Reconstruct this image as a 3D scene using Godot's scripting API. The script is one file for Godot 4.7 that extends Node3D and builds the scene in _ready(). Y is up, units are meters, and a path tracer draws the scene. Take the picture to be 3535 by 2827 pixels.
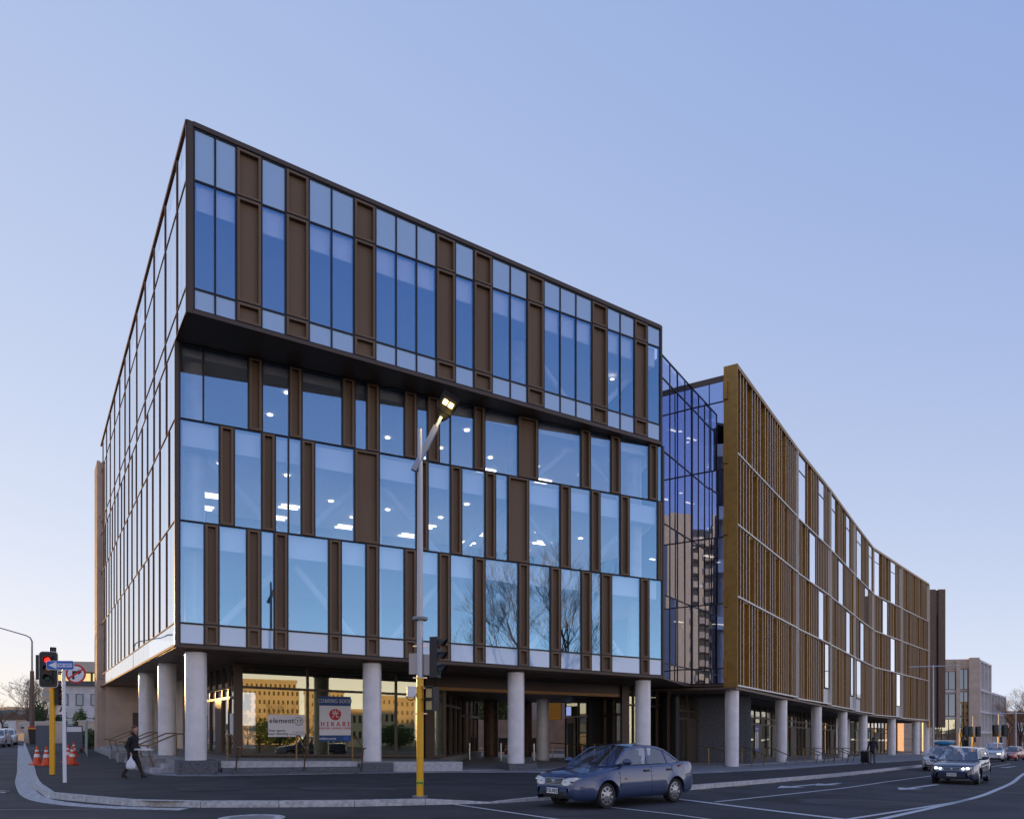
extends Node3D
# A street corner at dusk: an office block with bronze panels, a gold finned wing, roads, cars and people.
# Plan coordinates: x to the right, d away from the camera, y up; the whole street falls gently to the right.

const FALL := 0.012
var M := {}
var used_names := {}
var rng := RandomNumberGenerator.new()

func dip(x: float, d: float) -> float:
	return -0.0125 * clampf(x - 4.5, 0.0, 70.0)

func S(x: float, d: float, y: float) -> Vector3:      # building levels
	return Vector3(x, y - FALL * x, -d)

func G(x: float, d: float, y := 0.0) -> Vector3:      # ground levels
	return Vector3(x, y - FALL * x + dip(x, d), -d)

func Gv(p: Vector2, y := 0.0) -> Vector3:
	return G(p.x, p.y, y)

# ---------------------------------------------------------------- mesh building
class MB:
	var v := PackedVector3Array()
	var n := PackedVector3Array()
	var c := PackedColorArray()
	var uv := PackedVector2Array()
	var ix := PackedInt32Array()
	var col := Color(1, 1, 1)

	func tri(a: Vector3, b: Vector3, d: Vector3, away: Vector3) -> void:
		var nn := (d - a).cross(b - a).normalized()
		var k := v.size()
		if nn.dot((a + b + d) / 3.0 - away) < 0.0:
			nn = -nn
			v.append_array([a, d, b])
		else:
			v.append_array([a, b, d])
		n.append_array([nn, nn, nn])
		c.append_array([col, col, col])
		uv.append_array([Vector2.ZERO, Vector2.ZERO, Vector2.ZERO])
		ix.append_array([k, k + 1, k + 2])

	func quad(a: Vector3, b: Vector3, cc: Vector3, d: Vector3, away: Vector3) -> void:
		var nn := (cc - a).cross(b - a).normalized()
		var k := v.size()
		if nn.dot((a + b + cc + d) / 4.0 - away) < 0.0:
			nn = -nn
			v.append_array([a, d, cc, b])
			uv.append_array([Vector2(0, 1), Vector2(0, 0), Vector2(1, 0), Vector2(1, 1)])
		else:
			v.append_array([a, b, cc, d])
			uv.append_array([Vector2(0, 1), Vector2(1, 1), Vector2(1, 0), Vector2(0, 0)])
		n.append_array([nn, nn, nn, nn])
		c.append_array([col, col, col, col])
		ix.append_array([k, k + 1, k + 2, k, k + 2, k + 3])

	func hexa(p: Array) -> void:   # 0-3 round the bottom, 4-7 above them
		var m := Vector3.ZERO
		for q in p:
			m += q
		m /= 8.0
		quad(p[0], p[1], p[2], p[3], m)
		quad(p[4], p[5], p[6], p[7], m)
		for i in 4:
			var j := (i + 1) % 4
			quad(p[i], p[j], p[j + 4], p[i + 4], m)

	func box(at: Vector3, size: Vector3, b := Basis()) -> void:
		var h := size / 2.0
		var p := []
		for y in [-h.y, h.y]:
			for q in [[-1, -1], [1, -1], [1, 1], [-1, 1]]:
				p.append(at + b * Vector3(q[0] * h.x, y, q[1] * h.z))
		hexa(p)

	func prism(poly: PackedVector2Array, lo: PackedVector3Array, hi: PackedVector3Array, ex := Vector3(1, 0, 0), ey := Vector3(0, 0, -1)) -> void:
		var t := Geometry2D.triangulate_polygon(poly)
		var m := Vector3.ZERO
		for i in lo.size():
			m += lo[i] + hi[i]
		m /= 2.0 * lo.size()
		for i in range(0, t.size(), 3):
			tri(lo[t[i]], lo[t[i + 1]], lo[t[i + 2]], lo[t[i]] + (hi[t[i]] - lo[t[i]]))
			tri(hi[t[i]], hi[t[i + 1]], hi[t[i + 2]], hi[t[i]] - (hi[t[i]] - lo[t[i]]))
		var area := 0.0
		for i in poly.size():
			area += poly[i].cross(poly[(i + 1) % poly.size()])
		for i in lo.size():
			var j := (i + 1) % lo.size()
			var e := poly[j] - poly[i]
			var out := (ex * e.y - ey * e.x) * signf(area)
			quad(lo[i], lo[j], hi[j], hi[i], (lo[i] + hi[j]) / 2.0 - out)

	func plate(poly: PackedVector2Array, o: Vector3, ex: Vector3, ey: Vector3, thick: Vector3) -> void:
		var lo := PackedVector3Array()
		var hi := PackedVector3Array()
		for q in poly:
			lo.append(o + ex * q.x + ey * q.y)
			hi.append(o + ex * q.x + ey * q.y + thick)
		prism(poly, lo, hi, ex, ey)

	func grid(rows: Array, away := Vector3(INF, 0, 0)) -> void:   # rows of points, smooth
		var a: int = rows.size()
		var b: int = rows[0].size()
		var k := v.size()
		for i in a:
			for j in b:
				var p: Vector3 = rows[i][j]
				var du: Vector3 = rows[mini(i + 1, a - 1)][j] - rows[maxi(i - 1, 0)][j]
				var dv: Vector3 = rows[i][mini(j + 1, b - 1)] - rows[i][maxi(j - 1, 0)]
				var nn := du.cross(dv).normalized()
				v.append(p); n.append(nn); c.append(col)
				uv.append(Vector2(float(j) / (b - 1), 1.0 - float(i) / (a - 1)))
		for i in a - 1:
			for j in b - 1:
				var q := k + i * b + j
				ix.append_array([q, q + 1, q + b + 1, q, q + b + 1, q + b])
		if away.x != INF:
			orient(k, ix.size() - (a - 1) * (b - 1) * 6, away)

	func orient(k: int, i0: int, away: Vector3) -> void:
		var s := 0.0
		for i in range(k, v.size()):
			s += n[i].dot(v[i] - away)
		var flip := s < 0.0
		if flip:
			for i in range(k, v.size()):
				n[i] = -n[i]
		for i in range(i0, ix.size(), 3):
			var f := (v[ix[i + 2]] - v[ix[i]]).cross(v[ix[i + 1]] - v[ix[i]])
			if f.dot(n[ix[i]]) < 0.0:
				var t := ix[i + 1]
				ix[i + 1] = ix[i + 2]
				ix[i + 2] = t

	func tube(p: Array, r: Array, sides := 8, caps := true) -> void:
		var k := v.size()
		var side := Vector3.ZERO
		var cnt: int = p.size()
		for i in cnt:
			var dir: Vector3 = (p[mini(i + 1, cnt - 1)] - p[maxi(i - 1, 0)]).normalized()
			if side == Vector3.ZERO:
				side = dir.cross(Vector3.UP if absf(dir.y) < 0.9 else Vector3.RIGHT).normalized()
			side = (side - dir * side.dot(dir)).normalized()
			var other := dir.cross(side)
			for s in sides:
				var a := TAU * s / sides
				var o := side * cos(a) + other * sin(a)
				v.append(p[i] + o * r[i]); n.append(o); c.append(col); uv.append(Vector2(float(s) / sides, i))
		for i in cnt - 1:
			for s in sides:
				var a := k + i * sides + s
				var b := k + i * sides + (s + 1) % sides
				ix.append_array([a, b + sides, b, a, a + sides, b + sides])
		if caps:
			for e in [0, cnt - 1]:
				var q: int = k + e * sides
				var dir: Vector3 = (p[e] - p[1 if e == 0 else e - 1]).normalized()
				var m := v.size()
				for s in sides:
					v.append(v[q + s]); n.append(dir); c.append(col); uv.append(Vector2.ZERO)
				for s in range(1, sides - 1):
					if e == 0:
						ix.append_array([m, m + s, m + s + 1])
					else:
						ix.append_array([m, m + s + 1, m + s])

	func cyl(a: Vector3, b: Vector3, r: float, sides := 20) -> void:
		tube([a, b], [r, r], sides)

	func lathe(o: Vector3, axis: Vector3, prof: Array, sides := 24) -> void:   # (distance along, radius)
		var p := []
		var r := []
		for q in prof:
			p.append(o + axis * q[0]); r.append(maxf(q[1], 0.0001))
		tube_axis(p, r, axis, sides)

	func tube_axis(p: Array, r: Array, axis: Vector3, sides: int) -> void:
		var s0 := axis.cross(Vector3.UP if absf(axis.y) < 0.9 else Vector3.RIGHT).normalized()
		var s1 := axis.cross(s0)
		for i in p.size() - 1:
			var k := v.size()
			var sl: float = (r[i + 1] - r[i])
			var ln: float = (p[i + 1] - p[i]).dot(axis)
			for e in 2:
				for s in sides:
					var a := TAU * s / sides
					var o := s0 * cos(a) + s1 * sin(a)
					v.append(p[i + e] + o * r[i + e]); n.append((o * ln - axis * sl).normalized() if absf(ln) + absf(sl) > 1e-6 else o); c.append(col); uv.append(Vector2.ZERO)
			for s in sides:
				var a := k + s
				var b := k + (s + 1) % sides
				ix.append_array([a, b + sides, b, a, a + sides, b + sides])

	func sphere(o: Vector3, r: Vector3, rings := 8, sides := 12) -> void:
		var rows := []
		for i in rings + 1:
			var row := []
			var t := PI * i / rings
			for s in sides + 1:
				var a := TAU * s / sides
				row.append(o + Vector3(cos(a) * sin(t) * r.x, cos(t) * r.y, sin(a) * sin(t) * r.z))
			rows.append(row)
		var k := v.size()
		var i0 := ix.size()
		grid(rows)
		for i in range(k, v.size()):
			n[i] = ((v[i] - o) / (r * r)).normalized()
		orient(k, i0, o)

	func mesh(off := Vector3.ZERO) -> ArrayMesh:
		var arr := []
		arr.resize(Mesh.ARRAY_MAX)
		if off != Vector3.ZERO:
			for i in v.size():
				v[i] -= off
		arr[Mesh.ARRAY_VERTEX] = v
		arr[Mesh.ARRAY_NORMAL] = n
		arr[Mesh.ARRAY_COLOR] = c
		arr[Mesh.ARRAY_TEX_UV] = uv
		arr[Mesh.ARRAY_INDEX] = ix
		var m := ArrayMesh.new()
		m.add_surface_from_arrays(Mesh.PRIMITIVE_TRIANGLES, arr)
		return m

# ---------------------------------------------------------------- objects
func numbered(called: String) -> String:
	var k: int = used_names.get(called, -1) + 1
	used_names[called] = k
	return called if k == 0 else "%s_%03d" % [called, k]

func thing(called: String, label: String, category: String, at := Vector3.ZERO, yaw := 0.0, group := "") -> Node3D:
	var o := Node3D.new()
	o.name = numbered(called)
	add_child(o, true)
	o.position = at
	o.rotation.y = yaw
	tag(o, label, category, group)
	return o

func tag(o: Node, label: String, category := "", group := "", kind := "") -> void:
	if label: o.set_meta("label", label)
	if category: o.set_meta("category", category)
	if group: o.set_meta("group", group)
	if kind: o.set_meta("kind", kind)

func put(mb: MB, called: String, mat: Material, parent: Node3D, off := Vector3.ZERO) -> MeshInstance3D:
	var o := MeshInstance3D.new()
	o.mesh = mb.mesh(off)
	o.material_override = null
	o.mesh.surface_set_material(0, mat)
	place(o, called, parent)
	return o

func place(o: Node3D, called: String, parent: Node) -> void:
	var key := str(parent.get_instance_id()) + called
	var k: int = used_names.get(key, -1) + 1
	used_names[key] = k
	o.name = called if k == 0 else "%s_%03d" % [called, k]
	parent.add_child(o, true)

func share(mesh: Mesh, called: String, parent: Node, xf := Transform3D()) -> MeshInstance3D:
	var o := MeshInstance3D.new()
	o.mesh = mesh
	o.transform = xf
	place(o, called, parent)
	return o

func copy(o: Node3D, called: String, at: Vector3, yaw: float, label: String, group := "") -> Node3D:
	var c: Node3D = o.duplicate()
	c.name = numbered(called)
	add_child(c, true)
	c.position = at
	c.rotation.y = yaw
	c.set_meta("label", label)
	if group: c.set_meta("group", group)
	return c

func setting(mb: MB, called: String, mat: Material, label: String, kind := "structure") -> MeshInstance3D:
	var o := put(mb, numbered(called), mat, self)
	tag(o, label, called.replace("_", " "), "", kind)
	return o

# ---------------------------------------------------------------- materials
func lin(r: float, g: float, b: float) -> Color:
	return Color(r, g, b).linear_to_srgb()

func mat(called: String, r: float, g: float, b: float, rough := 0.6, metal := 0.0) -> StandardMaterial3D:
	if M.has(called): return M[called]
	var m := StandardMaterial3D.new()
	m.resource_name = called
	m.albedo_color = lin(r, g, b)
	m.roughness = rough
	m.metallic = metal
	M[called] = m
	return m

func glow(called: String, r: float, g: float, b: float, e: float) -> StandardMaterial3D:
	var m := mat(called, r, g, b, 0.5)
	m.emission_enabled = true
	m.emission = lin(r, g, b)
	m.emission_energy_multiplier = e
	return m

var one_pixel: ImageTexture
func coated(called: String, r: float, g: float, b: float, a: float) -> StandardMaterial3D:   # mirror-coated glass
	var m := mat(called, r, g, b, 0.0, 1.0)
	m.albedo_color.a = a
	m.transparency = BaseMaterial3D.TRANSPARENCY_ALPHA
	if one_pixel == null:
		var im := Image.create(2, 2, false, Image.FORMAT_RGBA8)
		im.fill(Color(1, 1, 1, 1))
		one_pixel = ImageTexture.create_from_image(im)
	m.albedo_texture = one_pixel
	return m

func noise_tex(freq: float, lo: float, hi: float, size := 512, octaves := 4, seed_ := 1, normal := false) -> NoiseTexture2D:
	var f := FastNoiseLite.new()
	f.noise_type = FastNoiseLite.TYPE_SIMPLEX_SMOOTH
	f.seed = seed_
	f.frequency = freq
	f.fractal_octaves = octaves
	var t := NoiseTexture2D.new()
	t.width = size
	t.height = size
	t.seamless = true
	t.noise = f
	if normal:
		t.as_normal_map = true
		t.bump_strength = 6.0
	else:
		var gr := Gradient.new()
		gr.set_color(0, Color(lo, lo, lo))
		gr.set_color(1, Color(hi, hi, hi))
		t.color_ramp = gr
	return t

func rough_up(m: StandardMaterial3D, scale: float, freq: float, lo: float, hi: float, seed_ := 1, bump := 0.0, octaves := 4) -> void:
	m.uv1_triplanar = true
	m.uv1_world_triplanar = true
	m.uv1_scale = Vector3.ONE * scale
	m.albedo_texture = noise_tex(freq, lo, hi, 512, octaves, seed_)
	if bump > 0.0:
		m.heightmap_enabled = true
		m.heightmap_texture = m.albedo_texture
		m.heightmap_scale = bump

func patchy(m: StandardMaterial3D, scale: float, lo: float, hi: float, seed_: int) -> void:    # a second, broad pattern over the first
	m.detail_enabled = true
	m.detail_blend_mode = BaseMaterial3D.BLEND_MODE_MUL
	m.detail_uv_layer = BaseMaterial3D.DETAIL_UV_2
	m.uv2_triplanar = true
	m.uv2_world_triplanar = true
	m.uv2_scale = Vector3.ONE * scale
	m.detail_albedo = noise_tex(0.012, lo, hi, 512, 5, seed_)

func make_materials() -> void:
	var m := mat("asphalt", 0.052, 0.050, 0.054, 0.86)
	rough_up(m, 0.9, 0.25, 0.62, 1.35, 3, 0.25, 2)
	patchy(m, 0.05, 0.6, 1.2, 5)
	m = mat("footpath_asphalt", 0.040, 0.038, 0.041, 0.9)
	rough_up(m, 0.8, 0.22, 0.65, 1.3, 4, 0.2, 2)
	patchy(m, 0.08, 0.65, 1.15, 6)
	m = mat("kerb_concrete", 0.62, 0.61, 0.58, 0.85)
	rough_up(m, 0.5, 0.02, 0.68, 1.08, 7, 0.1, 5)
	m = mat("paving", 0.27, 0.27, 0.27, 0.8)
	rough_up(m, 0.8, 0.03, 0.7, 1.1, 8, 0.1, 5)
	m = mat("terrace_stone", 0.30, 0.29, 0.28, 0.6)
	rough_up(m, 0.6, 0.02, 0.75, 1.1, 9, 0.05, 5)
	m = mat("pale_stone", 0.52, 0.51, 0.5, 0.7)
	rough_up(m, 0.6, 0.02, 0.8, 1.05, 9, 0.05, 5)
	m = mat("basalt", 0.13, 0.135, 0.145, 0.75)
	rough_up(m, 0.9, 0.02, 0.6, 1.2, 10, 0.1, 5)
	m = mat("land", 0.09, 0.09, 0.07, 0.95)
	rough_up(m, 0.02, 0.05, 0.6, 1.3, 11)
	m = mat("road_paint", 0.80, 0.80, 0.78, 0.7)
	rough_up(m, 0.9, 0.12, 0.68, 1.05, 12, 0.0, 3)
	m = mat("yellow_paint", 0.6, 0.36, 0.03, 0.7)
	rough_up(m, 0.9, 0.12, 0.5, 1.1, 13, 0.0, 3)
	m = mat("bronze", 0.20, 0.138, 0.088, 0.55, 0.2)
	m.metallic_specular = 0.25
	rough_up(m, 0.06, 0.006, 0.93, 1.03, 14, 0.0, 2)
	m = mat("bronze_dark", 0.085, 0.058, 0.040, 0.45, 0.3)
	m = mat("frame_dark", 0.018, 0.017, 0.018, 0.4, 0.3)
	m = mat("soffit", 0.16, 0.095, 0.06, 0.5, 0.2)
	rough_up(m, 0.3, 0.02, 0.8, 1.1, 15, 0.0, 4)
	m = mat("gold_cladding", 0.36, 0.195, 0.036, 0.45, 0.35)
	rough_up(m, 0.2, 0.02, 0.85, 1.08, 16, 0.0, 5)
	m = mat("fin_edge", 0.82, 0.78, 0.68, 0.4, 0.1)
	m = mat("column_paint", 0.80, 0.77, 0.76, 0.28)
	rough_up(m, 0.25, 0.012, 0.92, 1.02, 19, 0.0, 4)
	m.clearcoat_enabled = true
	m.clearcoat = 0.3
	m.clearcoat_roughness = 0.2
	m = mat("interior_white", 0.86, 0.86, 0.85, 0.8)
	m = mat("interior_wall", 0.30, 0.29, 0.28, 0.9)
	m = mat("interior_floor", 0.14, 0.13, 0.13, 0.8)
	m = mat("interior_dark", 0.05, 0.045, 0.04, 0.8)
	coated("blue_glass", 0.33, 0.66, 1.0, 0.43)
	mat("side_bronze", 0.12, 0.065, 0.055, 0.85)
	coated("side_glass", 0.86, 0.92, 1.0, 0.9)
	coated("deep_glass", 0.44, 0.54, 0.80, 0.84)
	coated("shop_glass", 0.70, 0.69, 0.46, 0.5)
	coated("wing_glass", 0.92, 0.95, 1.0, 0.92)
	m = mat("fritted_glass", 0.38, 0.57, 0.78, 0.04)
	m.metallic_specular = 0.85
	m.clearcoat_enabled = true
	m.clearcoat = 1.0
	m.clearcoat_roughness = 0.02
	m = mat("beige_wall", 0.64, 0.48, 0.355, 0.8)
	rough_up(m, 0.12, 0.012, 0.88, 1.04, 17, 0.0, 3)
	m = mat("white_wall", 0.76, 0.73, 0.70, 0.8)
	rough_up(m, 0.1, 0.012, 0.9, 1.03, 18, 0.0, 3)
	m = mat("cream_wall", 0.6, 0.52, 0.40, 0.8)
	m = mat("black_plastic", 0.015, 0.015, 0.016, 0.45)
	m = mat("grey_metal", 0.32, 0.33, 0.35, 0.4, 0.6)
	m = mat("steel", 0.6, 0.6, 0.6, 0.22, 1.0)
	m = mat("pole_grey", 0.5, 0.51, 0.54, 0.4, 0.35)
	m = mat("white_paint", 0.8, 0.8, 0.8, 0.4)
	m = mat("yellow_pole", 0.86, 0.43, 0.006, 0.35)
	m = mat("orange_plastic", 0.75, 0.085, 0.02, 0.5)
	m = mat("reflective_band", 0.78, 0.74, 0.68, 0.5)
	m = mat("rail_bronze", 0.22, 0.145, 0.07, 0.32, 0.75)
	m = mat("timber_strip", 0.42, 0.2, 0.05, 0.5)
	m = mat("sign_white", 0.82, 0.82, 0.82, 0.4)
	m = mat("sign_blue", 0.02, 0.13, 0.52, 0.4)
	m = mat("navy_blue", 0.015, 0.075, 0.26, 0.5)
	m = mat("red_paint", 0.6, 0.02, 0.02, 0.45)
	m = mat("text_black", 0.015, 0.015, 0.015, 0.6)
	m = mat("rubber", 0.02, 0.02, 0.02, 0.8)
	m = mat("bark", 0.10, 0.075, 0.055, 0.95)
	m = mat("twigs", 0.115, 0.085, 0.06, 0.95)
	m = mat("twigs_warm", 0.42, 0.22, 0.07, 0.95)  # lit copy of the twigs: low golden sunlight put into the colour
	m = mat("leaf_green", 0.045, 0.085, 0.025, 0.7)
	m.backlight_enabled = true
	m.backlight = Color(0.2, 0.3, 0.08)
	m = mat("vertex_paint", 1, 1, 1, 0.8)
	m.vertex_color_use_as_albedo = true
	glow("ceiling_lamp", 1.0, 0.93, 0.82, 3.6)
	glow("street_lamp_light", 1.0, 0.72, 0.22, 14.0)
	glow("red_signal", 1.0, 0.03, 0.02, 1.6)
	glow("headlight_on", 1.0, 0.93, 0.8, 6.0)

# ---------------------------------------------------------------- camera, sky, sun
func sky_color(e: float, az: float, sun_az: float, sun_e: float) -> Color:
	var s := 0.5 + 0.5 * cos(az - sun_az)
	var zen := Vector3(0.245, 0.365, 0.68) * Vector3(0.56, 0.70, 0.98).lerp(Vector3(1.06, 1.06, 1.04), s)
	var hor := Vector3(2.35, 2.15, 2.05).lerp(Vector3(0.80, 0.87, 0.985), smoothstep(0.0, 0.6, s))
	var t := exp(-rad_to_deg(maxf(e, 0.0)) / lerpf(12.0, 23.0, smoothstep(0.0, 0.9, s)))
	var c := zen.lerp(hor, t)
	var dir := Vector3(cos(e) * sin(az), sin(e), cos(e) * cos(az))
	var sd := Vector3(cos(sun_e) * sin(sun_az), sin(sun_e), cos(sun_e) * cos(sun_az))
	var g := rad_to_deg(acos(clampf(dir.dot(sd), -1.0, 1.0)))
	c += Vector3(0.26, 0.13, 0.0) * exp(-pow(g / 22.0, 2.0)) * exp(-rad_to_deg(maxf(e, 0.0)) / 6.0)
	c += Vector3(0.14, 0.12, 0.08) * exp(-pow(g / 45.0, 2.0))
	c = c.lerp(Vector3(1.0, 0.84, 0.60), 0.85 * exp(-pow(g / 30.0, 2.0)) * exp(-rad_to_deg(maxf(e, 0.0)) / 3.5))
	c += Vector3(0.07, 0.02, 0.0) * exp(-rad_to_deg(maxf(e, 0.0)) / 5.0) * (1.0 - s)
	return Color(c.x, c.y, c.z)

func camera_and_light() -> void:
	var cam := Camera3D.new()
	cam.name = "camera"
	cam.position = Vector3(0, 1.72, 0)
	cam.projection = Camera3D.PROJECTION_FRUSTUM
	cam.near = 0.1
	cam.far = 3000.0
	var f := 1600.0 * 1024.0 / 2156.0
	cam.size = 0.1 * 818.0 / f
	cam.frustum_offset = Vector2(0, 0.1 * (1540.0 - 862.0) / 1600.0)
	cam.current = true
	add_child(cam)
	var sun_az := atan2(-0.70, 0.71)
	var sun_e := deg_to_rad(5.0)
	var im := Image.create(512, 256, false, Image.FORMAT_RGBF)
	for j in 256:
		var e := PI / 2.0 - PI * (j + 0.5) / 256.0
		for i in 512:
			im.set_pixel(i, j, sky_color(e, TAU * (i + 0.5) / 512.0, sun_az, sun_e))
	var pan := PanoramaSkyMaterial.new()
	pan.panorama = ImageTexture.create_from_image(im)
	var env := Environment.new()
	env.background_mode = Environment.BG_SKY
	env.sky = Sky.new()
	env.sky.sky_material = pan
	env.tonemap_mode = Environment.TONE_MAPPER_LINEAR
	env.tonemap_exposure = 1.0
	env.sdfgi_enabled = true
	env.ssao_enabled = true
	env.ssil_enabled = true
	var we := WorldEnvironment.new()
	we.name = "world_environment"
	we.environment = env
	add_child(we)
	var sun := DirectionalLight3D.new()
	sun.name = "sun"
	sun.light_color = lin(1.0, 0.56, 0.2)
	sun.light_energy = 1.6
	sun.light_angular_distance = 0.5
	sun.shadow_enabled = true
	var to := Vector3(cos(sun_e) * sin(sun_az), sin(sun_e), -cos(sun_e) * cos(sun_az))
	sun.basis = Basis.looking_at(-to)
	add_child(sun)

# ---------------------------------------------------------------- ground
func ribbon(mb: MB, a: Array, b: Array, y: float, along := 60, across := 4) -> void:
	var rows := []
	var pa := resample(a, along)
	var pb := resample(b, along)
	for i in along + 1:
		var row := []
		for j in across + 1:
			var q: Vector2 = pa[i].lerp(pb[i], float(j) / across)
			row.append(Gv(q, y))
		rows.append(row)
	mb.grid(rows, Vector3(0, -500, 0))

func resample(p: Array, n: int) -> Array:
	var total := 0.0
	for i in p.size() - 1:
		total += p[i].distance_to(p[i + 1])
	var out := []
	for k in n + 1:
		var want := total * k / n
		var i := 0
		while i < p.size() - 2 and want > p[i].distance_to(p[i + 1]):
			want -= p[i].distance_to(p[i + 1])
			i += 1
		out.append(p[i].lerp(p[i + 1], clampf(want / p[i].distance_to(p[i + 1]), 0.0, 1.0)))
	return out

func shifted(p: Array, by: float) -> Array:     # to the left of the direction of travel when by > 0
	var out := []
	for i in p.size():
		var d: Vector2 = (p[mini(i + 1, p.size() - 1)] - p[maxi(i - 1, 0)]).normalized()
		out.append(p[i] + Vector2(-d.y, d.x) * by)
	return out

func stripe(mb: MB, p: Array, width: float, y := 0.008) -> void:
	var n := p.size() * 6
	ribbon(mb, shifted(p, width / 2.0), shifted(p, -width / 2.0), y, n, 1)

func smooth_line(p: Array) -> Array:
	var c := Curve2D.new()
	for i in p.size():
		var t: Vector2 = (p[mini(i + 1, p.size() - 1)] - p[maxi(i - 1, 0)]) / 6.0
		c.add_point(p[i], -t, t)
	var out := []
	for i in 81:
		out.append(c.sample_baked(c.get_baked_length() * i / 80.0, true))
	return out

var kerb_line := [Vector2(-95, 149), Vector2(-60, 93.7), Vector2(-42.9, 66.75), Vector2(-29.1, 45.5), Vector2(-21.9, 34.4), Vector2(-18.0, 28.4), Vector2(-14.8, 23.4), Vector2(-13.05, 20.8), Vector2(-11.66, 18.84),
	Vector2(-10.55, 17.6), Vector2(-9.4, 16.8), Vector2(-8.3, 16.4), Vector2(-6.9, 16.25), Vector2(-5.4, 16.42), Vector2(-3.6, 17.05), Vector2(-2.2, 17.62), Vector2(-1.5, 17.85), Vector2(-0.9, 18.0),
	Vector2(0, 18.5), Vector2(0.9, 19.2), Vector2(3.0, 21.05), Vector2(5.63, 23.67), Vector2(9.0, 27.6), Vector2(10.93, 29.88), Vector2(15, 34.75), Vector2(20.69, 42.0), Vector2(28.66, 52.3), Vector2(45, 73), Vector2(66, 100), Vector2(90, 130)]

func drop_at(q: Vector2) -> float:     # the footpath dips to the road at the crossing
	return 0.1 * clampf(1.6 - q.distance_to(Vector2(-0.2, 18.4)) / 1.1, 0.0, 1.0)

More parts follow.
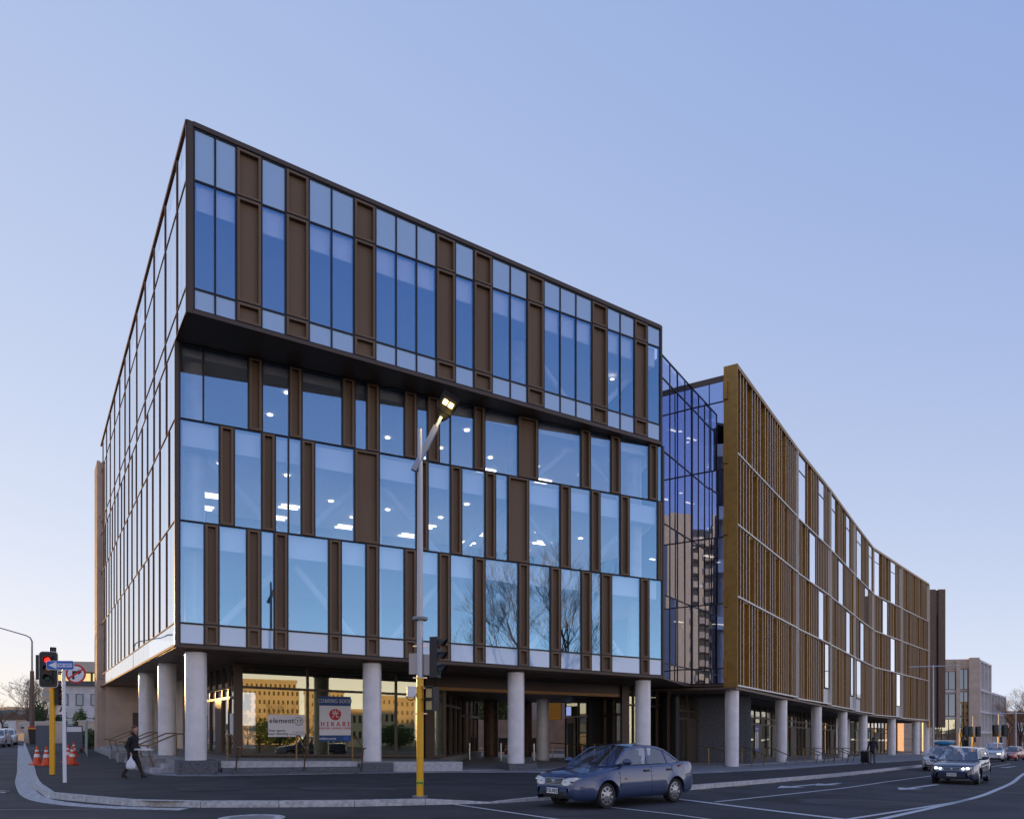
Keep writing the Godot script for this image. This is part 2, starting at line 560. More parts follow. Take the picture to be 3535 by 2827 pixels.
func ground() -> void:
	var mb := MB.new()
	var xs := [-900, -400, -200, -120, -80, -60, -45, -30, -20, -10, 0, 2, 4, 6, 8, 10, 14, 20, 28, 36, 45, 60, 80, 120, 200, 400, 900]
	var ds := [-900, -300, -150, -80, -40, -20, 0, 10, 20, 30, 40, 42, 45, 48, 52, 56, 60, 66, 74, 84, 95, 103, 120, 160, 240, 500, 1500]
	var rows := []
	for d in ds:
		var row := []
		for x in xs:
			row.append(G(x, d, 0.0))
		rows.append(row)
	mb.grid(rows, Vector3(0, -5000, 0))
	setting(mb, "road", M.asphalt, "dark asphalt road running past the corner office building")
	# footpath, with its kerb of concrete lengths and the gutter before it
	var inner := [Vector2(-62, 150), Vector2(-44, 96), Vector2(-33, 70), Vector2(-24, 52), Vector2(-14, 36), Vector2(-9, 31), Vector2(-3, 34), Vector2(3, 37.5), Vector2(9, 42), Vector2(14, 48), Vector2(24, 62), Vector2(34, 76), Vector2(50, 98), Vector2(75, 125)]
	mb = MB.new()
	var pa := resample(shifted(smooth_line(kerb_line), 0.07), 160)
	var pb := resample(inner, 160)
	rows = []
	for i in 161:
		var row := []
		for k in [0.0, 0.02, 0.05, 0.1, 0.2, 0.4, 0.6, 0.8, 1.0]:
			var q: Vector2 = pa[i].lerp(pb[i], k)
			row.append(Gv(q, 0.125 - drop_at(q)))
		rows.append(row)
	mb.grid(rows, Vector3(0, -500, 0))
	setting(mb, "footpath", M.footpath_asphalt, "dark asphalt footpath between the kerb and the paving")
	var line := smooth_line(kerb_line)
	var fine := resample(kerb_line, 190)
	var ln := smooth_line(kerb_line)
	ln = resample(ln, 190)
	var kerb := thing("kerb", "pale concrete kerb curving round the street corner", "kerb", Gv(kerb_line[10]))
	kerb.set_meta("kind", "structure")
	var off := kerb.position
	var tones := [M.kerb_concrete, M.kerb_concrete]
	for i in 190:
		var a: Vector2 = ln[i]
		var b: Vector2 = ln[i + 1]
		var da: Vector2 = (ln[mini(i + 1, 190)] - ln[maxi(i - 1, 0)]).normalized()
		var db: Vector2 = (ln[mini(i + 2, 190)] - ln[maxi(i, 0)]).normalized()
		var na := Vector2(-da.y, da.x)
		var nb := Vector2(-db.y, db.x)
		b = b - (b - a).normalized() * 0.014
		var mb2 := MB.new()
		var ta := 0.14 - 1.08 * drop_at(a + na * 0.1)
		var tb := 0.14 - 1.08 * drop_at(b + nb * 0.1)
		mb2.hexa([Gv(a - na * 0.02, -0.02), Gv(b - nb * 0.02, -0.02), Gv(b + nb * 0.15, -0.02), Gv(a + na * 0.15, -0.02),
			Gv(a + na * 0.005, ta), Gv(b + nb * 0.005, tb), Gv(b + nb * 0.15, tb), Gv(a + na * 0.15, ta)])
		put(mb2, "kerb_stone", tones[i % 2], kerb, off)
	mb = MB.new()
	var gut := smooth_line(kerb_line.slice(2, 13))
	ribbon(mb, shifted(gut, 0.0), shifted(gut, -0.42), 0.006, 90, 2)
	setting(mb, "gutter", M.kerb_concrete, "pale concrete gutter in front of the kerb")
	# paving along the building
	mb = MB.new()
	var pave_out := smooth_line([Vector2(-52, 96), Vector2(-36, 70), Vector2(-27, 52), Vector2(-19.4, 38.4), Vector2(-13.6, 28.0), Vector2(-12.0, 25.3), Vector2(-10.6, 24.9), Vector2(-8.9, 25.9), Vector2(-4.0, 28.6), Vector2(0.4, 30.0), Vector2(4.5, 30.2), Vector2(7.4, 31.2), Vector2(10.4, 34.5), Vector2(14, 38.5), Vector2(22, 48.8), Vector2(35, 64.5), Vector2(50, 84)])
	ribbon(mb, pave_out, inner, 0.131, 140, 10)
	setting(mb, "paving", M.paving, "pale grey paving along the foot of the office building")
	var pv := thing("paving_strip", "strip of pale square pavers between the asphalt and the office steps", "paving", G(-11.0, 25.0, 0.13))
	pv.set_meta("kind", "structure")
	var tones3 := [mat("paver_pale", 0.33, 0.33, 0.325, 0.8), mat("paver_mid", 0.28, 0.28, 0.28, 0.8), mat("paver_dark", 0.24, 0.24, 0.245, 0.8)]
	var pl := resample(pave_out.slice(30, 66), 64)
	rng.seed = 77
	for i in 64:
		for r in 2:
			var pa2: Vector2 = pl[i]
			var pb2: Vector2 = pl[i + 1]
			var dv := (pb2 - pa2)
			var nv := Vector2(-dv.y, dv.x).normalized()
			var m0 := pa2 + nv * (0.01 + 0.5 * r) + dv * 0.012
			var m1 := pb2 + nv * (0.01 + 0.5 * r) - dv * 0.012
			mb = MB.new()
			var lift := 0.137 + rng.randf_range(0.0, 0.003)
			mb.hexa([Gv(m0, 0.12), Gv(m1, 0.12), Gv(m1 + nv * 0.485, 0.12), Gv(m0 + nv * 0.485, 0.12), Gv(m0, lift), Gv(m1, lift), Gv(m1 + nv * 0.485, lift), Gv(m0 + nv * 0.485, lift)])
			put(mb, "paver", tones3[rng.randi() % 3], pv, pv.position)
	# worn places in the asphalt
	var worn := mat("asphalt_patch", 0.036, 0.035, 0.038, 0.8)
	rough_up(worn, 0.9, 0.25, 0.7, 1.25, 23, 0.15, 2)
	var pale := mat("asphalt_worn", 0.072, 0.070, 0.072, 0.9)
	rough_up(pale, 0.9, 0.25, 0.7, 1.25, 24, 0.15, 2)
	for q in [[Vector2(-3.2, 14.9), 1.5, 0.7, worn, 0.006], [Vector2(4.8, 24.1), 1.1, 0.6, worn, 0.006], [Vector2(9.6, 20.4), 2.2, 0.8, pale, 0.005], [Vector2(-4.6, 20.6), 1.4, 0.5, pale, 0.134], [Vector2(-8.0, 19.8), 0.9, 0.6, worn, 0.134], [Vector2(1.0, 23.5), 1.8, 0.6, worn, 0.134], [Vector2(15.5, 26.0), 2.6, 0.9, worn, 0.006]]:
		mb = MB.new()
		var row0 := []
		var row1 := []
		var row2 := []
		for k in 15:
			var an := TAU * k / 14.0
			var rr := 1.0 + 0.18 * sin(an * 3.0 + q[1]) + 0.1 * sin(an * 5.0 + q[2] * 9.0) if k < 14 else 1.0 + 0.18 * sin(q[1]) + 0.1 * sin(q[2] * 9.0)
			row0.append(Gv(q[0], q[4]))
			row2.append(Gv(q[0] + Vector2(cos(an) * q[1] * rr, sin(an) * q[2] * rr), q[4]))
		mb.grid([row0, row2], Vector3(0, -500, 0))
		setting(mb, "asphalt_patch", q[3], "irregular patch in the dark asphalt")
	for q in [[Vector2(-9, 14.2), Vector2(-4, 14.6), Vector2(0, 15.4), Vector2(3, 15.9)], [Vector2(-10.5, 19.2), Vector2(-6, 21.4), Vector2(-1.5, 23.4), Vector2(2.5, 25.4)], [Vector2(6.5, 20.2), Vector2(11, 24.2), Vector2(16, 29.5), Vector2(22, 36)]]:
		mb = MB.new()
		var wob := []
		for p in smooth_line(q):
			wob.append(p + Vector2(rng.randf_range(-0.03, 0.03), rng.randf_range(-0.03, 0.03)))
		var yy := 0.133 if q[0].x == -10.5 else 0.0055
		ribbon(mb, shifted(wob, 0.018), shifted(wob, -0.018), yy, 80, 1)
		setting(mb, "asphalt_seam", M.frame_dark, "thin dark tar seam in the asphalt")
	# markings
	var lines := [
		[[Vector2(-14, 15.0), Vector2(-10.44, 15.49), Vector2(-8.6, 15.9), Vector2(-7.73, 16.07)], 0.035],
		[[Vector2(-1.49, 18.0), Vector2(0.86, 15.05), Vector2(2.5, 13)], 0.10],
		[[Vector2(2.0, 17.9), Vector2(3.32, 16.37), Vector2(3.97, 15.37), Vector2(5, 14)], 0.10],
		[[Vector2(4.25, 20.2), Vector2(5.6, 18.0), Vector2(6.95, 15.9)], 0.24],
		[[Vector2(5.19, 19.4), Vector2(11.22, 25.98), Vector2(15.03, 30.67), Vector2(19.85, 36.44), Vector2(27, 45.2), Vector2(42, 64)], 0.11],
		[[Vector2(6.4, 15.3), Vector2(7.2, 16.09), Vector2(12.12, 20.96), Vector2(13.5, 22.4)], 0.13],
		[[Vector2(7.0, 15.2), Vector2(7.83, 16.13), Vector2(13.71, 22.69), Vector2(17.05, 26.86), Vector2(21.6, 32.8), Vector2(26.93, 40.2), Vector2(37, 54)], 0.17]]
	for l in lines:
		mb = MB.new()
		var sl := smooth_line(l[0])
		ribbon(mb, shifted(sl, l[1] / 2.0), shifted(sl, -l[1] / 2.0), 0.008, 60, 1)
		setting(mb, "road_marking", M.road_paint, "white line painted on the dark asphalt")
	for a in [[Vector2(13.29, 26.09), Vector2(16.71, 29.88)], [Vector2(8.86, 25.39), Vector2(11.43, 28.27)], [Vector2(10.9, 27.3), Vector2(12.6, 29.2)], [Vector2(34.3, 53.1), Vector2(37.9, 57.2)]]:
		mb = MB.new()
		var d: Vector2 = (a[1] - a[0]).normalized()
		var p := Vector2(-d.y, d.x)
		var head: Vector2 = a[0] + d * 1.35
		mb.tri(Gv(a[0], 0.008), Gv(head + p * 0.42, 0.008), Gv(head - p * 0.42, 0.008), Vector3(0, -99, 0))
		mb.quad(Gv(head + p * 0.1, 0.008), Gv(a[1] + p * 0.1, 0.008), Gv(a[1] - p * 0.1, 0.008), Gv(head - p * 0.1, 0.008), Vector3(0, -99, 0))
		setting(mb, "road_arrow", M.road_paint, "white arrow painted on the dark asphalt")
	var yl := resample([Vector2(5.63, 23.67), Vector2(9.0, 27.6), Vector2(10.93, 29.88), Vector2(15, 34.75), Vector2(20.69, 42.0)], 36)
	for i in 9:
		mb = MB.new()
		var a0: Vector2 = yl[i * 4]
		var a1: Vector2 = yl[mini(i * 4 + 2, 36)]
		var dd: Vector2 = (a1 - a0).normalized()
		var pp := Vector2(dd.y, -dd.x)
		mb.quad(Gv(a0 + pp * 0.16, 0.008), Gv(a0 + dd * 0.9 + pp * 0.16, 0.008), Gv(a0 + dd * 0.9 + pp * 0.26, 0.008), Gv(a0 + pp * 0.26, 0.008), Vector3(0, -99, 0))
		setting(mb, "kerb_dash", M.yellow_paint, "short yellow dash painted beside the kerb")
	# dashes and bars on the left street
	var w := Vector2(-0.535, 0.845)
	for i in 16:
		mb = MB.new()
		var a := Vector2(-15.6, 21.4) + w * (i * 1.15) + Vector2(-0.35, 0)
		var p2 := Vector2(0.845, 0.535) * 0.09
		mb.quad(Gv(a - p2, 0.008), Gv(a + p2, 0.008), Gv(a + p2 + w * 0.62, 0.008), Gv(a - p2 + w * 0.62, 0.008), Vector3(0, -99, 0))
		setting(mb, "lane_dash", M.road_paint, "short white dash on the left street")
	for i in 4:
		mb = MB.new()
		var a := Vector2(-15.4, 20.4) + w * (i * 1.35) - Vector2(0.845, 0.535) * 0.5
		mb.quad(Gv(a, 0.007), Gv(a + w * 0.16, 0.007), Gv(a + w * 0.16 - Vector2(0.845, 0.535) * 7.0, 0.007), Gv(a - Vector2(0.845, 0.535) * 7.0, 0.007), Vector3(0, -99, 0))
		setting(mb, "stop_bar", M.road_paint, "white bar painted across the left street")
	# a drain at the corner and an iron cover in the road
	mb = MB.new()
	var dr := thing("drain_grate", "iron drain grate in a pale concrete frame at the kerb corner", "drain", G(-13.55, 19.9, 0.0))
	mb.quad(G(-14.9, 20.05, 0.012), G(-13.25, 20.05, 0.012), G(-12.9, 19.3, 0.012), G(-14.5, 19.3, 0.012), Vector3(0, -99, 0))
	put(mb, "surround", M.kerb_concrete, dr, dr.position)
	mb = MB.new()
	for i in 7:
		mb.box(G(-14.4 + i * 0.2, 19.66, 0.02), Vector3(0.1, 0.02, 0.34))
	put(mb, "grate_bars", M.frame_dark, dr, dr.position)
	var mh := thing("manhole_cover", "pale round access cover set in the road near the camera", "manhole cover", G(-5.0, 14.6, 0.0))
	mb = MB.new()
	mb.lathe(Vector3.ZERO, Vector3.UP, [[0.0, 0.62], [0.012, 0.62], [0.012, 0.02]], 28)
	put(mb, "rim", M.kerb_concrete, mh)
	mb = MB.new()
	mb.lathe(Vector3(0, 0.004, 0), Vector3.UP, [[0.0, 0.42], [0.012, 0.42], [0.012, 0.02]], 28)
	put(mb, "lid", M.grey_metal, mh)
	# far land
	mb = MB.new()
	rows = []
	for i in 61:
		var az := -1.25 + 2.5 * i / 60.0
		var r := 620.0
		var h := 9.0 + 10.0 * exp(-pow((az + 0.62) / 0.18, 2.0)) + 3.0 * sin(az * 9.0) + 2.0 * sin(az * 23.0 + 1.0) + 1.2 * sin(az * 61.0)
		rows.append([Vector3(r * sin(az), -4, -r * cos(az)), Vector3((r + 60) * sin(az), h * 0.75, -(r + 60) * cos(az)), Vector3((r + 130) * sin(az), h, -(r + 130) * cos(az)), Vector3((r + 260) * sin(az), -6, -(r + 260) * cos(az))])
	mb.grid(rows, Vector3(0, -5000, -900))
	setting(mb, "hills", M.land, "low dark hills on the horizon")

# ---------------------------------------------------------------- facades
class Face:
	var o: Vector2
	var u: Vector2
	var n: Vector2
	var length: float
	func _init(from: Vector2, to: Vector2, eye := Vector2.ZERO) -> void:
		o = from
		u = (to - from).normalized()
		length = from.distance_to(to)
		n = Vector2(u.y, -u.x)
		if n.dot(eye - from) < 0.0:
			n = -n
	func at(t: float, out := 0.0) -> Vector2:
		return o + u * t + n * out

func lv(h, t: float) -> float:
	return h.x + h.y * t if h is Vector2 else float(h)

func fp(f: Face, t: float, out: float, h: float) -> Vector3:
	var q := f.at(t, out)
	return S(q.x, q.y, h)

func fbox(mb: MB, f: Face, t0: float, t1: float, o0: float, o1: float, lo, hi) -> void:
	mb.hexa([fp(f, t0, o0, lv(lo, t0)), fp(f, t1, o0, lv(lo, t1)), fp(f, t1, o1, lv(lo, t1)), fp(f, t0, o1, lv(lo, t0)),
		fp(f, t0, o0, lv(hi, t0)), fp(f, t1, o0, lv(hi, t1)), fp(f, t1, o1, lv(hi, t1)), fp(f, t0, o1, lv(hi, t0))])

func fbar(parent: Node3D, called: String, m: Material, f: Face, t0: float, t1: float, o0: float, o1: float, lo, hi) -> MeshInstance3D:
	var mb := MB.new()
	fbox(mb, f, t0, t1, o0, o1, lo, hi)
	return put(mb, called, m, parent, parent.position)

func pane(parent: Node3D, called: String, m: Material, f: Face, t0: float, t1: float, out: float, lo, hi, warp := 0.0016) -> MeshInstance3D:
	var mb := MB.new()
	var j := []
	for i in 4:
		j.append(rng.randf_range(-warp, warp))
	mb.quad(fp(f, t0, out + j[0], lv(lo, t0)), fp(f, t1, out + j[1], lv(lo, t1)), fp(f, t1, out + j[1] + j[2] - j[0], lv(hi, t1)), fp(f, t0, out + j[2], lv(hi, t0)), fp(f, (t0 + t1) / 2.0, out - 1.0, lv(lo, t0)))
	return put(mb, called, m, parent, parent.position)

func bronze_panel(b: Node3D, f: Face, t0: float, t1: float, lo, hi, mt := "bronze") -> void:
	var off := b.position
	var mb := MB.new()
	var l0 := lv(lo, t0) + 0.03
	var h0 := lv(hi, t0) - 0.03
	var l1 := lv(lo, t1) + 0.03
	var h1 := lv(hi, t1) - 0.03
	mb.quad(fp(f, t0, -0.1, l0), fp(f, t1, -0.1, l1), fp(f, t1, -0.1, h1), fp(f, t0, -0.1, h0), fp(f, t0, -2.0, l0))
	var o := put(mb, "bronze_panel", M[mt], b, off)
	mb = MB.new()
	var w := 0.075
	fbox(mb, f, t0 + 0.03, t0 + 0.03 + w, -0.1, 0.06, Vector2(l0, 0), Vector2(h0, 0))
	fbox(mb, f, t1 - 0.03 - w, t1 - 0.03, -0.1, 0.06, Vector2(l1, 0), Vector2(h1, 0))
	var sl := (l1 - l0) / maxf(t1 - t0, 0.01)
	var sh := (h1 - h0) / maxf(t1 - t0, 0.01)
	fbox(mb, f, t0 + 0.03 + w, t1 - 0.03 - w, -0.1, 0.058, Vector2(l0 - sl * t0, sl), Vector2(l0 - sl * t0 + 0.07, sl))
	fbox(mb, f, t0 + 0.03 + w, t1 - 0.03 - w, -0.1, 0.058, Vector2(h0 - sh * t0 - 0.07, sh), Vector2(h0 - sh * t0, sh))
	put(mb, "panel_frame", M[mt], o, off)

# one storey: cuts along the wall; kinds g (glass), b (bronze); rows of [low, high, look of the glass]
func storey(b: Node3D, f: Face, cuts: Array, kinds: String, rows: Array, glass: Material) -> void:
	var bottom = rows[0][0]
	var top = rows[-1][1]
	for i in kinds.length():
		var t0: float = cuts[i]
		var t1: float = cuts[i + 1]
		for r in rows:
			if kinds[i] == "b":
				bronze_panel(b, f, t0, t1, r[0], r[1])
			elif r[2] == "frit":
				pane(b, "spandrel_pane", M.fritted_glass, f, t0 + 0.02, t1 - 0.02, 0.0, r[0], r[1], 0.0006)
			else:
				pane(b, "window_pane", glass, f, t0 + 0.02, t1 - 0.02, 0.0, r[0], r[1])
	for t in cuts:
		fbar(b, "mullion", M.frame_dark, f, t - 0.028, t + 0.028, -0.12, 0.035, bottom, top)
	for i in range(0, rows.size() + 1):
		var h = rows[i][0] if i < rows.size() else top
		var hv: Vector2 = h if h is Vector2 else Vector2(h, 0)
		fbar(b, "transom", M.frame_dark, f, cuts[0], cuts[-1], -0.1, 0.032, hv - Vector2(0.03, 0), hv + Vector2(0.03, 0))

func slab(b: Node3D, called: String, m: Material, poly: Array, lo, hi) -> MeshInstance3D:
	var mb := MB.new()
	var pl := PackedVector3Array()
	var ph := PackedVector3Array()
	for i in poly.size():
		pl.append(S(poly[i].x, poly[i].y, lo[i] if lo is Array else lo))
		ph.append(S(poly[i].x, poly[i].y, hi[i] if hi is Array else hi))
	mb.prism(PackedVector2Array(poly), pl, ph)
	return put(mb, called, m, b, b.position)

func on_ground_column(parent: Node3D, at: Vector2, r: float, lo: float, hi: float, called := "column") -> MeshInstance3D:
	var mb := MB.new()
	mb.tube([S(at.x, at.y, lo), S(at.x, at.y, hi)], [r, r], 36, false)
	return put(mb, called, M.column_paint, parent, parent.position)

const CORNER := Vector2(-11.24, 25.4)
const U := Vector2(0.88994, 0.45608)
const W := Vector2(-0.53493, 0.84490)
const U2 := Vector2(0.8395, 0.54336)
const CORNER2 := Vector2(-10.0846, 23.575)

func pt(t: float, s: float) -> Vector2:
	return CORNER + U * t + W * s

func office_building() -> void:
	var b := thing("office_building", "five-storey office block of blue glass and bronze panels on white columns", "office building", S(CORNER.x, CORNER.y, 0))
	var off := b.position
	var front := Face.new(CORNER, CORNER + U * 20.35)
	var upper := Face.new(CORNER2, CORNER2 + U2 * 20.1)
	var left := Face.new(CORNER2, CORNER2 + W * 34.0)
	var sof := Vector2(4.42, -0.009)
	var r1 := Vector2(4.54, -0.009)
	var r2 := Vector2(5.24, -0.007)
	var r3 := Vector2(8.67, 0.001)
	var r4 := Vector2(12.08, 0.009)
	var r5 := Vector2(14.62, 0.0095)
	var L1 := [0.12, 0.89, 1.35, 2.26, 2.73, 3.18, 3.65, 5.11, 5.57, 6.5, 6.99, 8.0, 8.49, 9.4, 9.89, 10.91, 11.4, 12.91, 13.4, 14.43, 14.93, 15.96, 16.47, 16.98, 17.54, 19.09, 19.57, 20.3]
	var L2 := [0.12, 1.37, 1.85, 2.76, 3.22, 3.68, 4.13, 4.6, 6.06, 7.01, 8.48, 8.96, 9.9, 10.38, 11.4, 11.87, 12.43, 13.4, 14.91, 15.41, 16.45, 16.93, 17.99, 18.48, 20.05, 20.3]
	var L3 := [0.12, 0.86, 2.32, 2.78, 3.7, 4.15, 5.61, 6.08, 6.53, 7.01, 8.0, 8.5, 8.94, 9.43, 9.9, 10.9, 11.39, 12.9, 13.83, 15.94, 16.43, 17.5, 17.99, 19.56, 20.04, 20.3]
	storey(b, front, L1, "gbgbgbgbgbgbgbgbgbgbgbgbgbg", [[r1, r2, "frit"], [r2, r3, "g"]], M.blue_glass)
	storey(b, front, L2, "gbgbggbgbgbgbgbgbgbgbgbgb", [[r3, r4, "g"]], M.blue_glass)
	storey(b, front, L3, "ggbgbgbgbgbgbggbgbgbgbgbg", [[r4, r5, "g"]], M.blue_glass)
	var L4 := [0.2, 0.83, 1.47, 2.27, 3.05, 3.84, 4.63, 5.43, 6.24, 7.03, 7.84, 8.64, 9.45, 10.25, 11.08, 11.92, 12.72, 13.55, 14.37, 15.19, 16.03, 16.89, 17.62, 18.43, 19.22, 19.98]
	var q0 := Vector2(14.74, 0.0105)
	var q1 := Vector2(15.4, 0.0144)
	var q2 := Vector2(18.77, 0.02)
	var q3 := Vector2(20.39, -0.02)
	storey(b, upper, L4, "ggbgbggbgggbgbggbgggbggbg", [[q0, q1, "frit"], [q1, q2, "g"], [q2, q3, "frit"]], M.blue_glass)
	# edges of the two boxes
	fbar(b, "corner_trim", M.bronze_dark, upper, 0.0, 0.17, -0.2, 0.05, Vector2(14.6, 0.009), Vector2(20.56, -0.019))
	fbar(b, "corner_trim", M.bronze_dark, upper, 20.01, 20.1, -0.2, 0.05, Vector2(14.6, 0.009), Vector2(20.56, -0.019))
	fbar(b, "parapet", M.bronze_dark, upper, 0.17, 20.01, -0.2, 0.07, Vector2(20.42, -0.02), Vector2(20.57, -0.019))
	fbar(b, "bottom_rail", M.bronze_dark, upper, 0.17, 20.01, -0.2, 0.07, Vector2(14.6, 0.009), Vector2(14.71, 0.0102))
	fbar(b, "corner_trim", M.bronze_dark, front, 0.0, 0.09, -0.2, 0.05, sof, r5)
	fbar(b, "corner_trim", M.bronze_dark, front, 20.33, 20.42, -0.25, 0.05, sof, r5)
	fbar(b, "bottom_rail", M.bronze_dark, front, 0.09, 20.33, -0.2, 0.08, sof, Vector2(4.51, -0.009))
	# left side: grazing glass with random bronze strips
	rng.seed = 11
	var rows := [[Vector2(4.5, 0.001), Vector2(5.24, 0.001), "frit"], [Vector2(5.24, 0.001), Vector2(8.67, 0.002), "g"], [Vector2(8.67, 0.002), Vector2(12.08, 0.004), "g"], [Vector2(12.08, 0.004), Vector2(14.66, 0.006), "g"],
		[Vector2(14.66, 0.006), Vector2(15.45, 0.008), "g"], [Vector2(15.45, 0.008), Vector2(18.77, 0.012), "g"], [Vector2(18.77, 0.012), Vector2(20.45, 0.016), "g"]]
	for k in [[0, 1], [2], [3], [4, 5, 6]]:
		var t := 0.1 if k[0] == 4 else 2.26
		var cuts := [t]
		var kinds := ""
		while t < 33.0:
			var g := rng.randf_range(1.2, 2.0) if k[0] != 4 else rng.randf_range(1.5, 2.9)
			t += g
			kinds += "g"
			cuts.append(minf(t, 33.9))
			if t > 33.0:
				break
			t += 0.24
			kinds += "b"
			cuts.append(minf(t, 33.9))
		for i in kinds.length():
			for q in k:
				if kinds[i] == "b":
					if k == [0, 1] and q == 0: continue
					fbar(b, "strip_fin", M.side_bronze, left, cuts[i], cuts[i] + 0.05, -0.1, 0.034, rows[q][0] + Vector2(0.03, 0), rows[q][1] - Vector2(0.03, 0))
					fbar(b, "bronze_strip", M.side_bronze, left, cuts[i] + 0.05, cuts[i + 1] - 0.01, -0.1, 0.002, rows[q][0] + Vector2(0.03, 0), rows[q][1] - Vector2(0.03, 0))
				else:
					var tt: float = cuts[i]
					var te: float = cuts[i + 1] + (0.24 if q == 0 and i < kinds.length() - 1 else 0.0)
					var halves: Array = [[tt, te]] if te - tt < 1.7 else [[tt, (tt + te) / 2.0], [(tt + te) / 2.0, te]]
					for hv in halves:
						pane(b, "side_pane", M.side_glass, left, hv[0] + 0.012, hv[1] - 0.012, 0.0, rows[q][0], rows[q][1], 0.0012)
		for q in k:
			fbar(b, "side_transom", M.side_bronze, left, cuts[0], 33.9, -0.1, 0.02, rows[q][0] - Vector2(0.02, 0), rows[q][0] + Vector2(0.02, 0))
	fbar(b, "parapet", M.side_bronze, left, 0.0, 34.0, -0.2, 0.05, Vector2(20.45, 0.016), Vector2(20.58, 0.016))
	fbar(b, "bottom_rail", M.side_bronze, left, 2.16, 34.0, -0.2, 0.05, Vector2(4.42, 0.001), Vector2(4.5, 0.001))
	fbar(b, "corner_trim", M.bronze_dark, left, 0.0, 0.08, -0.2, 0.03, 14.6, 20.56)
	fbar(b, "corner_trim", M.bronze_dark, left, 2.16, 2.24, -0.2, 0.03, 4.42, 14.6)
	# stone fins at the far end of the left side
	fbar(b, "end_wall", M.beige_wall, left, 34.0, 36.4, -3.0, 0.05, -0.5, 19.9)
	for i in 7:
		fbar(b, "stone_fin", M.beige_wall, left, 34.02 + i * 0.36, 34.18 + i * 0.36, 0.05, 0.26, -0.5, 20.0)
	for h in [5.0, 8.7, 12.4, 16.1]:
		fbar(b, "joint_band", M.bronze_dark, left, 34.0, 36.4, 0.05, 0.12, h, h + 0.06)
	# soffits
	slab(b, "soffit", M.soffit, [pt(0, 0), pt(20.4, 0), Vector2(9.3, 40.1), pt(23, 30), pt(0, 31.9)], [4.40, 4.22, 4.2, 4.3, 4.45], [4.47, 4.3, 4.28, 4.38, 4.5])
	slab(b, "upper_soffit", M.bronze_dark, [upper.at(0.05, -0.05), upper.at(20.05, -0.05), pt(20.25, 0.3), pt(0.08, 0.3)], [14.61, 14.79, 14.82, 14.63], [14.69, 14.87, 14.9, 14.71])
	slab(b, "roof", M.bronze_dark, [upper.at(0.25, -0.25), upper.at(19.9, -0.25), Vector2(6.0, 41.0), pt(23, 31), pt(0.3, 31.6)], 19.9, 20.05)
	for i in 13:
		var t := 0.8 + 1.55 * i
		fbar(b, "soffit_joint", M.frame_dark, front, t, t + 0.025, -4.7, -0.06, 4.397 - 0.009 * t, 4.42 - 0.009 * t)
	for s in [-1.6, -3.2]:
		fbar(b, "soffit_joint", M.frame_dark, front, 0.1, 20.2, s, s + 0.025, Vector2(4.394, -0.009), Vector2(4.42, -0.009))
	# inside: floors, a pale core, columns and braces
	var in_poly := [pt(0.25, 0.32), pt(20.1, 0.32), Vector2(6.0, 41.0), pt(22.5, 30), pt(0.25, 31.4)]
	for z in [[4.55, 4.75], [7.85, 8.6], [11.25, 12.0], [14.35, 14.95]]:
		slab(b, "floor_slab", M.interior_white, in_poly, z[0], z[1])
	slab(b, "floor_slab", M.interior_white, [upper.at(0.3, -0.3), upper.at(19.8, -0.3), pt(20, 3.2), pt(0.3, 3.2)], 14.98, 15.3)
	slab(b, "ceiling_panel", M.interior_white, [upper.at(0.3, -0.16), upper.at(19.8, -0.16), pt(20, 3.2), pt(22, 29), pt(0.3, 30)], [17.95, 18.3, 18.3, 18.3, 17.95], [18.75, 19.05, 19.0, 19.0, 18.75])
	for q in [[7.84, 8.64], [11.24, 12.02]]:
		fbar(b, "bulkhead", M.interior_white, front, 0.2, 20.1, -0.3, -0.14, q[0], q[1])
	fbar(b, "bulkhead", M.interior_white, upper, 0.3, 19.8, -0.3, -0.14, Vector2(17.95, 0.02), Vector2(18.74, 0.02))
	var core := Face.new(pt(0.5, 8.5), pt(19.8, 8.5))
	fbar(b, "core_wall", M.interior_wall, core, 2.0, 19.0, -0.2, 0.0, 4.75, 19.9)
	var side_core := Face.new(pt(7.0, 8.5), pt(7.0, 31.0), Vector2(-60, 40))
	fbar(b, "core_wall", M.interior_wall, side_core, 0.3, 22.0, -0.2, 0.0, 4.75, 19.9)
	var ct := [0.75, 7.15, 13.25, 19.55]
	for t in ct:
		var q := pt(t, 0.95)
		for z in [[4.75, 7.85], [8.6, 11.25], [12.0, 14.35]]:
			on_ground_column(b, q, 0.33, z[0], z[1], "interior_column")
		if t > 8.0: on_ground_column(b, pt(t, 0.6), 0.33, 15.3, 18.0, "interior_column")
	var br := []
	for i in 3:
		var a: float = ct[i] + 0.4
		var c: float = ct[i + 1] - 0.4
		var m := (a + c) / 2.0
		br += [[a, 4.85, m - 0.2, 7.75], [c, 4.85, m + 0.2, 7.75], [a, 11.2, m - 0.2, 8.7], [c, 11.2, m + 0.2, 8.7]]
		br += [[a, 12.1, m - 0.2, 14.3], [c, 12.1, m + 0.2, 14.3], [a, 18.0, m - 0.2, 15.4], [c, 18.0, m + 0.2, 15.4]] if i == 2 else []
	for q in br:
		var mb := MB.new()
		var s := 0.95 if q[1] < 15.0 and q[3] < 15.0 else 0.45
		var A := pt(q[0], s)
		var B := pt(q[2], s)
		mb.cyl(S(A.x, A.y, q[1]), S(B.x, B.y, q[3]), 0.13, 14)
		put(mb, "brace", M.interior_white, b, off)
	rng.seed = 5
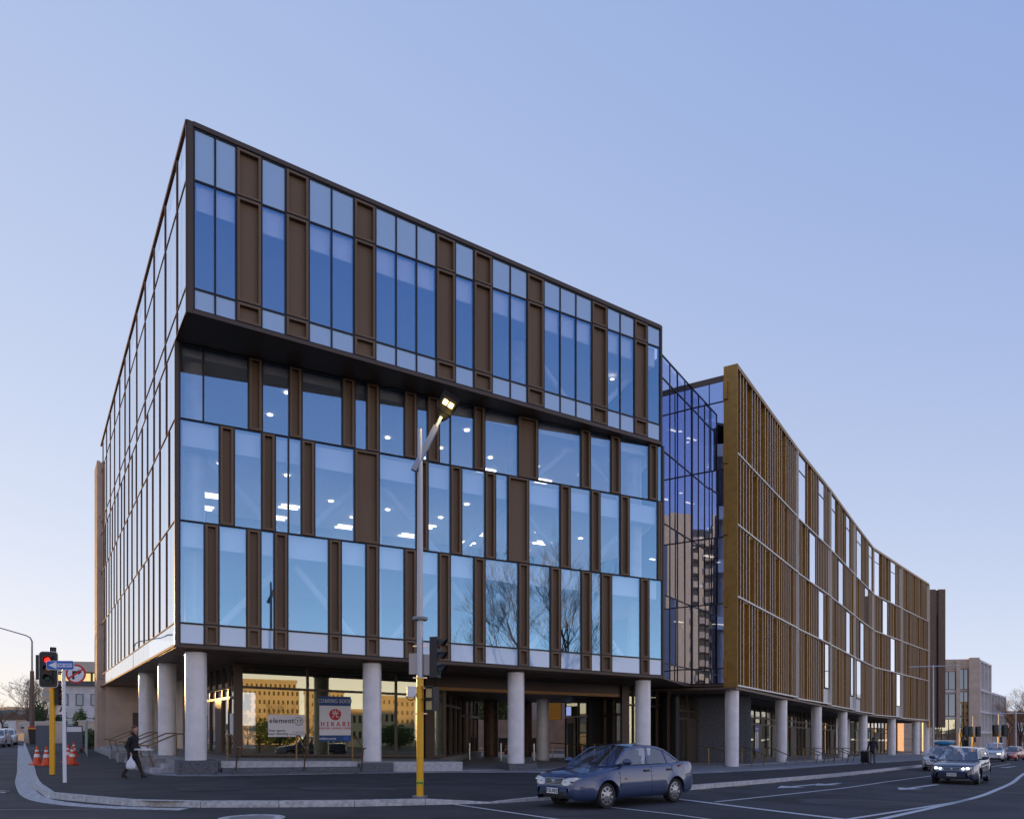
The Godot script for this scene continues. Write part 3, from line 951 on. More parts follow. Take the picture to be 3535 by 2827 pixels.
	for z in [[11.24, 0.8, 1.0], [14.34, 0.75, 0.45], [17.94, 0.55, 0.0]]:
		for i in 8:
			for k in 2:
				var t: float = 1.6 + 2.45 * i
				if rng.randf() > z[1] or (z[0] > 17.0 and (t < 8.0 or k)): continue
				var q := pt(t, [1.5, 3.9][k])
				var mb := MB.new()
				mb.lathe(S(q.x, q.y, z[0] - 0.02 + (0.01 * t if z[0] > 17.0 else 0.0)), Vector3.DOWN, [[0.0, 0.1], [0.015, 0.1], [0.015, 0.001]], 14)
				put(mb, "ceiling_light", M.ceiling_lamp, b, off)
		for i in 6:
			if rng.randf() > z[2]: continue
			for r in 2:
				for k in 2:
					var q := pt(2.2 + 3.1 * i, [5.4, 7.4][r] + 0.42 * k)
					var mb := MB.new()
					mb.box(S(q.x, q.y, z[0] - 0.03), Vector3(0.8, 0.03, 0.09), Basis(Vector3.UP, 0.473))
					put(mb, "ceiling_light", M.ceiling_lamp, b, off)
	# columns that carry the block
	var off_line := pt(0.75, 0.72)
	for t: float in [0.75, 7.02, 13.25, 19.85]:
		var q := pt(t, 0.72)
		var top: float = 4.42 - 0.009 * t
		on_ground_column(b, q, 0.355, [0.6, 0.48, 0.4, 0.15][int(t / 6.0)], top)
		var mb := MB.new()
		mb.tube([S(q.x, q.y, top - 0.09), S(q.x, q.y, top + 0.01)], [0.4, 0.4], 30)
		put(mb, "column_collar", M.soffit, b, off)
	for s: float in [7.3, 14.1]:
		var q := pt(0.75, s)
		on_ground_column(b, q, 0.355, 0.5, 4.44)
	for s in [0.0]:
		for i in 3:
			var t: float = [0.75, 7.02, 13.25][i]
			var mb := MB.new()
			var q := pt(t, 0.72)
			mb.box(S(q.x, q.y, [0.32, 0.24, 0.2][i]), Vector3(1.3, [0.58, 0.48, 0.4][i], 1.3), Basis(Vector3.UP, 0.473))
			put(mb, "plinth", M.basalt, b, off)
	ground_floor(b)

func glazed(b: Node3D, f: Face, cuts: Array, levels: Array, glass: Material, thick := 0.05) -> void:
	for i in cuts.size() - 1:
		for j in levels.size() - 1:
			pane(b, "shop_pane", glass, f, cuts[i] + thick / 2, cuts[i + 1] - thick / 2, 0.0, lv(levels[j], cuts[i]), lv(levels[j + 1], cuts[i]), 0.003)
	for t in cuts:
		fbar(b, "shop_mullion", M.bronze_dark, f, t - thick, t + thick, -0.1, 0.06, levels[0], levels[-1])
	for h in levels:
		var hv: Vector2 = h if h is Vector2 else Vector2(h, 0)
		fbar(b, "shop_transom", M.bronze_dark, f, cuts[0], cuts[-1], -0.09, 0.055, hv - Vector2(0.05, 0), hv + Vector2(0.05, 0))

func ground_floor(b: Node3D) -> void:
	var off := b.position
	# terrace and steps
	var P := Vector2(-11.2, 30.9)            # corner of the shop
	slab(b, "terrace", M.terrace_stone, [pt(1.5, 0.35), pt(10.6, 0.35), Vector2(-3.3, 34.4), Vector2(-2.0, 49), pt(14, 30), pt(0.2, 31), pt(0.2, 1.6)], [-0.2, -0.2, -0.2, -0.2, -0.2, -0.2, -0.2], [0.58, 0.5, 0.46, 0.44, 0.5, 0.58, 0.58])
	var front := Face.new(pt(1.5, 0.35), pt(6.3, 0.35))
	for i in 8:
		fbar(b, "step_stone", M.pale_stone, front, i * 0.6, i * 0.6 + 0.594, -0.3, 0.03, 0.35, Vector2(0.585, -0.009))
		fbar(b, "step_stone", M.basalt, front, i * 0.6, i * 0.6 + 0.594, 0.0, 0.42, 0.0, 0.345)
		fbar(b, "step_stone", M.basalt, front, i * 0.6 - 0.2, i * 0.6 + 0.394, 0.4, 0.78, 0.0, 0.215)
	var front2 := Face.new(pt(7.7, 0.35), pt(10.6, 0.35))
	for i in 5:
		fbar(b, "step_stone", M.pale_stone, front2, i * 0.58, i * 0.58 + 0.574, -0.3, 0.03, 0.1, Vector2(0.52, -0.009))
	var side := Face.new(pt(0.2, 1.6), pt(0.2, 30.0), Vector2(-60, 30))
	for i in 40:
		var m: Material = M.terrace_stone if i % 3 else M.pale_stone
		fbar(b, "step_stone", m, side, i * 0.71, i * 0.71 + 0.704, -0.2, 0.36, 0.0, 0.43)
		fbar(b, "step_stone", m, side, i * 0.71, i * 0.71 + 0.704, 0.34, 0.72, 0.0, 0.28)
	for s in [2.2, 5.5, 9.5, 13.5]:
		fbar(b, "stone_block", M.terrace_stone, side, s, s + 0.9, 0.0, 0.95, 0.0, 0.55)
	# the shop: front, corner post, left side with doors
	var shop := Face.new(P, P + U * 8.4)
	var head := Vector2(4.36, -0.009)
	var floor_l := Vector2(0.58, -0.012)
	var tr := Vector2(3.42, -0.01)
	glazed(b, shop, [0.18, 2.85, 5.48, 6.75, 8.0, 9.1], [Vector2(0.66, -0.012), tr, head], M.shop_glass)
	fbar(b, "corner_post", M.bronze_dark, shop, -0.1, 0.16, -0.2, 0.1, floor_l, head)
	var side_f := Face.new(P, P + W * 13.0, Vector2(-60, 30))
	glazed(b, side_f, [0.15, 1.3, 2.5, 3.9, 5.2, 6.6], [0.62, 3.0, 3.42, 4.38], M.shop_glass)
	fbar(b, "door", M.bronze_dark, side_f, 2.55, 3.85, 0.02, 0.08, 0.6, 2.95)
	glazed(b, side_f, [6.6, 8.0, 9.4, 10.8, 12.2], [0.62, 2.6, 3.0, 4.38], M.shop_glass)
	fbar(b, "lit_door_frame", M.rail_bronze, side_f, 8.1, 9.3, 0.03, 0.1, 2.55, 2.75)
	var wall := Face.new(P + W * 13.0, P + W * 13.0 - U * 5.0)
	fbar(b, "stone_wall", M.beige_wall, side_f, 13.0, 26.0, -0.3, 0.0, 0.4, 4.4)
	var endw := Face.new(pt(0.1, 29.5), pt(5.0, 29.5))
	fbar(b, "stone_wall", M.beige_wall, endw, 0.0, 5.0, -0.3, 0.0, 0.2, 4.42)
	fbar(b, "service_door", M.bronze_dark, endw, 1.6, 2.5, 0.003, 0.04, 0.4, 2.7)
	# shop inside
	slab(b, "shop_floor", M.interior_floor, [P + U * 0.2 + W * 0.2, P + U * 8.6 + W * 0.2, P + U * 8.9 + W * 9.0, P + U * 0.2 + W * 12.5], 0.5, 0.6)
	var inw := Face.new(P + W * 6.0 + U * 2.2, P + W * 6.0 + U * 8.5)
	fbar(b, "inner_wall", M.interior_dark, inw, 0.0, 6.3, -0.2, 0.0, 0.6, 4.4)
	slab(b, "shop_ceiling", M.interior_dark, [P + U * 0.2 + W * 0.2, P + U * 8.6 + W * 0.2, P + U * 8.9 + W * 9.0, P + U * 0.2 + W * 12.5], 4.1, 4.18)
	# window signs
	var sg := thing("window_poster", "tall blue and white coming soon poster with a red emblem in the shop window", "poster", fp(shop, 4.02, 0.03, 2.15))
	poster(sg, shop)
	var ad := thing("window_sign", "white lettered sign with a circled number in the corner shop window", "sign", fp(shop, 1.98, 0.03, 1.86))
	white_sign(ad, shop)
	var ad2 := thing("window_sign", "small white sign behind the side glass beside the shop corner post", "sign", fp(side_f, 0.75, 0.03, 1.9))
	var mb := MB.new()
	mb.box(Vector3.ZERO, Vector3(0.62, 0.9, 0.02), face_basis(side_f))
	put(mb, "board", M.sign_white, ad2)
	# passage through the block
	var A0 := Vector2(-3.6, 34.45)
	var A1 := Vector2(-2.9, 42.6)
	var A2 := Vector2(-2.2, 48.5)
	var B0 := Vector2(5.75, 39.4)
	var B1 := Vector2(3.4, 48.6)
	var l1 := Face.new(A0, A1, Vector2(2, 40))
	glazed(b, l1, [0.0, 1.6, 3.2, 5.0, 6.6, 8.15], [0.46, 3.0, 3.6], M.shop_glass)
	fbar(b, "corner_post", M.bronze_dark, l1, -0.12, 0.12, -0.3, 0.1, 0.3, 4.3)
	var l2 := Face.new(A1, A2, Vector2(2, 45))
	glazed(b, l2, [0.0, 1.5, 3.0, 4.5, 5.9], [0.44, 2.6, 3.6], M.shop_glass)
	var r_ := Face.new(B0, B1, Vector2(0, 42))
	glazed(b, r_, [0.0, 1.3, 2.6, 4.0, 5.4, 6.9, 9.4], [0.12, 2.7, 3.6], M.shop_glass)
	fbar(b, "corner_post", M.bronze_dark, r_, -0.14, 0.14, -0.3, 0.1, 0.0, 4.3)
	fbar(b, "entrance_door", M.beige_wall, r_, 7.3, 8.9, 0.06, 0.1, 0.12, 2.65)
	fbar(b, "entrance_door", M.interior_dark, r_, 7.6, 8.6, 0.11, 0.14, 0.14, 2.3)
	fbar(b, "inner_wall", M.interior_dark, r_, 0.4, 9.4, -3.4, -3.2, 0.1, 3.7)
	var scr := thing("wall_screen", "pale blue wall screen above the passage door", "screen", fp(r_, 8.1, 0.2, 3.05))
	mb = MB.new()
	mb.box(Vector3.ZERO, Vector3(1.0, 0.62, 0.06), face_basis(r_))
	put(mb, "casing", M.black_plastic, scr)
	mb = MB.new()
	mb.box(face_basis(r_) * Vector3(0, 0, 0.033), Vector3(0.92, 0.54, 0.006), face_basis(r_))
	put(mb, "display", glow("screen_glow", 0.35, 0.45, 0.85, 0.7), scr)
	var hd := Face.new(A0, B0, Vector2(0, 0))
	fbar(b, "header_panel", M.bronze_dark, hd, 0.0, hd.length, -0.12, -0.02, 3.72, 4.34)
	fbar(b, "timber_beam", M.timber_strip, hd, 0.0, hd.length - 0.3, -0.3, 0.06, 3.58, 3.72)
	slab(b, "passage_ceiling", M.soffit, [A0, B0, B1, A2], 3.6, 3.68)
	slab(b, "passage_floor", M.terrace_stone, [pt(10.6, 0.4), pt(20.2, 0.4), Vector2(7.4, 41), B1 + Vector2(1, 6), A2 + Vector2(-1, 6), A1, A0], -0.2, [0.17, 0.12, 0.12, 0.16, 0.18, 0.18, 0.18])
	for q in [[Vector2(-1.3, 47.0), 0.45, "bronze"], [Vector2(1.72, 42.6), 0.36, ""], [Vector2(0.98, 48.0), 0.28, "bronze"]]:
		var c := on_ground_column(b, q[0], q[1], 0.15, 3.64)
		if q[2]: c.mesh.surface_set_material(0, M.soffit)
	# back of the passage: dark returns each side of the opening
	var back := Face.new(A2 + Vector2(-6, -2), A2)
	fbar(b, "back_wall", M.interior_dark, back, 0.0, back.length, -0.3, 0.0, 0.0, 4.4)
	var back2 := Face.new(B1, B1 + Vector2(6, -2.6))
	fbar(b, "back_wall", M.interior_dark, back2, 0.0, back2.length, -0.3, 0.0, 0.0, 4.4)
	# shop on the right of the passage, and the tiled wall beneath the glass link
	var r0 := Face.new(B0 + U * 0.1, Vector2(7.95, 41.6))
	glazed(b, r0, [0.0, 0.75, 2.0, r0.length], [0.14, 3.2, 4.28], M.shop_glass)
	var r1 := Face.new(Vector2(7.95, 41.6), Vector2(10.66, 45.0))
	glazed(b, r1, [0.0, 1.5, 2.9, r1.length], [0.1, 3.3, 4.28], M.shop_glass)
	fbar(b, "inner_wall", M.interior_dark, r1, -2.0, 4.4, -3.2, -3.0, 0.0, 4.3)
	var st := Face.new(Vector2(10.66, 45.0), Vector2(13.9, 44.2))
	fbar(b, "wall_core", M.basalt, st, 0.0, st.length, -0.5, -0.02, -0.3, 4.3)
	rng.seed = 21
	var cols := 11
	for i in cols:
		var h := -0.25 - 0.35 * (i % 3)
		while h < 4.2:
			var e := minf(h + 1.05, 4.25)
			var lo := maxf(h, -0.25)
			fbar(b, "stone_tile", M.basalt, st, i * st.length / cols + 0.004, (i + 1) * st.length / cols - 0.004, -0.02, rng.randf_range(0.004, 0.02), lo + 0.004, e - 0.004)
			h += 1.05
	fbar(b, "notice_plate", M.sign_white, st, 1.9, 2.0, 0.02, 0.035, 1.55, 1.78)

func face_basis(f: Face) -> Basis:
	var n3 := Vector3(f.n.x, 0, -f.n.y)
	return Basis(Vector3.UP.cross(n3), Vector3.UP, n3)

var fonts := {}
func lettering(parent: Node3D, words: String, height: float, m: Material, at: Vector3, b: Basis, wide := 1.0, bold := true, face := "Droid Sans") -> MeshInstance3D:
	var key := face + str(bold)
	if not fonts.has(key):
		var f := SystemFont.new()
		f.font_names = PackedStringArray([face])
		f.font_weight = 700 if bold else 400
		fonts[key] = f
	var t := TextMesh.new()
	t.text = words
	t.font = fonts[key]
	t.font_size = 32
	t.pixel_size = height / 32.0 * 1.38
	t.depth = 0.004
	t.curve_step = 1.0
	t.material = m
	return share(t, "lettering", parent, Transform3D(b * Basis.from_scale(Vector3(wide, 1, 1)), at))

func poster(o: Node3D, f: Face) -> void:
	var b := face_basis(f)
	var add := func(called: String, m: Material, c: Vector2, s: Vector2, z: float):
		var mb := MB.new()
		mb.box(b * Vector3(c.x, c.y, z), Vector3(s.x, s.y, 0.006), b)
		put(mb, called, m, o)
	add.call("sheet", M.sign_white, Vector2(0, 0.02), Vector2(1.36, 1.7), 0.0)
	add.call("top_band", M.navy_blue, Vector2(0, 0.80), Vector2(1.36, 0.40), 0.006)
	add.call("bottom_band", M.navy_blue, Vector2(0, -0.80), Vector2(1.36, 0.26), 0.006)
	add.call("corner_label", M.sign_blue, Vector2(0.48, -0.8), Vector2(0.24, 0.16), 0.01)
	lettering(o, "COMING SOON", 0.155, M.sign_white, b * Vector3(0, 0.8, 0.012), b, 1.0, false)
	lettering(o, "H I K A R I", 0.2, M.red_paint, b * Vector3(0, -0.19, 0.006), b, 0.98)
	lettering(o, "SUSHI BAR + JAPANESE CUISINE", 0.085, M.red_paint, b * Vector3(0, -0.37, 0.006), b, 0.78)
	lettering(o, "colliers.co.nz", 0.085, M.sign_white, b * Vector3(-0.34, -0.81, 0.012), b)
	var mb := MB.new()
	var poly := PackedVector2Array()
	for i in 28:
		var a := TAU * i / 28.0
		poly.append(Vector2(cos(a) * (0.255 + 0.012 * sin(3.0 * a)), sin(a) * (0.25 + 0.01 * cos(2.0 * a)) + 0.22))
	mb.plate(poly, b * Vector3(0, 0, 0.003), b.x, b.y, b.z * 0.006)
	put(mb, "emblem_disc", M.red_paint, o)
	mb = MB.new()
	for s in [[-0.15, 0.28, 0.15, 0.27], [0.0, 0.42, 0.0, 0.28], [-0.12, 0.38, -0.07, 0.31], [0.13, 0.38, 0.07, 0.31], [-0.02, 0.27, -0.13, 0.08], [0.04, 0.27, 0.05, 0.12], [0.05, 0.12, 0.17, 0.12]]:
		mb.tube([b * Vector3(s[0], s[1], 0.008), b * Vector3(s[2], s[3], 0.008)], [0.021, 0.021], 6)
	put(mb, "emblem_strokes", M.sign_white, o)

func white_sign(o: Node3D, f: Face) -> void:
	var b := face_basis(f)
	var mb := MB.new()
	mb.box(Vector3.ZERO, Vector3(1.5, 0.92, 0.008), b)
	put(mb, "board", M.sign_white, o)
	lettering(o, "element", 0.185, M.text_black, b * Vector3(-0.2, 0.2, 0.005), b, 0.98)
	lettering(o, "17", 0.15, M.text_black, b * Vector3(0.5, 0.185, 0.005), b, 0.95)
	mb = MB.new()
	for i in 28:
		var a := TAU * i / 28.0
		var c := TAU * (i + 1) / 28.0
		mb.tube([b * Vector3(0.5 + 0.165 * cos(a), 0.19 + 0.165 * sin(a), 0.004), b * Vector3(0.5 + 0.165 * cos(c), 0.19 + 0.165 * sin(c), 0.004)], [0.012, 0.012], 5, false)
	put(mb, "ring", M.text_black, o)
	lettering(o, "Your space.", 0.095, M.text_black, b * Vector3(-0.38, -0.2, 0.005), b)
	lettering(o, "Your identity.", 0.095, M.text_black, b * Vector3(-0.33, -0.335, 0.005), b)
	lettering(o, "03 366 5532", 0.062, M.text_black, b * Vector3(0.5, -0.27, 0.005), b, 1.0, false)
	lettering(o, "element17.co.nz", 0.062, M.text_black, b * Vector3(0.43, -0.355, 0.005), b, 1.0, false)

func glass_link() -> void:
	var b := thing("glass_link", "dark blue glass link between the office block and the gold finned wing", "building", S(7.4, 38, 0))
	var inner := Vector2(9.54, 40.3)
	var a := Face.new(Vector2(7.25, 36.78), inner, Vector2(20, 25))
	var c := Face.new(inner, Vector2(11.12, 39.27), Vector2(6, 30))
	var lev := [4.35, 5.14, 8.48, 11.94, 15.45, 18.96, 20.05]
	for f in [a, c]:
		var cuts := []
		var k := 4 if f == a else 2
		for i in k + 1:
			cuts.append(f.length * i / k)
		for i in k:
			for j in lev.size() - 1:
				pane(b, "link_pane", M.deep_glass, f, cuts[i] + 0.01, cuts[i + 1] - 0.01, 0.0, lev[j], lev[j + 1], 0.006)
		for i in k + 1:
			fbar(b, "link_mullion", M.frame_dark, f, cuts[i] - 0.02, cuts[i] + 0.02, -0.08, 0.03, lev[0], lev[-1])
		for j in lev.size():
			fbar(b, "link_transom", M.frame_dark, f, 0.0, f.length, -0.07, 0.028, lev[j] - 0.03, lev[j] + 0.03)
	fbar(b, "corner_post", M.frame_dark, c, -0.05, 0.05, -0.1, 0.05, 4.35, 20.05)
	var poly := [a.at(0.1, -0.1), a.at(a.length - 0.1, -0.25), c.at(0.2, -0.3), c.at(c.length + 0.3, -0.3), Vector2(14, 47), Vector2(6, 52), Vector2(3, 42)]
	slab(b, "soffit", M.soffit, [a.at(0, 0), inner, c.at(c.length, 0), Vector2(13.5, 45), Vector2(8, 48)], 4.22, 4.33)
	for h in [7.9, 11.4, 14.9, 18.5]:
		slab(b, "floor_slab", M.interior_dark, poly, h, h + 0.35)
	slab(b, "roof", M.bronze_dark, poly, 19.85, 20.0)
	var back := Face.new(Vector2(4, 46), Vector2(14, 49))
	fbar(b, "core_wall", M.interior_dark, back, 0.0, back.length, -0.2, 0.0, 4.3, 19.9)
	rng.seed = 3
	for h in [7.88, 11.38, 14.88, 18.48]:
		for i in 4:
			var q: Vector2 = Vector2(9.3, 41.5) + Vector2(rng.randf_range(-1.5, 2.6), rng.randf_range(-0.6, 3.0))
			var mb := MB.new()
			if i % 2:
				mb.box(S(q.x, q.y, h - 0.02), Vector3(0.7, 0.03, 0.14), Basis(Vector3.UP, 0.6))
			else:
				mb.lathe(S(q.x, q.y, h - 0.01), Vector3.DOWN, [[0.0, 0.1], [0.015, 0.1], [0.015, 0.001]], 12)
			put(mb, "ceiling_light", M.ceiling_lamp, b, b.position)

func finned_building() -> void:
	var P := [Vector2(11.48, 39), Vector2(18.83, 50.3), Vector2(24.54, 58.69), Vector2(30.5, 67.78), Vector2(36.4, 76.62), Vector2(43.45, 84.82), Vector2(51.72, 94.36)]
	var b := thing("finned_building", "long gold building clad in upright fins bending along the street", "office building", S(P[0].x, P[0].y, 0))
	var off := b.position
	var ins := func(k: int, by: float) -> Vector2:
		var d: Vector2 = (P[mini(k + 1, 6)] - P[maxi(k - 1, 0)]).normalized()
		return P[k] + Vector2(-d.y, d.x) * by
	var rows := [4.2, 8.76, 12.45, 16.1, 20.55]
	# windows: facet, row, from, to
	var wins := [[1, 3, 0.03, 0.24], [1, 3, 0.61, 0.80], [1, 2, 0.33, 0.53], [1, 1, 0.61, 0.79], [1, 0, 0.81, 0.97],
		[2, 3, 0.01, 0.2], [2, 3, 0.61, 0.79], [2, 2, 0.3, 0.51], [2, 1, 0.62, 0.81], [2, 0, 0.83, 0.99],
		[3, 3, 0.1, 0.35], [3, 3, 0.72, 0.92], [3, 2, 0.51, 0.72], [3, 1, 0.28, 0.48], [3, 0, 0.1, 0.33],
		[4, 3, 0.01, 0.2], [4, 3, 0.58, 0.77], [4, 2, 0.3, 0.48], [4, 1, 0.58, 0.75], [4, 0, 0.8, 0.96]]
	rng.seed = 8
	var last := MB.new()
	var last_edge := MB.new()
	for k in 6:
		var f := Face.new(P[k], P[k + 1], Vector2(30, 20))
		var sl := Vector2(-0.012 * f.length * k / 10.0, 0)
		for r in 4:
			var lo: float = rows[r] - 0.09 * k * (1.0 if r == 0 else 0.35)
			var hi: float = rows[r + 1] - 0.09 * k * 0.35
			if r == 3: hi = rows[4]
			# the cladding behind, split round the windows
			var holes := []
			for q in wins:
				if q[0] == k and q[1] == r:
					holes.append([q[2] * f.length, q[3] * f.length])
			var t := 0.0
			for h in holes + [[f.length, f.length]]:
				if h[0] - t > 0.05:
					fbar(b, "cladding_panel", M.gold_cladding, f, t, h[0], -0.3, -0.16, lo, hi)
				t = h[1]
			for h in holes:
				var w0 := lo + (1.25 if r == 0 else 0.1)
				var m: Material = M.wing_glass
				var wd := fbar(b, "window_frame", M.frame_dark, f, h[0], h[1], -0.3, -0.2, lo, hi)
				var mb := MB.new()
				mb.quad(fp(f, h[0] + 0.06, 0.02, w0), fp(f, h[1] - 0.06, 0.02, w0), fp(f, h[1] - 0.06, 0.02, hi - 0.1), fp(f, h[0] + 0.06, 0.02, hi - 0.1), fp(f, h[0], -1.0, w0))
				put(mb, "glass", m, wd, off)
				mb = MB.new()
				for e in [[h[0], h[0] + 0.06], [h[1] - 0.06, h[1]]]:
					fbox(mb, f, e[0], e[1], -0.2, 0.06, w0, hi - 0.04)
				fbox(mb, f, h[0] + 0.06, h[1] - 0.06, -0.2, 0.06, hi - 0.1, hi - 0.04)
				fbox(mb, f, h[0] + 0.06, h[1] - 0.06, -0.2, 0.06, w0 - 0.06, w0)
				if r == 3: fbox(mb, f, h[0] + 0.06, h[1] - 0.06, 0.0, 0.05, hi - 1.2, hi - 1.15)
				put(mb, "surround", M.bronze, wd, off)
				if r == 0:
					var sp := MB.new()
					fbox(sp, f, h[0] + 0.03, h[1] - 0.03, -0.2, -0.04, lo + 0.05, w0 - 0.1)
					put(sp, "spandrel", M.pole_grey, wd, off)
			# fins
			t = 0.12
			var gap := rng.randi_range(3, 6)
			while t < f.length - 0.1:
				var free := true
				for h in holes:
					if t > h[0] - 0.1 and t < h[1] + 0.1: free = false
				if free and gap > 0:
					if k < 5:
						var mb := MB.new()
						fbox(mb, f, t - 0.022, t + 0.022, -0.16, 0.05, lo + 0.08, hi - 0.02)
						var fin := put(mb, "fin", M.gold_cladding, b, off)
						mb = MB.new()
						fbox(mb, f, t - 0.022, t + 0.024, 0.05, 0.062, lo + 0.08, hi - 0.02)
						put(mb, "fin_edge", M.fin_edge, fin, off)
					else:
						fbox(last, f, t - 0.022, t + 0.022, -0.16, 0.05, lo + 0.08, hi - 0.02)
						fbox(last_edge, f, t - 0.022, t + 0.024, 0.05, 0.062, lo + 0.08, hi - 0.02)
				gap -= 1
				if gap < 0: gap = rng.randi_range(3, 8)
				t += 0.54 if k < 2 else 0.6
			fbar(b, "floor_rail", M.fin_edge, f, 0.0, f.length, 0.0, 0.12, lo, lo + 0.075)
		fbar(b, "parapet", M.gold_cladding, f, 0.0, f.length, -0.3, 0.1, 20.5, 20.72)
		fbar(b, "joint_post", M.fin_edge, f, f.length - 0.06, f.length, -0.16, 0.14, 4.1 - 0.09 * k, 20.5)
	var ls := put(last, "fins", M.gold_cladding, b, off)
	tag(ls, "", "", "", "stuff")
	tag(put(last_edge, "fin_edges", M.fin_edge, b, off), "", "", "", "stuff")
	var f0 := Face.new(P[0], P[1], Vector2(30, 20))
	fbar(b, "corner_panel", M.gold_cladding, f0, -0.02, 0.05, -0.62, 0.1, 4.15, 20.72)
	for h in [4.6, 8.3, 12.0, 15.7, 19.0]:
		fbar(b, "corner_box", M.gold_cladding, f0, -0.14, -0.02, -0.62, -0.4, h, h + 0.9)
	# soffit, roof and the body behind the cladding
	var outer := []
	var lo_ := []
	var inner := []
	for k in 7:
		outer.append(P[k])
		lo_.append(4.05 - 0.09 * k)
	for k in range(6, -1, -1):
		inner.append(ins.call(k, 14.0))
	var hi_ := []
	for x in lo_:
		hi_.append(x + 0.12)
	for k in 7:
		lo_.append(4.0 - 0.09 * (6 - k))
		hi_.append(4.12 - 0.09 * (6 - k))
	slab(b, "soffit", M.soffit, outer + inner, lo_, hi_)
	var o2 := []
	for k in 7:
		o2.append(ins.call(k, 0.35))
	slab(b, "roof", M.bronze_dark, o2 + inner, 20.0, 20.3)
	slab(b, "storey_core", M.interior_dark, [ins.call(0, 1.6) + Vector2(2.2, 3.4), ins.call(3, 1.6), ins.call(6, 1.6)] + [inner[0], inner[3], inner[6]], [3.9, 3.7, 3.4, 3.4, 3.7, 3.9], 20.0)
	# end panel of the far side, with its slot
	var e := Face.new(P[6], P[6] + Vector2(2.2, -0.35))
	fbar(b, "end_panel", M.soffit, e, 0.15, 0.85, -0.6, 0.0, 2.9, 20.0)
	fbar(b, "end_panel", M.soffit, e, 1.15, 1.95, -0.6, 0.0, 2.9, 20.0)
	fbar(b, "end_slot", M.black_plastic, e, 0.85, 1.15, -0.6, -0.2, 2.9, 19.9)
	for i in 9:
		fbar(b, "slot_rung", M.soffit, e, 0.85, 1.15, -0.2, -0.1, 17.0 + i * 0.32, 17.15 + i * 0.32)
	# columns and shop fronts on the pavement
	for q in [[0, 0.074], [0, 0.854], [1, 0.787], [2, 0.762], [3, 0.743], [4, 0.814], [5, 0.675], [5, 1.066]]:
		var f := Face.new(P[q[0]], P[q[0] + 1], Vector2(30, 20))
		var c := f.at(q[1] * f.length, -0.5)
		on_ground_column(b, c, 0.36 + 0.012 * q[0], dip(c.x, c.y) + 0.05, 4.1 - 0.09 * q[0])
	for k in 6:
		var s0: Vector2 = ins.call(k, 3.6)
		var s1: Vector2 = ins.call(k + 1, 3.6)
		var f := Face.new(s0, s1, Vector2(30, 20))
		var y0 := dip(s0.x, s0.y) + 0.14
		var y1 := dip(s1.x, s1.y) + 0.14
		var fl := Vector2(y0, (y1 - y0) / f.length)
		var top := Vector2(4.0 - 0.09 * k, -0.09 / f.length)
		if k == 4:
			fbar(b, "stone_wall", M.pole_grey, f, 0.0, f.length * 0.45, -0.3, 0.0, fl, top)
			var cut := [f.length * 0.45, f.length * 0.6, f.length * 0.8, f.length]
			glazed(b, f, cut, [fl, fl + Vector2(2.6, 0), top], M.shop_glass)
		else:
			var cuts := []
			var n := int(f.length / 1.35)
			for i in n + 1:
				cuts.append(f.length * i / n)
			glazed(b, f, cuts, [fl + Vector2(0.03, 0), fl + Vector2(2.5, 0), fl + Vector2(2.95, 0), top], M.shop_glass, 0.045)
			fbar(b, "shop_door", M.bronze_dark, f, cuts[2] + 0.05, cuts[3] - 0.05, 0.02, 0.07, fl + Vector2(0.05, 0), fl + Vector2(2.45, 0))
			fbar(b, "shop_door", M.bronze_dark, f, cuts[n - 2] + 0.05, cuts[n - 1] - 0.05, 0.02, 0.07, fl + Vector2(0.05, 0), fl + Vector2(2.45, 0))
		fbar(b, "inner_wall", M.interior_wall, f, -0.5, f.length + 0.5, -4.2, -4.0, -1.0, top)
		slab(b, "shop_floor", M.terrace_stone, [ins.call(k, -0.3 if k else 0.9), ins.call(k + 1, -0.3), ins.call(k + 1, 8.0), ins.call(k, 8.0)], -2.0, [y0 + 0.0, y1, y1, y0])
	var posters := [["blue and white poster in the gold wing's first shop window", 0, 7.3], ["blue and white poster in the gold wing's second shop window", 1, 3.2], ["white notice board leaning in the gold wing's first shop window", 0, 3.4]]
	for q in posters:
		var k: int = q[1]
		var f := Face.new(ins.call(k, 3.6), ins.call(k + 1, 3.6), Vector2(30, 20))
		var c := f.at(q[2], 0.06)
		var o := thing("window_poster" if k or q[2] > 5.0 else "notice_board", q[0], "poster", S(c.x, c.y, dip(c.x, c.y) + (1.6 if q[2] != 3.4 else 1.15)))
		var bs := face_basis(f)
		var mb := MB.new()
		mb.box(Vector3.ZERO, Vector3(0.75, 1.9, 0.02), bs)
		put(mb, "sheet", M.sign_white, o)
		if q[2] != 3.4:
			mb = MB.new()
			mb.box(bs * Vector3(0, 0.72, 0.012), Vector3(0.75, 0.46, 0.006), bs)
			put(mb, "top_band", M.sign_blue, o)
			mb = MB.new()
			mb.box(bs * Vector3(0, -0.82, 0.012), Vector3(0.75, 0.26, 0.006), bs)
			put(mb, "bottom_band", M.sign_blue, o)
			lettering(o, "COMING SOON", 0.08, M.sign_white, bs * Vector3(0, 0.72, 0.018), bs)

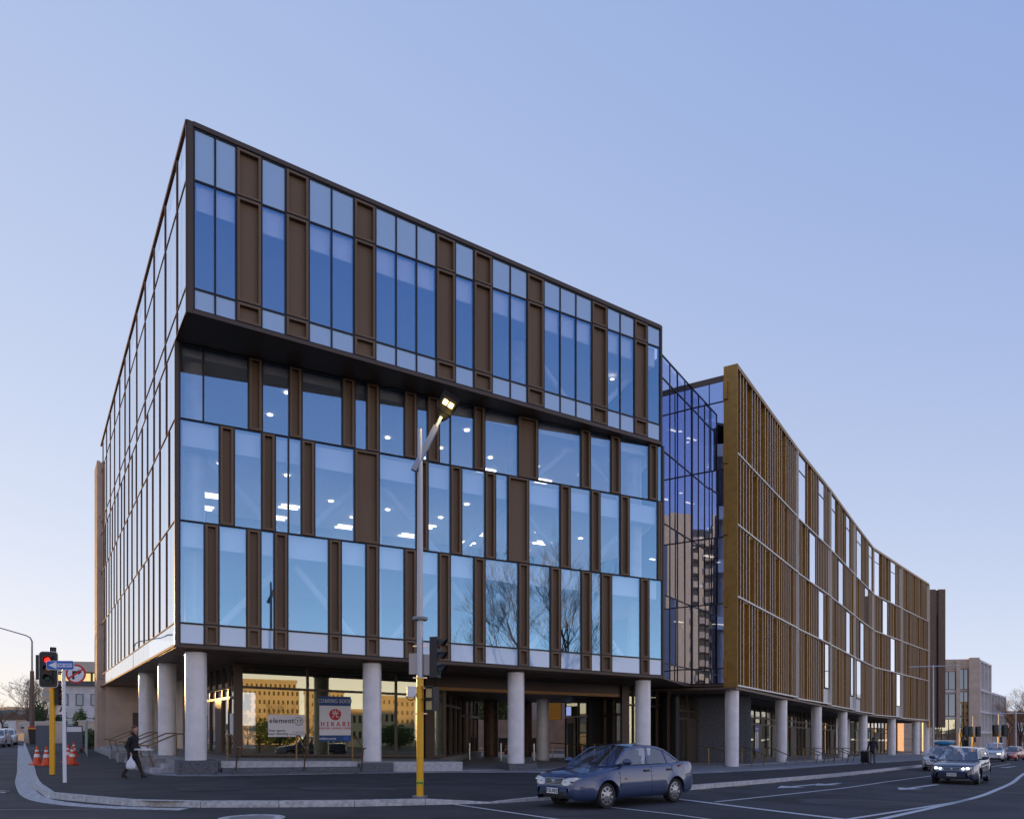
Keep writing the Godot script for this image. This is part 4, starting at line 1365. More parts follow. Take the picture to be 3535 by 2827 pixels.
# ---------------------------------------------------------------- street furniture
func street_pole() -> void:
	var base := G(-2.21, 18.26, 0.13)
	var o := thing("street_lamp", "tall lamp post with yellow sleeve and lit lamp at the kerb before the office", "street lamp", base)
	var mb := MB.new()
	mb.lathe(Vector3.ZERO, Vector3.UP, [[0.0, 0.19], [0.03, 0.19], [0.03, 0.10]], 20)
	put(mb, "base_plate", M.grey_metal, o)
	mb = MB.new()
	mb.tube([Vector3(0, 0.03, 0), Vector3(0, 2.85, 0)], [0.085, 0.085], 24)
	put(mb, "yellow_sleeve", M.yellow_pole, o)
	mb = MB.new()
	mb.tube([Vector3(0, 0.29, 0), Vector3(0, 0.41, 0)], [0.0875, 0.0875], 24, false)
	put(mb, "warning_band", mat("lime_band", 0.55, 0.6, 0.03, 0.5), o)
	lettering(o, "DANGER", 0.055, M.text_black, Vector3(0.03, 0.345, 0.086), Basis())
	mb = MB.new()
	mb.tube([Vector3(0, 2.85, 0), Vector3(0, 4.3, 0), Vector3(0, 8.0, 0), Vector3(-0.01, 8.83, 0)], [0.08, 0.078, 0.062, 0.05], 24)
	put(mb, "shaft", M.pole_grey, o)
	mb = MB.new()
	mb.lathe(Vector3(0, 4.24, 0), Vector3.UP, [[0.0, 0.08], [0.0, 0.175], [0.05, 0.185], [0.075, 0.175], [0.075, 0.08]], 24)
	put(mb, "collar", M.grey_metal, o)
	# arm to the lamp head, running along the road
	var a0 := Vector3(-0.06, 8.0, 0.02)
	var ad := Vector3(0.36, 0.77, -0.12).normalized()
	var side := ad.cross(Vector3(0, 0, 1)).normalized()
	var bs := Basis(ad, side, ad.cross(side))
	mb = MB.new()
	mb.box(a0 + ad * 0.42, Vector3(1.25, 0.13, 0.10), bs)
	put(mb, "arm", M.grey_metal, o)
	mb = MB.new()
	mb.cyl(a0 + ad * 1.0, a0 + ad * 1.32, 0.04, 12)
	put(mb, "spigot", M.pole_grey, o)
	var hc := a0 + ad * 1.62
	var fw := Vector3(0.40, 0.62, 0.25).normalized()
	var rt := fw.cross(Vector3(0.15, -0.35, 0.9)).normalized()
	var dn := fw.cross(rt).normalized()
	if dn.z < 0.0: dn = -dn
	var head := []
	mb = MB.new()
	for s in [[-0.36, 0.07, 0.05], [-0.25, 0.15, 0.10], [0.0, 0.22, 0.12], [0.22, 0.235, 0.10], [0.32, 0.21, 0.04]]:
		var row := []
		for i in 17:
			var a := TAU * i / 16.0
			row.append(hc + fw * s[0] + rt * s[1] * signf(cos(a)) * pow(absf(cos(a)), 0.6) + dn * (s[2] * sin(a) if sin(a) < 0.0 else s[2] * 0.15 * sin(a)))
		head.append(row)
	mb.grid(head, hc)
	put(mb, "lamp_housing", M.black_plastic, o)
	mb = MB.new()
	var lens := Basis(rt, fw, rt.cross(fw))
	for k in [-1, 1]:
		mb.box(hc + fw * 0.08 + rt * 0.075 * k + dn * 0.028, Vector3(0.105, 0.11, 0.02), lens)
	put(mb, "lamp_glow", M.street_lamp_light, o)
	mb = MB.new()
	mb.box(hc + fw * 0.05 + dn * 0.012, Vector3(0.36, 0.34, 0.012), lens)
	put(mb, "lamp_tray", mat("lamp_tray", 0.06, 0.05, 0.03, 0.5), o)
	var sp := SpotLight3D.new()
	sp.name = "street_lamp_beam"
	sp.light_color = lin(1.0, 0.72, 0.22)
	sp.light_energy = 5.0
	sp.light_size = 0.1
	sp.spot_range = 40.0
	sp.spot_attenuation = 2.0
	sp.spot_angle = 75.0
	sp.shadow_enabled = true
	add_child(sp)
	sp.position = base + hc + dn * 0.12
	sp.basis = Basis.looking_at(Vector3(0.1, -1, 0.35).normalized(), Vector3(1, 0, 0))
	# equipment boxes
	mb = MB.new()
	mb.box(Vector3(-0.17, 3.2, -0.1), Vector3(0.2, 0.5, 0.14))
	mb.box(Vector3(0.17, 3.18, -0.12), Vector3(0.2, 0.5, 0.12))
	put(mb, "control_box", M.grey_metal, o)
	mb = MB.new()
	mb.box(Vector3(-0.21, 2.52, 0.02), Vector3(0.17, 0.26, 0.2), Basis(Vector3.UP, 0.4))
	put(mb, "detector_box", M.white_paint, o)
	mb = MB.new()
	var lp := []
	for i in 11:
		var a := PI * i / 10.0
		lp.append(Vector3(-0.21 - 0.1 * cos(a), 2.42 - 0.1 * sin(a), 0.1))
	var rr := []
	rr.resize(11); rr.fill(0.012)
	mb.tube(lp, rr, 6)
	put(mb, "cable", M.black_plastic, o)
	mb = MB.new()
	for h in [2.62, 2.0, 2.86, 3.62]:
		mb.box(Vector3(0.0, h, 0.0), Vector3(0.34, 0.03, 0.03))
	put(mb, "bracket", M.steel, o)
	var s1 := signal_head("traffic_signal", "black three-lamp traffic signal seen edge-on high on the yellow-sleeved lamp post", base + Vector3(0.36, 3.35, -0.03), 1.35, -1, 0.95, 0.0)
	var s2 := thing("pedestrian_signal", "small black two-lamp signal with lenses coloured as if catching yellow light low on the yellow-sleeved lamp post", "traffic signal", base + Vector3(0.27, 2.35, 0.05), -0.75)
	mb = MB.new()
	for k in 2:
		mb.box(Vector3(0.04, 0.14 - 0.29 * k, 0), Vector3(0.27, 0.27, 0.2))
		mb.box(Vector3(0.04, 0.29 - 0.29 * k, 0.16), Vector3(0.27, 0.015, 0.16))
	put(mb, "housing", M.black_plastic, s2)
	for k in 2:
		mb = MB.new()
		mb.box(Vector3(0.04, 0.14 - 0.29 * k, 0.103), Vector3(0.2, 0.21, 0.008))
		put(mb, "lens", mat("pale_lens", 0.55, 0.42, 0.16, 0.3), s2)  # yellow reflected light put into the lens colour

func signal_head(called: String, label: String, at: Vector3, yaw: float, lit: int, scale := 1.0, board := 0.0) -> Node3D:
	var o := thing(called, label, "traffic signal", at, yaw, "")
	var mb := MB.new()
	mb.box(Vector3(0, 0, 0), Vector3(0.3, 1.02, 0.2) * scale)
	put(mb, "housing", M.black_plastic, o)
	if board > 0.0:
		mb = MB.new()
		var w := 0.29 * scale
		var h := 0.64 * scale
		var r := 0.1 * scale
		for ring in [[0.0, M.black_plastic, "backboard"], [0.02, M.white_paint, "backboard_rim"]]:
			var poly := PackedVector2Array()
			for c in [[1, 1, 0.0], [-1, 1, PI / 2], [-1, -1, PI], [1, -1, 3 * PI / 2]]:
				for i in 5:
					var a: float = c[2] + PI / 2 * i / 4.0
					poly.append(Vector2(c[0] * (w - r) + (r + ring[0]) * cos(a), c[1] * (h - r) + (r + ring[0]) * sin(a)))
			var m2 := MB.new()
			m2.plate(poly, Vector3(0, 0, 0.02 - ring[0]), Vector3(1, 0, 0), Vector3(0, 1, 0), Vector3(0, 0, 0.012))
			put(m2, ring[2], ring[1], o)
	for i in 3:
		var y := (0.33 - 0.33 * i) * scale
		mb = MB.new()
		mb.lathe(Vector3(0, y, 0.1 * scale), Vector3(0, 0, 1), [[0.0, 0.11 * scale], [0.02, 0.105 * scale], [0.035, 0.06 * scale], [0.04, 0.001]], 18)
		var m: Material = M.red_signal if i == lit and i == 0 else [mat("lens_red", 0.12, 0.01, 0.01, 0.3), mat("lens_amber", 0.22, 0.08, 0.01, 0.3), mat("lens_green", 0.01, 0.06, 0.05, 0.3)][i]
		put(mb, "signal_lens", m, o)
		mb = MB.new()
		var rows := []
		for k in 2:
			var row := []
			for j in 13:
				var a := PI * (-0.1 + 1.2 * j / 12.0)
				row.append(Vector3(0.125 * scale * cos(a), y + 0.125 * scale * sin(a) + 0.01, (0.1 + 0.24 * k * (0.55 + 0.45 * maxf(0.0, sin(a)))) * scale))
			rows.append(row)
		mb.grid(rows)
		put(mb, "visor", M.black_plastic, o)
	return o

func cone(at: Vector3, label: String, proto: Node3D = null) -> Node3D:
	if proto:
		return copy(proto, "traffic_cone", at, rng.randf() * 3.0, label)
	var o := thing("traffic_cone", label, "traffic cone", at, 0.0, "orange traffic cones by the corner")
	var mb := MB.new()
	mb.box(Vector3(0, 0.03, 0), Vector3(0.42, 0.06, 0.42))
	put(mb, "base", M.orange_plastic, o)
	mb = MB.new()
	mb.lathe(Vector3(0, 0.06, 0), Vector3.UP, [[0.0, 0.165], [0.1, 0.145], [0.7, 0.035], [0.72, 0.03], [0.72, 0.001]], 20)
	put(mb, "body", M.orange_plastic, o)
	for q in [[0.27, 0.40], [0.5, 0.57]]:
		mb = MB.new()
		var r := func(y: float): return 0.148 - 0.11 * (y - 0.1) / 0.6
		mb.lathe(Vector3(0, 0.06, 0), Vector3.UP, [[q[0], r.call(q[0])], [q[1], r.call(q[1])]], 20)
		put(mb, "reflective_band", M.reflective_band, o)
	return o

func handrail(label: String, top: Vector2, dir: Vector2, y: float, drop: float, run := 1.25, group := "") -> void:
	var o := thing("handrail", label, "handrail", G(top.x, top.y, 0.0), 0.0, group)
	var d3 := Vector3(dir.x, 0, -dir.y).normalized()
	var a := Vector3(0, y + 0.95, 0)
	var b := a + d3 * 0.42
	var c := b + d3 * run * 0.75 - Vector3(0, drop, 0)
	var e := c + d3 * 0.3
	var mb := MB.new()
	mb.tube([a, b, c, e], [0.028, 0.028, 0.028, 0.028], 8)
	put(mb, "rail", M.rail_bronze, o)
	mb = MB.new()
	mb.box(a * Vector3(1, 0, 1) + d3 * 0.06 + Vector3(0, (y * 2 + 0.95) / 2.0, 0), Vector3(0.05, 0.95, 0.05))
	put(mb, "post", M.rail_bronze, o)
	mb = MB.new()
	mb.tube([c + d3 * 0.06, c - d3 * 0.16 - Vector3(0, 0.95 - 0.12, 0)], [0.026, 0.026], 8)
	put(mb, "post", M.rail_bronze, o)

func corner_furniture() -> void:
	# signal pole at the left corner
	var sp := G(-15.22, 25.16, 0.13)
	var o := thing("signal_pole", "yellow traffic signal pole standing on the left corner of the footpath", "signal pole", sp)
	var mb := MB.new()
	mb.tube([Vector3.ZERO, Vector3(0, 3.3, 0)], [0.085, 0.085], 20)
	put(mb, "yellow_sleeve", M.yellow_pole, o)
	mb = MB.new()
	mb.tube([Vector3(0, 3.3, 0), Vector3(0.02, 4.12, 0)], [0.07, 0.07], 16)
	mb.tube([Vector3(0.02, 3.88, 0), Vector3(0.02, 4.2, 0)], [0.1, 0.1], 16)
	put(mb, "pole_cap", M.black_plastic, o)
	signal_head("traffic_signal", "white-rimmed traffic signal with its red lamp lit on the left yellow pole", sp + Vector3(0.0, 3.45, 0.2), 0.25, 0, 0.9, 1.0)
	signal_head("traffic_signal", "traffic signal turned away beside the white-rimmed red one on the left pole", sp + Vector3(-0.5, 3.55, -0.15), PI + 0.5, -1, 0.8, 0.0)
	signal_head("traffic_signal", "low black traffic signal under the lit one on the left yellow pole", sp + Vector3(0.2, 2.62, -0.02), 1.5, -1, 0.62, 0.0)
	var ns := thing("number_sign", "small white board with a black figure 7 on the left yellow signal pole", "sign", sp + Vector3(0.08, 2.2, -0.12), 0.1)
	mb = MB.new()
	mb.box(Vector3.ZERO, Vector3(0.52, 0.44, 0.02))
	put(mb, "board", M.sign_white, ns)
	lettering(ns, "7", 0.26, M.text_black, Vector3(0.14, 0, 0.012), Basis())
	var disc := thing("round_sign", "dark round sign seen from behind on the left yellow signal pole", "sign", sp + Vector3(-0.12, 2.66, -0.14), PI)
	mb = MB.new()
	mb.lathe(Vector3.ZERO, Vector3(0, 0, 1), [[0.0, 0.001], [0.0, 0.31], [0.015, 0.31], [0.015, 0.001]], 28)
	put(mb, "plate", M.grey_metal, disc)
	mb = MB.new()
	for y in [-0.12, 0.12]:
		mb.box(Vector3(0, y, -0.01), Vector3(0.44, 0.03, 0.02))
	put(mb, "rail", M.yellow_pole, disc)
	var nt := thing("no_turn_sign", "round white no-turn sign with red ring behind the one way sign", "road sign", sp + Vector3(0.72, 3.33, -0.1), 0.1)
	mb = MB.new()
	mb.lathe(Vector3.ZERO, Vector3(0, 0, 1), [[-0.01, 0.001], [-0.01, 0.32], [0.0, 0.32], [0.0, 0.25]], 32)
	put(mb, "red_ring", M.red_paint, nt)
	mb = MB.new()
	mb.lathe(Vector3(0, 0, 0.0), Vector3(0, 0, 1), [[0.0, 0.26], [0.003, 0.26], [0.003, 0.001]], 32)
	put(mb, "face", M.sign_white, nt)
	mb = MB.new()
	mb.plate(PackedVector2Array([Vector2(-0.11, -0.18), Vector2(-0.04, -0.18), Vector2(-0.04, 0.03), Vector2(0.08, 0.03), Vector2(0.08, -0.03), Vector2(0.19, 0.065), Vector2(0.08, 0.16), Vector2(0.08, 0.1), Vector2(-0.11, 0.1)]), Vector3(0, 0, 0.003), Vector3(1, 0, 0), Vector3(0, 1, 0), Vector3(0, 0, 0.003))
	put(mb, "arrow", M.text_black, nt)
	mb = MB.new()
	mb.box(Vector3(0, 0, 0.009), Vector3(0.56, 0.055, 0.004), Basis(Vector3(0, 0, 1), 0.6))
	put(mb, "bar", M.red_paint, nt)
	mb = MB.new()
	mb.box(Vector3(-0.36, 0, -0.05), Vector3(0.75, 0.05, 0.03))
	put(mb, "bracket", M.grey_metal, nt)
	# one way sign on its white pole
	var wp := G(-12.7, 21.58, 0.13)
	o = thing("sign_pole", "thin white pole carrying the blue one way sign at the corner", "pole", wp)
	mb = MB.new()
	mb.tube([Vector3.ZERO, Vector3(-0.03, 3.1, 0), Vector3(-0.03, 3.42, -0.03)], [0.05, 0.048, 0.048], 16)
	put(mb, "tube", M.white_paint, o)
	var ow := thing("one_way_sign", "blue sign with a white arrow pointing left and the words one way", "road sign", wp + Vector3(-0.09, 3.32, 0.06), 0.06)
	mb = MB.new()
	var rr := func(w: float, h: float, r: float) -> PackedVector2Array:
		var poly := PackedVector2Array()
		for c in [[1, 1, 0.0], [-1, 1, PI / 2], [-1, -1, PI], [1, -1, 3 * PI / 2]]:
			for i in 5:
				var a: float = c[2] + PI / 2 * i / 4.0
				poly.append(Vector2(c[0] * (w / 2 - r) + r * cos(a), c[1] * (h / 2 - r) + r * sin(a)))
		return poly
	mb.plate(rr.call(0.76, 0.26, 0.05), Vector3.ZERO, Vector3(1, 0, 0), Vector3(0, 1, 0), Vector3(0, 0, 0.012))
	put(mb, "rim", M.sign_white, ow)
	mb = MB.new()
	mb.plate(rr.call(0.735, 0.235, 0.045), Vector3(0, 0, 0.012), Vector3(1, 0, 0), Vector3(0, 1, 0), Vector3(0, 0, 0.003))
	put(mb, "face", M.sign_blue, ow)
	mb = MB.new()
	mb.plate(PackedVector2Array([Vector2(-0.32, 0), Vector2(-0.1, 0.1), Vector2(-0.1, 0.05), Vector2(0.33, 0.05), Vector2(0.33, -0.05), Vector2(-0.1, -0.05), Vector2(-0.1, -0.1)]), Vector3(0, 0, 0.015), Vector3(1, 0, 0), Vector3(0, 1, 0), Vector3(0, 0, 0.003))
	put(mb, "arrow", M.sign_white, ow)
	lettering(ow, "ONE WAY", 0.07, M.sign_blue, Vector3(0.11, 0, 0.019), Basis())
	# cones
	rng.seed = 12
	var c0 := cone(G(-19.39, 31.02, 0.13), "leftmost orange cone beside the kerb at the left corner")
	cone(G(-18.84, 30.74, 0.13), "orange cone between the leftmost cone and the yellow signal pole", c0)
	cone(G(-18.38, 31.76, 0.13), "nearest orange cone to the right of the white sign pole", c0)
	cone(G(-19.76, 33.82, 0.13), "orange cone half hidden behind the white sign pole", c0)
	cone(G(-23.4, 40.6, 0.13), "small orange cone behind the pair near the white sign pole", c0)
	cone(G(-29.6, 52.2, 0.13), "far orange cone in front of the green bush", c0)
	cone(G(-1.55, 52.5, 0.13), "left orange cone seen through the passage", c0)
	cone(G(-0.4, 52.5, 0.13), "right orange cone seen through the passage", c0)
	# grey panels, bin and site fence along the left footpath
	for q in [[-29.2, 47.5, "plain dark grey site board behind the yellow signal pole"], [-27.0, 46.8, "dark grey site board with a white notice behind the white sign pole"]]:
		o = thing("site_board", q[2], "site board", G(q[0], q[1], 0.13), 0.25)
		mb = MB.new()
		mb.box(Vector3(0, 0.9, 0), Vector3(1.0, 1.5, 0.08))
		put(mb, "panel", mat("board_grey", 0.1, 0.115, 0.14, 0.6), o)
		mb = MB.new()
		for x in [-0.42, 0.42]:
			mb.box(Vector3(x, 0.12, 0), Vector3(0.06, 0.24, 0.4))
		put(mb, "foot", M.black_plastic, o)
		if q[0] > -28.0:
			mb = MB.new()
			mb.box(Vector3(0.05, 1.42, 0.045), Vector3(0.8, 0.3, 0.01))
			put(mb, "notice", M.sign_white, o)
	o = thing("wheelie_bin", "black wheeled bin with a yellow lid edge on the left footpath", "bin", G(-39.0, 62.5, 0.13), 0.4)
	mb = MB.new()
	mb.hexa([Vector3(-0.5, 0.1, -0.4), Vector3(0.5, 0.1, -0.4), Vector3(0.5, 0.1, 0.4), Vector3(-0.5, 0.1, 0.4), Vector3(-0.62, 1.35, -0.5), Vector3(0.62, 1.35, -0.5), Vector3(0.62, 1.35, 0.5), Vector3(-0.62, 1.35, 0.5)])
	put(mb, "body", M.black_plastic, o)
	mb = MB.new()
	mb.box(Vector3(0, 1.38, 0), Vector3(1.3, 0.07, 1.06))
	put(mb, "lid", M.yellow_pole, o)
	mb = MB.new()
	mb.box(Vector3(0, 1.47, 0), Vector3(1.25, 0.12, 1.0))
	put(mb, "lid_top", M.red_paint, o)
	o = thing("wire_fence", "thin grey wire site fence beside the left street footpath", "fence", G(-25.2, 43.5, 0.13))
	var fa := Vector3(-2.6, 0, -6.0)
	var fb := Vector3(2.9, 0, 3.6)
	for i in 4:
		mb = MB.new()
		var p := fa.lerp(fb, i / 3.0)
		mb.cyl(p, p + Vector3(0, 1.9, 0), 0.022, 8)
		put(mb, "post", M.grey_metal, o)
	for y in [0.15, 1.88]:
		mb = MB.new()
		mb.cyl(fa + Vector3(0, y, 0), fb + Vector3(0, y, 0), 0.02, 8)
		put(mb, "rail", M.grey_metal, o)
	mb = MB.new()
	for i in 46:
		var p := fa.lerp(fb, i / 45.0)
		mb.tube([p + Vector3(0, 0.15, 0), p + Vector3(0, 1.88, 0)], [0.003, 0.003], 3, false)
	for i in 9:
		mb.tube([fa + Vector3(0, 0.3 + 0.18 * i, 0), fb + Vector3(0, 0.3 + 0.18 * i, 0)], [0.003, 0.003], 3, false)
	var ws := put(mb, "wire_mesh", M.grey_metal, o)
	tag(ws, "", "", "", "stuff")
	# handrails on the steps of the office
	var q := pt(1.75, 0.65)
	handrail("bronze handrail on the front steps nearest the corner column", q, -W + U * 0.1, 0.55, 0.42, 0.9)
	q = pt(4.15, 0.7)
	handrail("bronze handrail on the front steps under the white lettered sign", q, -W, 0.53, 0.42, 0.9)
	q = pt(6.25, 0.75)
	handrail("bronze handrail on the front steps beside the second white column", q, -W, 0.51, 0.42, 0.9)
	var n_left := -U
	for i in 6:
		q = pt(0.9, [3.0, 5.6, 8.6, 11.0, 15.5, 19.0][i])
		handrail(["bronze side-step handrail just left of the corner column", "bronze side-step handrail behind the walking woman", "bronze side-step handrail before the middle left column", "bronze side-step handrail past the middle left column", "bronze side-step handrail before the far left column", "bronze side-step handrail nearest the stone fins"][i], q, n_left, 0.55, 0.42, 1.25, "handrails on the side steps")
	# handrails before the gold wing
	var names := ["bronze handrail before the tiled wall under the glass link", "bronze handrail in front of the first gold wing column", "bronze handrail between the first column and the leaning notice board", "bronze handrail before the first gold wing door", "bronze handrail left of the second gold wing column", "bronze handrail right of the second gold wing column", "bronze handrail before the third gold wing column", "bronze handrail just past the third gold wing column", "bronze handrail before the fourth gold wing column", "bronze handrail farthest along the gold wing"]
	var px := [[10.6, 41.2], [11.75, 41.3], [13.0, 43.2], [15.2, 45.8], [17.6, 47.3], [18.6, 48.6], [20.3, 51.2], [21.6, 52.0], [22.6, 53.4], [24.0, 55.3]]
	for i in 10:
		handrail(names[i], Vector2(px[i][0], px[i][1]), Vector2(0.72, -0.45), 0.12, 0.38, 1.2, "handrails before the gold wing")
	for i in 3:
		q = [Vector2(-2.3, 41.2), Vector2(-0.6, 41.4), Vector2(1.2, 41.5)][i]
		o = thing("bollard", ["steel bollard by the left glass of the passage", "steel bollard beside the third white column in the passage", "steel bollard in the middle right of the passage"][i], "bollard", G(q.x, q.y, 0.16), 0.0, "steel bollards in the passage")
		mb = MB.new()
		mb.tube([Vector3.ZERO, Vector3(0, 0.92, 0), Vector3(0, 0.94, 0)], [0.05, 0.05, 0.04], 14)
		put(mb, "post", M.steel, o)
		mb = MB.new()
		mb.lathe(Vector3.ZERO, Vector3.UP, [[0.0, 0.09], [0.012, 0.09], [0.012, 0.05]], 14)
		put(mb, "flange", M.steel, o)
	# ramp rails deep in the passage
	for k in 2:
		o = thing("ramp_rail", ["bronze rail on the ramp kerb beside the inner passage column", "bronze rail on the ramp nearer the passage doors"][k], "handrail", G([2.2, 4.3][k], [41.2, 39.6][k], 0.15))
		for i in 3:
			mb = MB.new()
			mb.box(Vector3(0.75 * i, 0.5 - 0.04 * i, 0.55 * i), Vector3(0.05, 0.95, 0.05))
			put(mb, "post", M.rail_bronze, o)
		mb = MB.new()
		mb.tube([Vector3(-0.1, 1.0, -0.1), Vector3(1.7, 0.9, 1.2)], [0.03, 0.03], 8)
		put(mb, "rail", M.rail_bronze, o)
		mb = MB.new()
		mb.box(Vector3(0.8, 0.08, 0.55), Vector3(2.2, 0.22, 0.25), Basis(Vector3.UP, -0.63))
		put(mb, "kerb", M.basalt, o)

func lamp_post(label: String, at: Vector3, height: float, arms: Array, called := "street_lamp") -> void:   # arms: [height share, x0, x1]
	var o := thing(called, label, "street lamp", at)
	var mb := MB.new()
	mb.tube([Vector3.ZERO, Vector3(0, height, 0)], [0.11, 0.07], 14)
	put(mb, "shaft", M.pole_grey, o)
	for a in arms:
		mb = MB.new()
		var y: float = height * a[0]
		mb.tube([Vector3(a[1], y - 0.06, 0), Vector3(a[2], y + 0.06, 0)], [0.06, 0.05], 8)
		put(mb, "arm", M.pole_grey, o)
		mb = MB.new()
		mb.box(Vector3(a[2] + 0.35, y + 0.08, 0), Vector3(0.8, 0.1, 0.3))
		put(mb, "lamp_head", M.grey_metal, o)

func tall_lamps() -> void:
	# swan-neck lamps of the left street
	for i in 4:
		var p: Vector2 = [Vector2(-42.0, 66.5), Vector2(-99.0, 156.0), Vector2(-113.0, 178.0), Vector2(-131.0, 207.0)][i]
		var o := thing("street_lamp", ["tall grey lamp post on the left footpath with its arm out of frame", "second grey lamp post up the left street", "third grey lamp post up the left street", "farthest grey lamp post up the left street"][i], "street lamp", G(p.x, p.y, 0.13), 0.0, "lamp posts of the left street")
		var mb := MB.new()
		mb.tube([Vector3.ZERO, Vector3(0, 6.4, 0)], [0.2, 0.16], 12)
		put(mb, "lower_shaft", mat("lamp_brown", 0.16, 0.11, 0.08, 0.6), o)
		mb = MB.new()
		mb.tube([Vector3(0, 6.4, 0), Vector3(0, 9.0, 0), Vector3(-0.15, 9.3, 0), Vector3(-0.5, 9.5, 0), Vector3(-3.2, 10.3, 0.3)], [0.08, 0.07, 0.06, 0.05, 0.045], 8)
		put(mb, "swan_neck", M.grey_metal, o)
		mb = MB.new()
		mb.box(Vector3(-3.6, 10.42, 0.35), Vector3(0.8, 0.14, 0.3), Basis(Vector3(0, 0, 1), -0.25))
		put(mb, "lamp_head", M.grey_metal, o)
	lamp_post("tall pale lamp post with cross arms at the end of the gold wing", G(43.0, 77.6, 0.13), 9.4, [[0.985, -2.4, 2.0]])
	lamp_post("far pale lamp post with two cross arms beyond the red car", G(56.0, 84.5, 0.13), 5.2, [[0.95, -3.2, 2.6], [0.62, 1.6, 3.4]])
	for q in [[Vector2(59, 100), "left far yellow-poled signal before the beige building", 1], [Vector2(62.5, 103), "middle far yellow-poled pair of signals before the beige building", 2], [Vector2(58.3, 91), "right far yellow-poled signal beside the red car", 2]]:
		var o := thing("signal_pole", q[1], "traffic signal", G(q[0].x, q[0].y, 0.13), 0.0, "far signal poles")
		var mb := MB.new()
		mb.tube([Vector3.ZERO, Vector3(0, 2.9, 0)], [0.17, 0.17], 10)
		put(mb, "yellow_sleeve", M.yellow_pole, o)
		mb = MB.new()
		mb.tube([Vector3(0, 2.9, 0), Vector3(0, 5.2 if q[2] == 2 else 3.4, 0)], [0.08, 0.06], 8)
		put(mb, "upper_pole", M.grey_metal, o)
		for k in q[2]:
			mb = MB.new()
			mb.box(Vector3(0.55 - 1.1 * k, 3.1, 0.2), Vector3(0.42, 1.15, 0.32))
			mb.box(Vector3(0.55 - 1.1 * k, 3.1, 0.18), Vector3(0.75, 1.4, 0.03))
			put(mb, "signal_head", M.black_plastic, o)
			mb = MB.new()
			mb.box(Vector3(0.28 - 0.56 * k, 3.35, 0.08), Vector3(0.6, 0.06, 0.06))
			mb.box(Vector3(0.28 - 0.56 * k, 2.7, 0.08), Vector3(0.6, 0.06, 0.06))
			put(mb, "bracket", M.grey_metal, o)
			mb = MB.new()
			for i in 3:
				mb.lathe(Vector3(0.55 - 1.1 * k, 3.45 - 0.36 * i, 0.36), Vector3(0, 0, 1), [[0.0, 0.13], [0.04, 0.001]], 10)
			put(mb, "signal_lens", M.lens_green, o)
		mb = MB.new()
		mb.box(Vector3(0, 2.0, 0.2), Vector3(0.35, 0.7, 0.3))
		put(mb, "lower_head", M.black_plastic, o)

# ---------------------------------------------------------------- vehicles (front towards +x)
func along(p: Array, x: float) -> float:     # y of a line of [x, y] points, falling x
	if x >= p[0][0]: return p[0][1]
	for i in p.size() - 1:
		if x >= p[i + 1][0]:
			var f: float = (p[i][0] - x) / (p[i][0] - p[i + 1][0])
			return lerpf(p[i][1], p[i + 1][1], f)
	return p[-1][1]

func car_paint(called: String, r: float, g: float, b: float) -> StandardMaterial3D:
	var m := mat(called, r, g, b, 0.38, 0.45)
	m.clearcoat_enabled = true
	m.clearcoat = 1.0
	m.clearcoat_roughness = 0.03
	return m

func wheel(parent: Node3D, at: Vector3, side: float, r: float, tw: float, holes: int) -> void:
	var ax := Vector3(0, 0, side)
	var mb := MB.new()
	mb.lathe(at, ax, [[-tw, r * 0.7], [-tw, r * 0.93], [-tw + 0.03, r], [-0.03, r], [0.0, r * 0.94], [0.005, r * 0.74], [-0.012, r * 0.70]], 28)
	var w := put(mb, "wheel", M.rubber, parent)
	mb = MB.new()
	mb.lathe(at, ax, [[-0.05, r * 0.71], [-0.008, r * 0.71], [-0.004, r * 0.66], [-0.02, r * 0.62], [-0.006, r * 0.4], [0.012, r * 0.2], [0.016, 0.001]], 28)
	put(mb, "rim", M.wheel_silver, w)
	mb = MB.new()
	for i in holes:
		var a := TAU * i / holes + 0.2
		var o := Vector3(cos(a), sin(a), 0)
		var t := Vector3(-sin(a), cos(a), 0)
		var c := at + o * r * 0.52 + ax * 0.003
		mb.hexa([c + o * r * 0.10 + t * r * 0.1, c + o * r * 0.10 - t * r * 0.1, c - o * r * 0.10 - t * r * 0.045, c - o * r * 0.10 + t * r * 0.045,
			c + o * r * 0.10 + t * r * 0.1 + ax * 0.004, c + o * r * 0.10 - t * r * 0.1 + ax * 0.004, c - o * r * 0.10 - t * r * 0.045 + ax * 0.006, c - o * r * 0.10 + t * r * 0.045 + ax * 0.006])
	put(mb, "rim_hole", M.black_plastic, w)
	mb = MB.new()
	mb.lathe(at, ax, [[0.0, r * 0.13], [0.02, r * 0.12], [0.022, 0.001]], 12)
	put(mb, "hub_cap", M.steel, w)

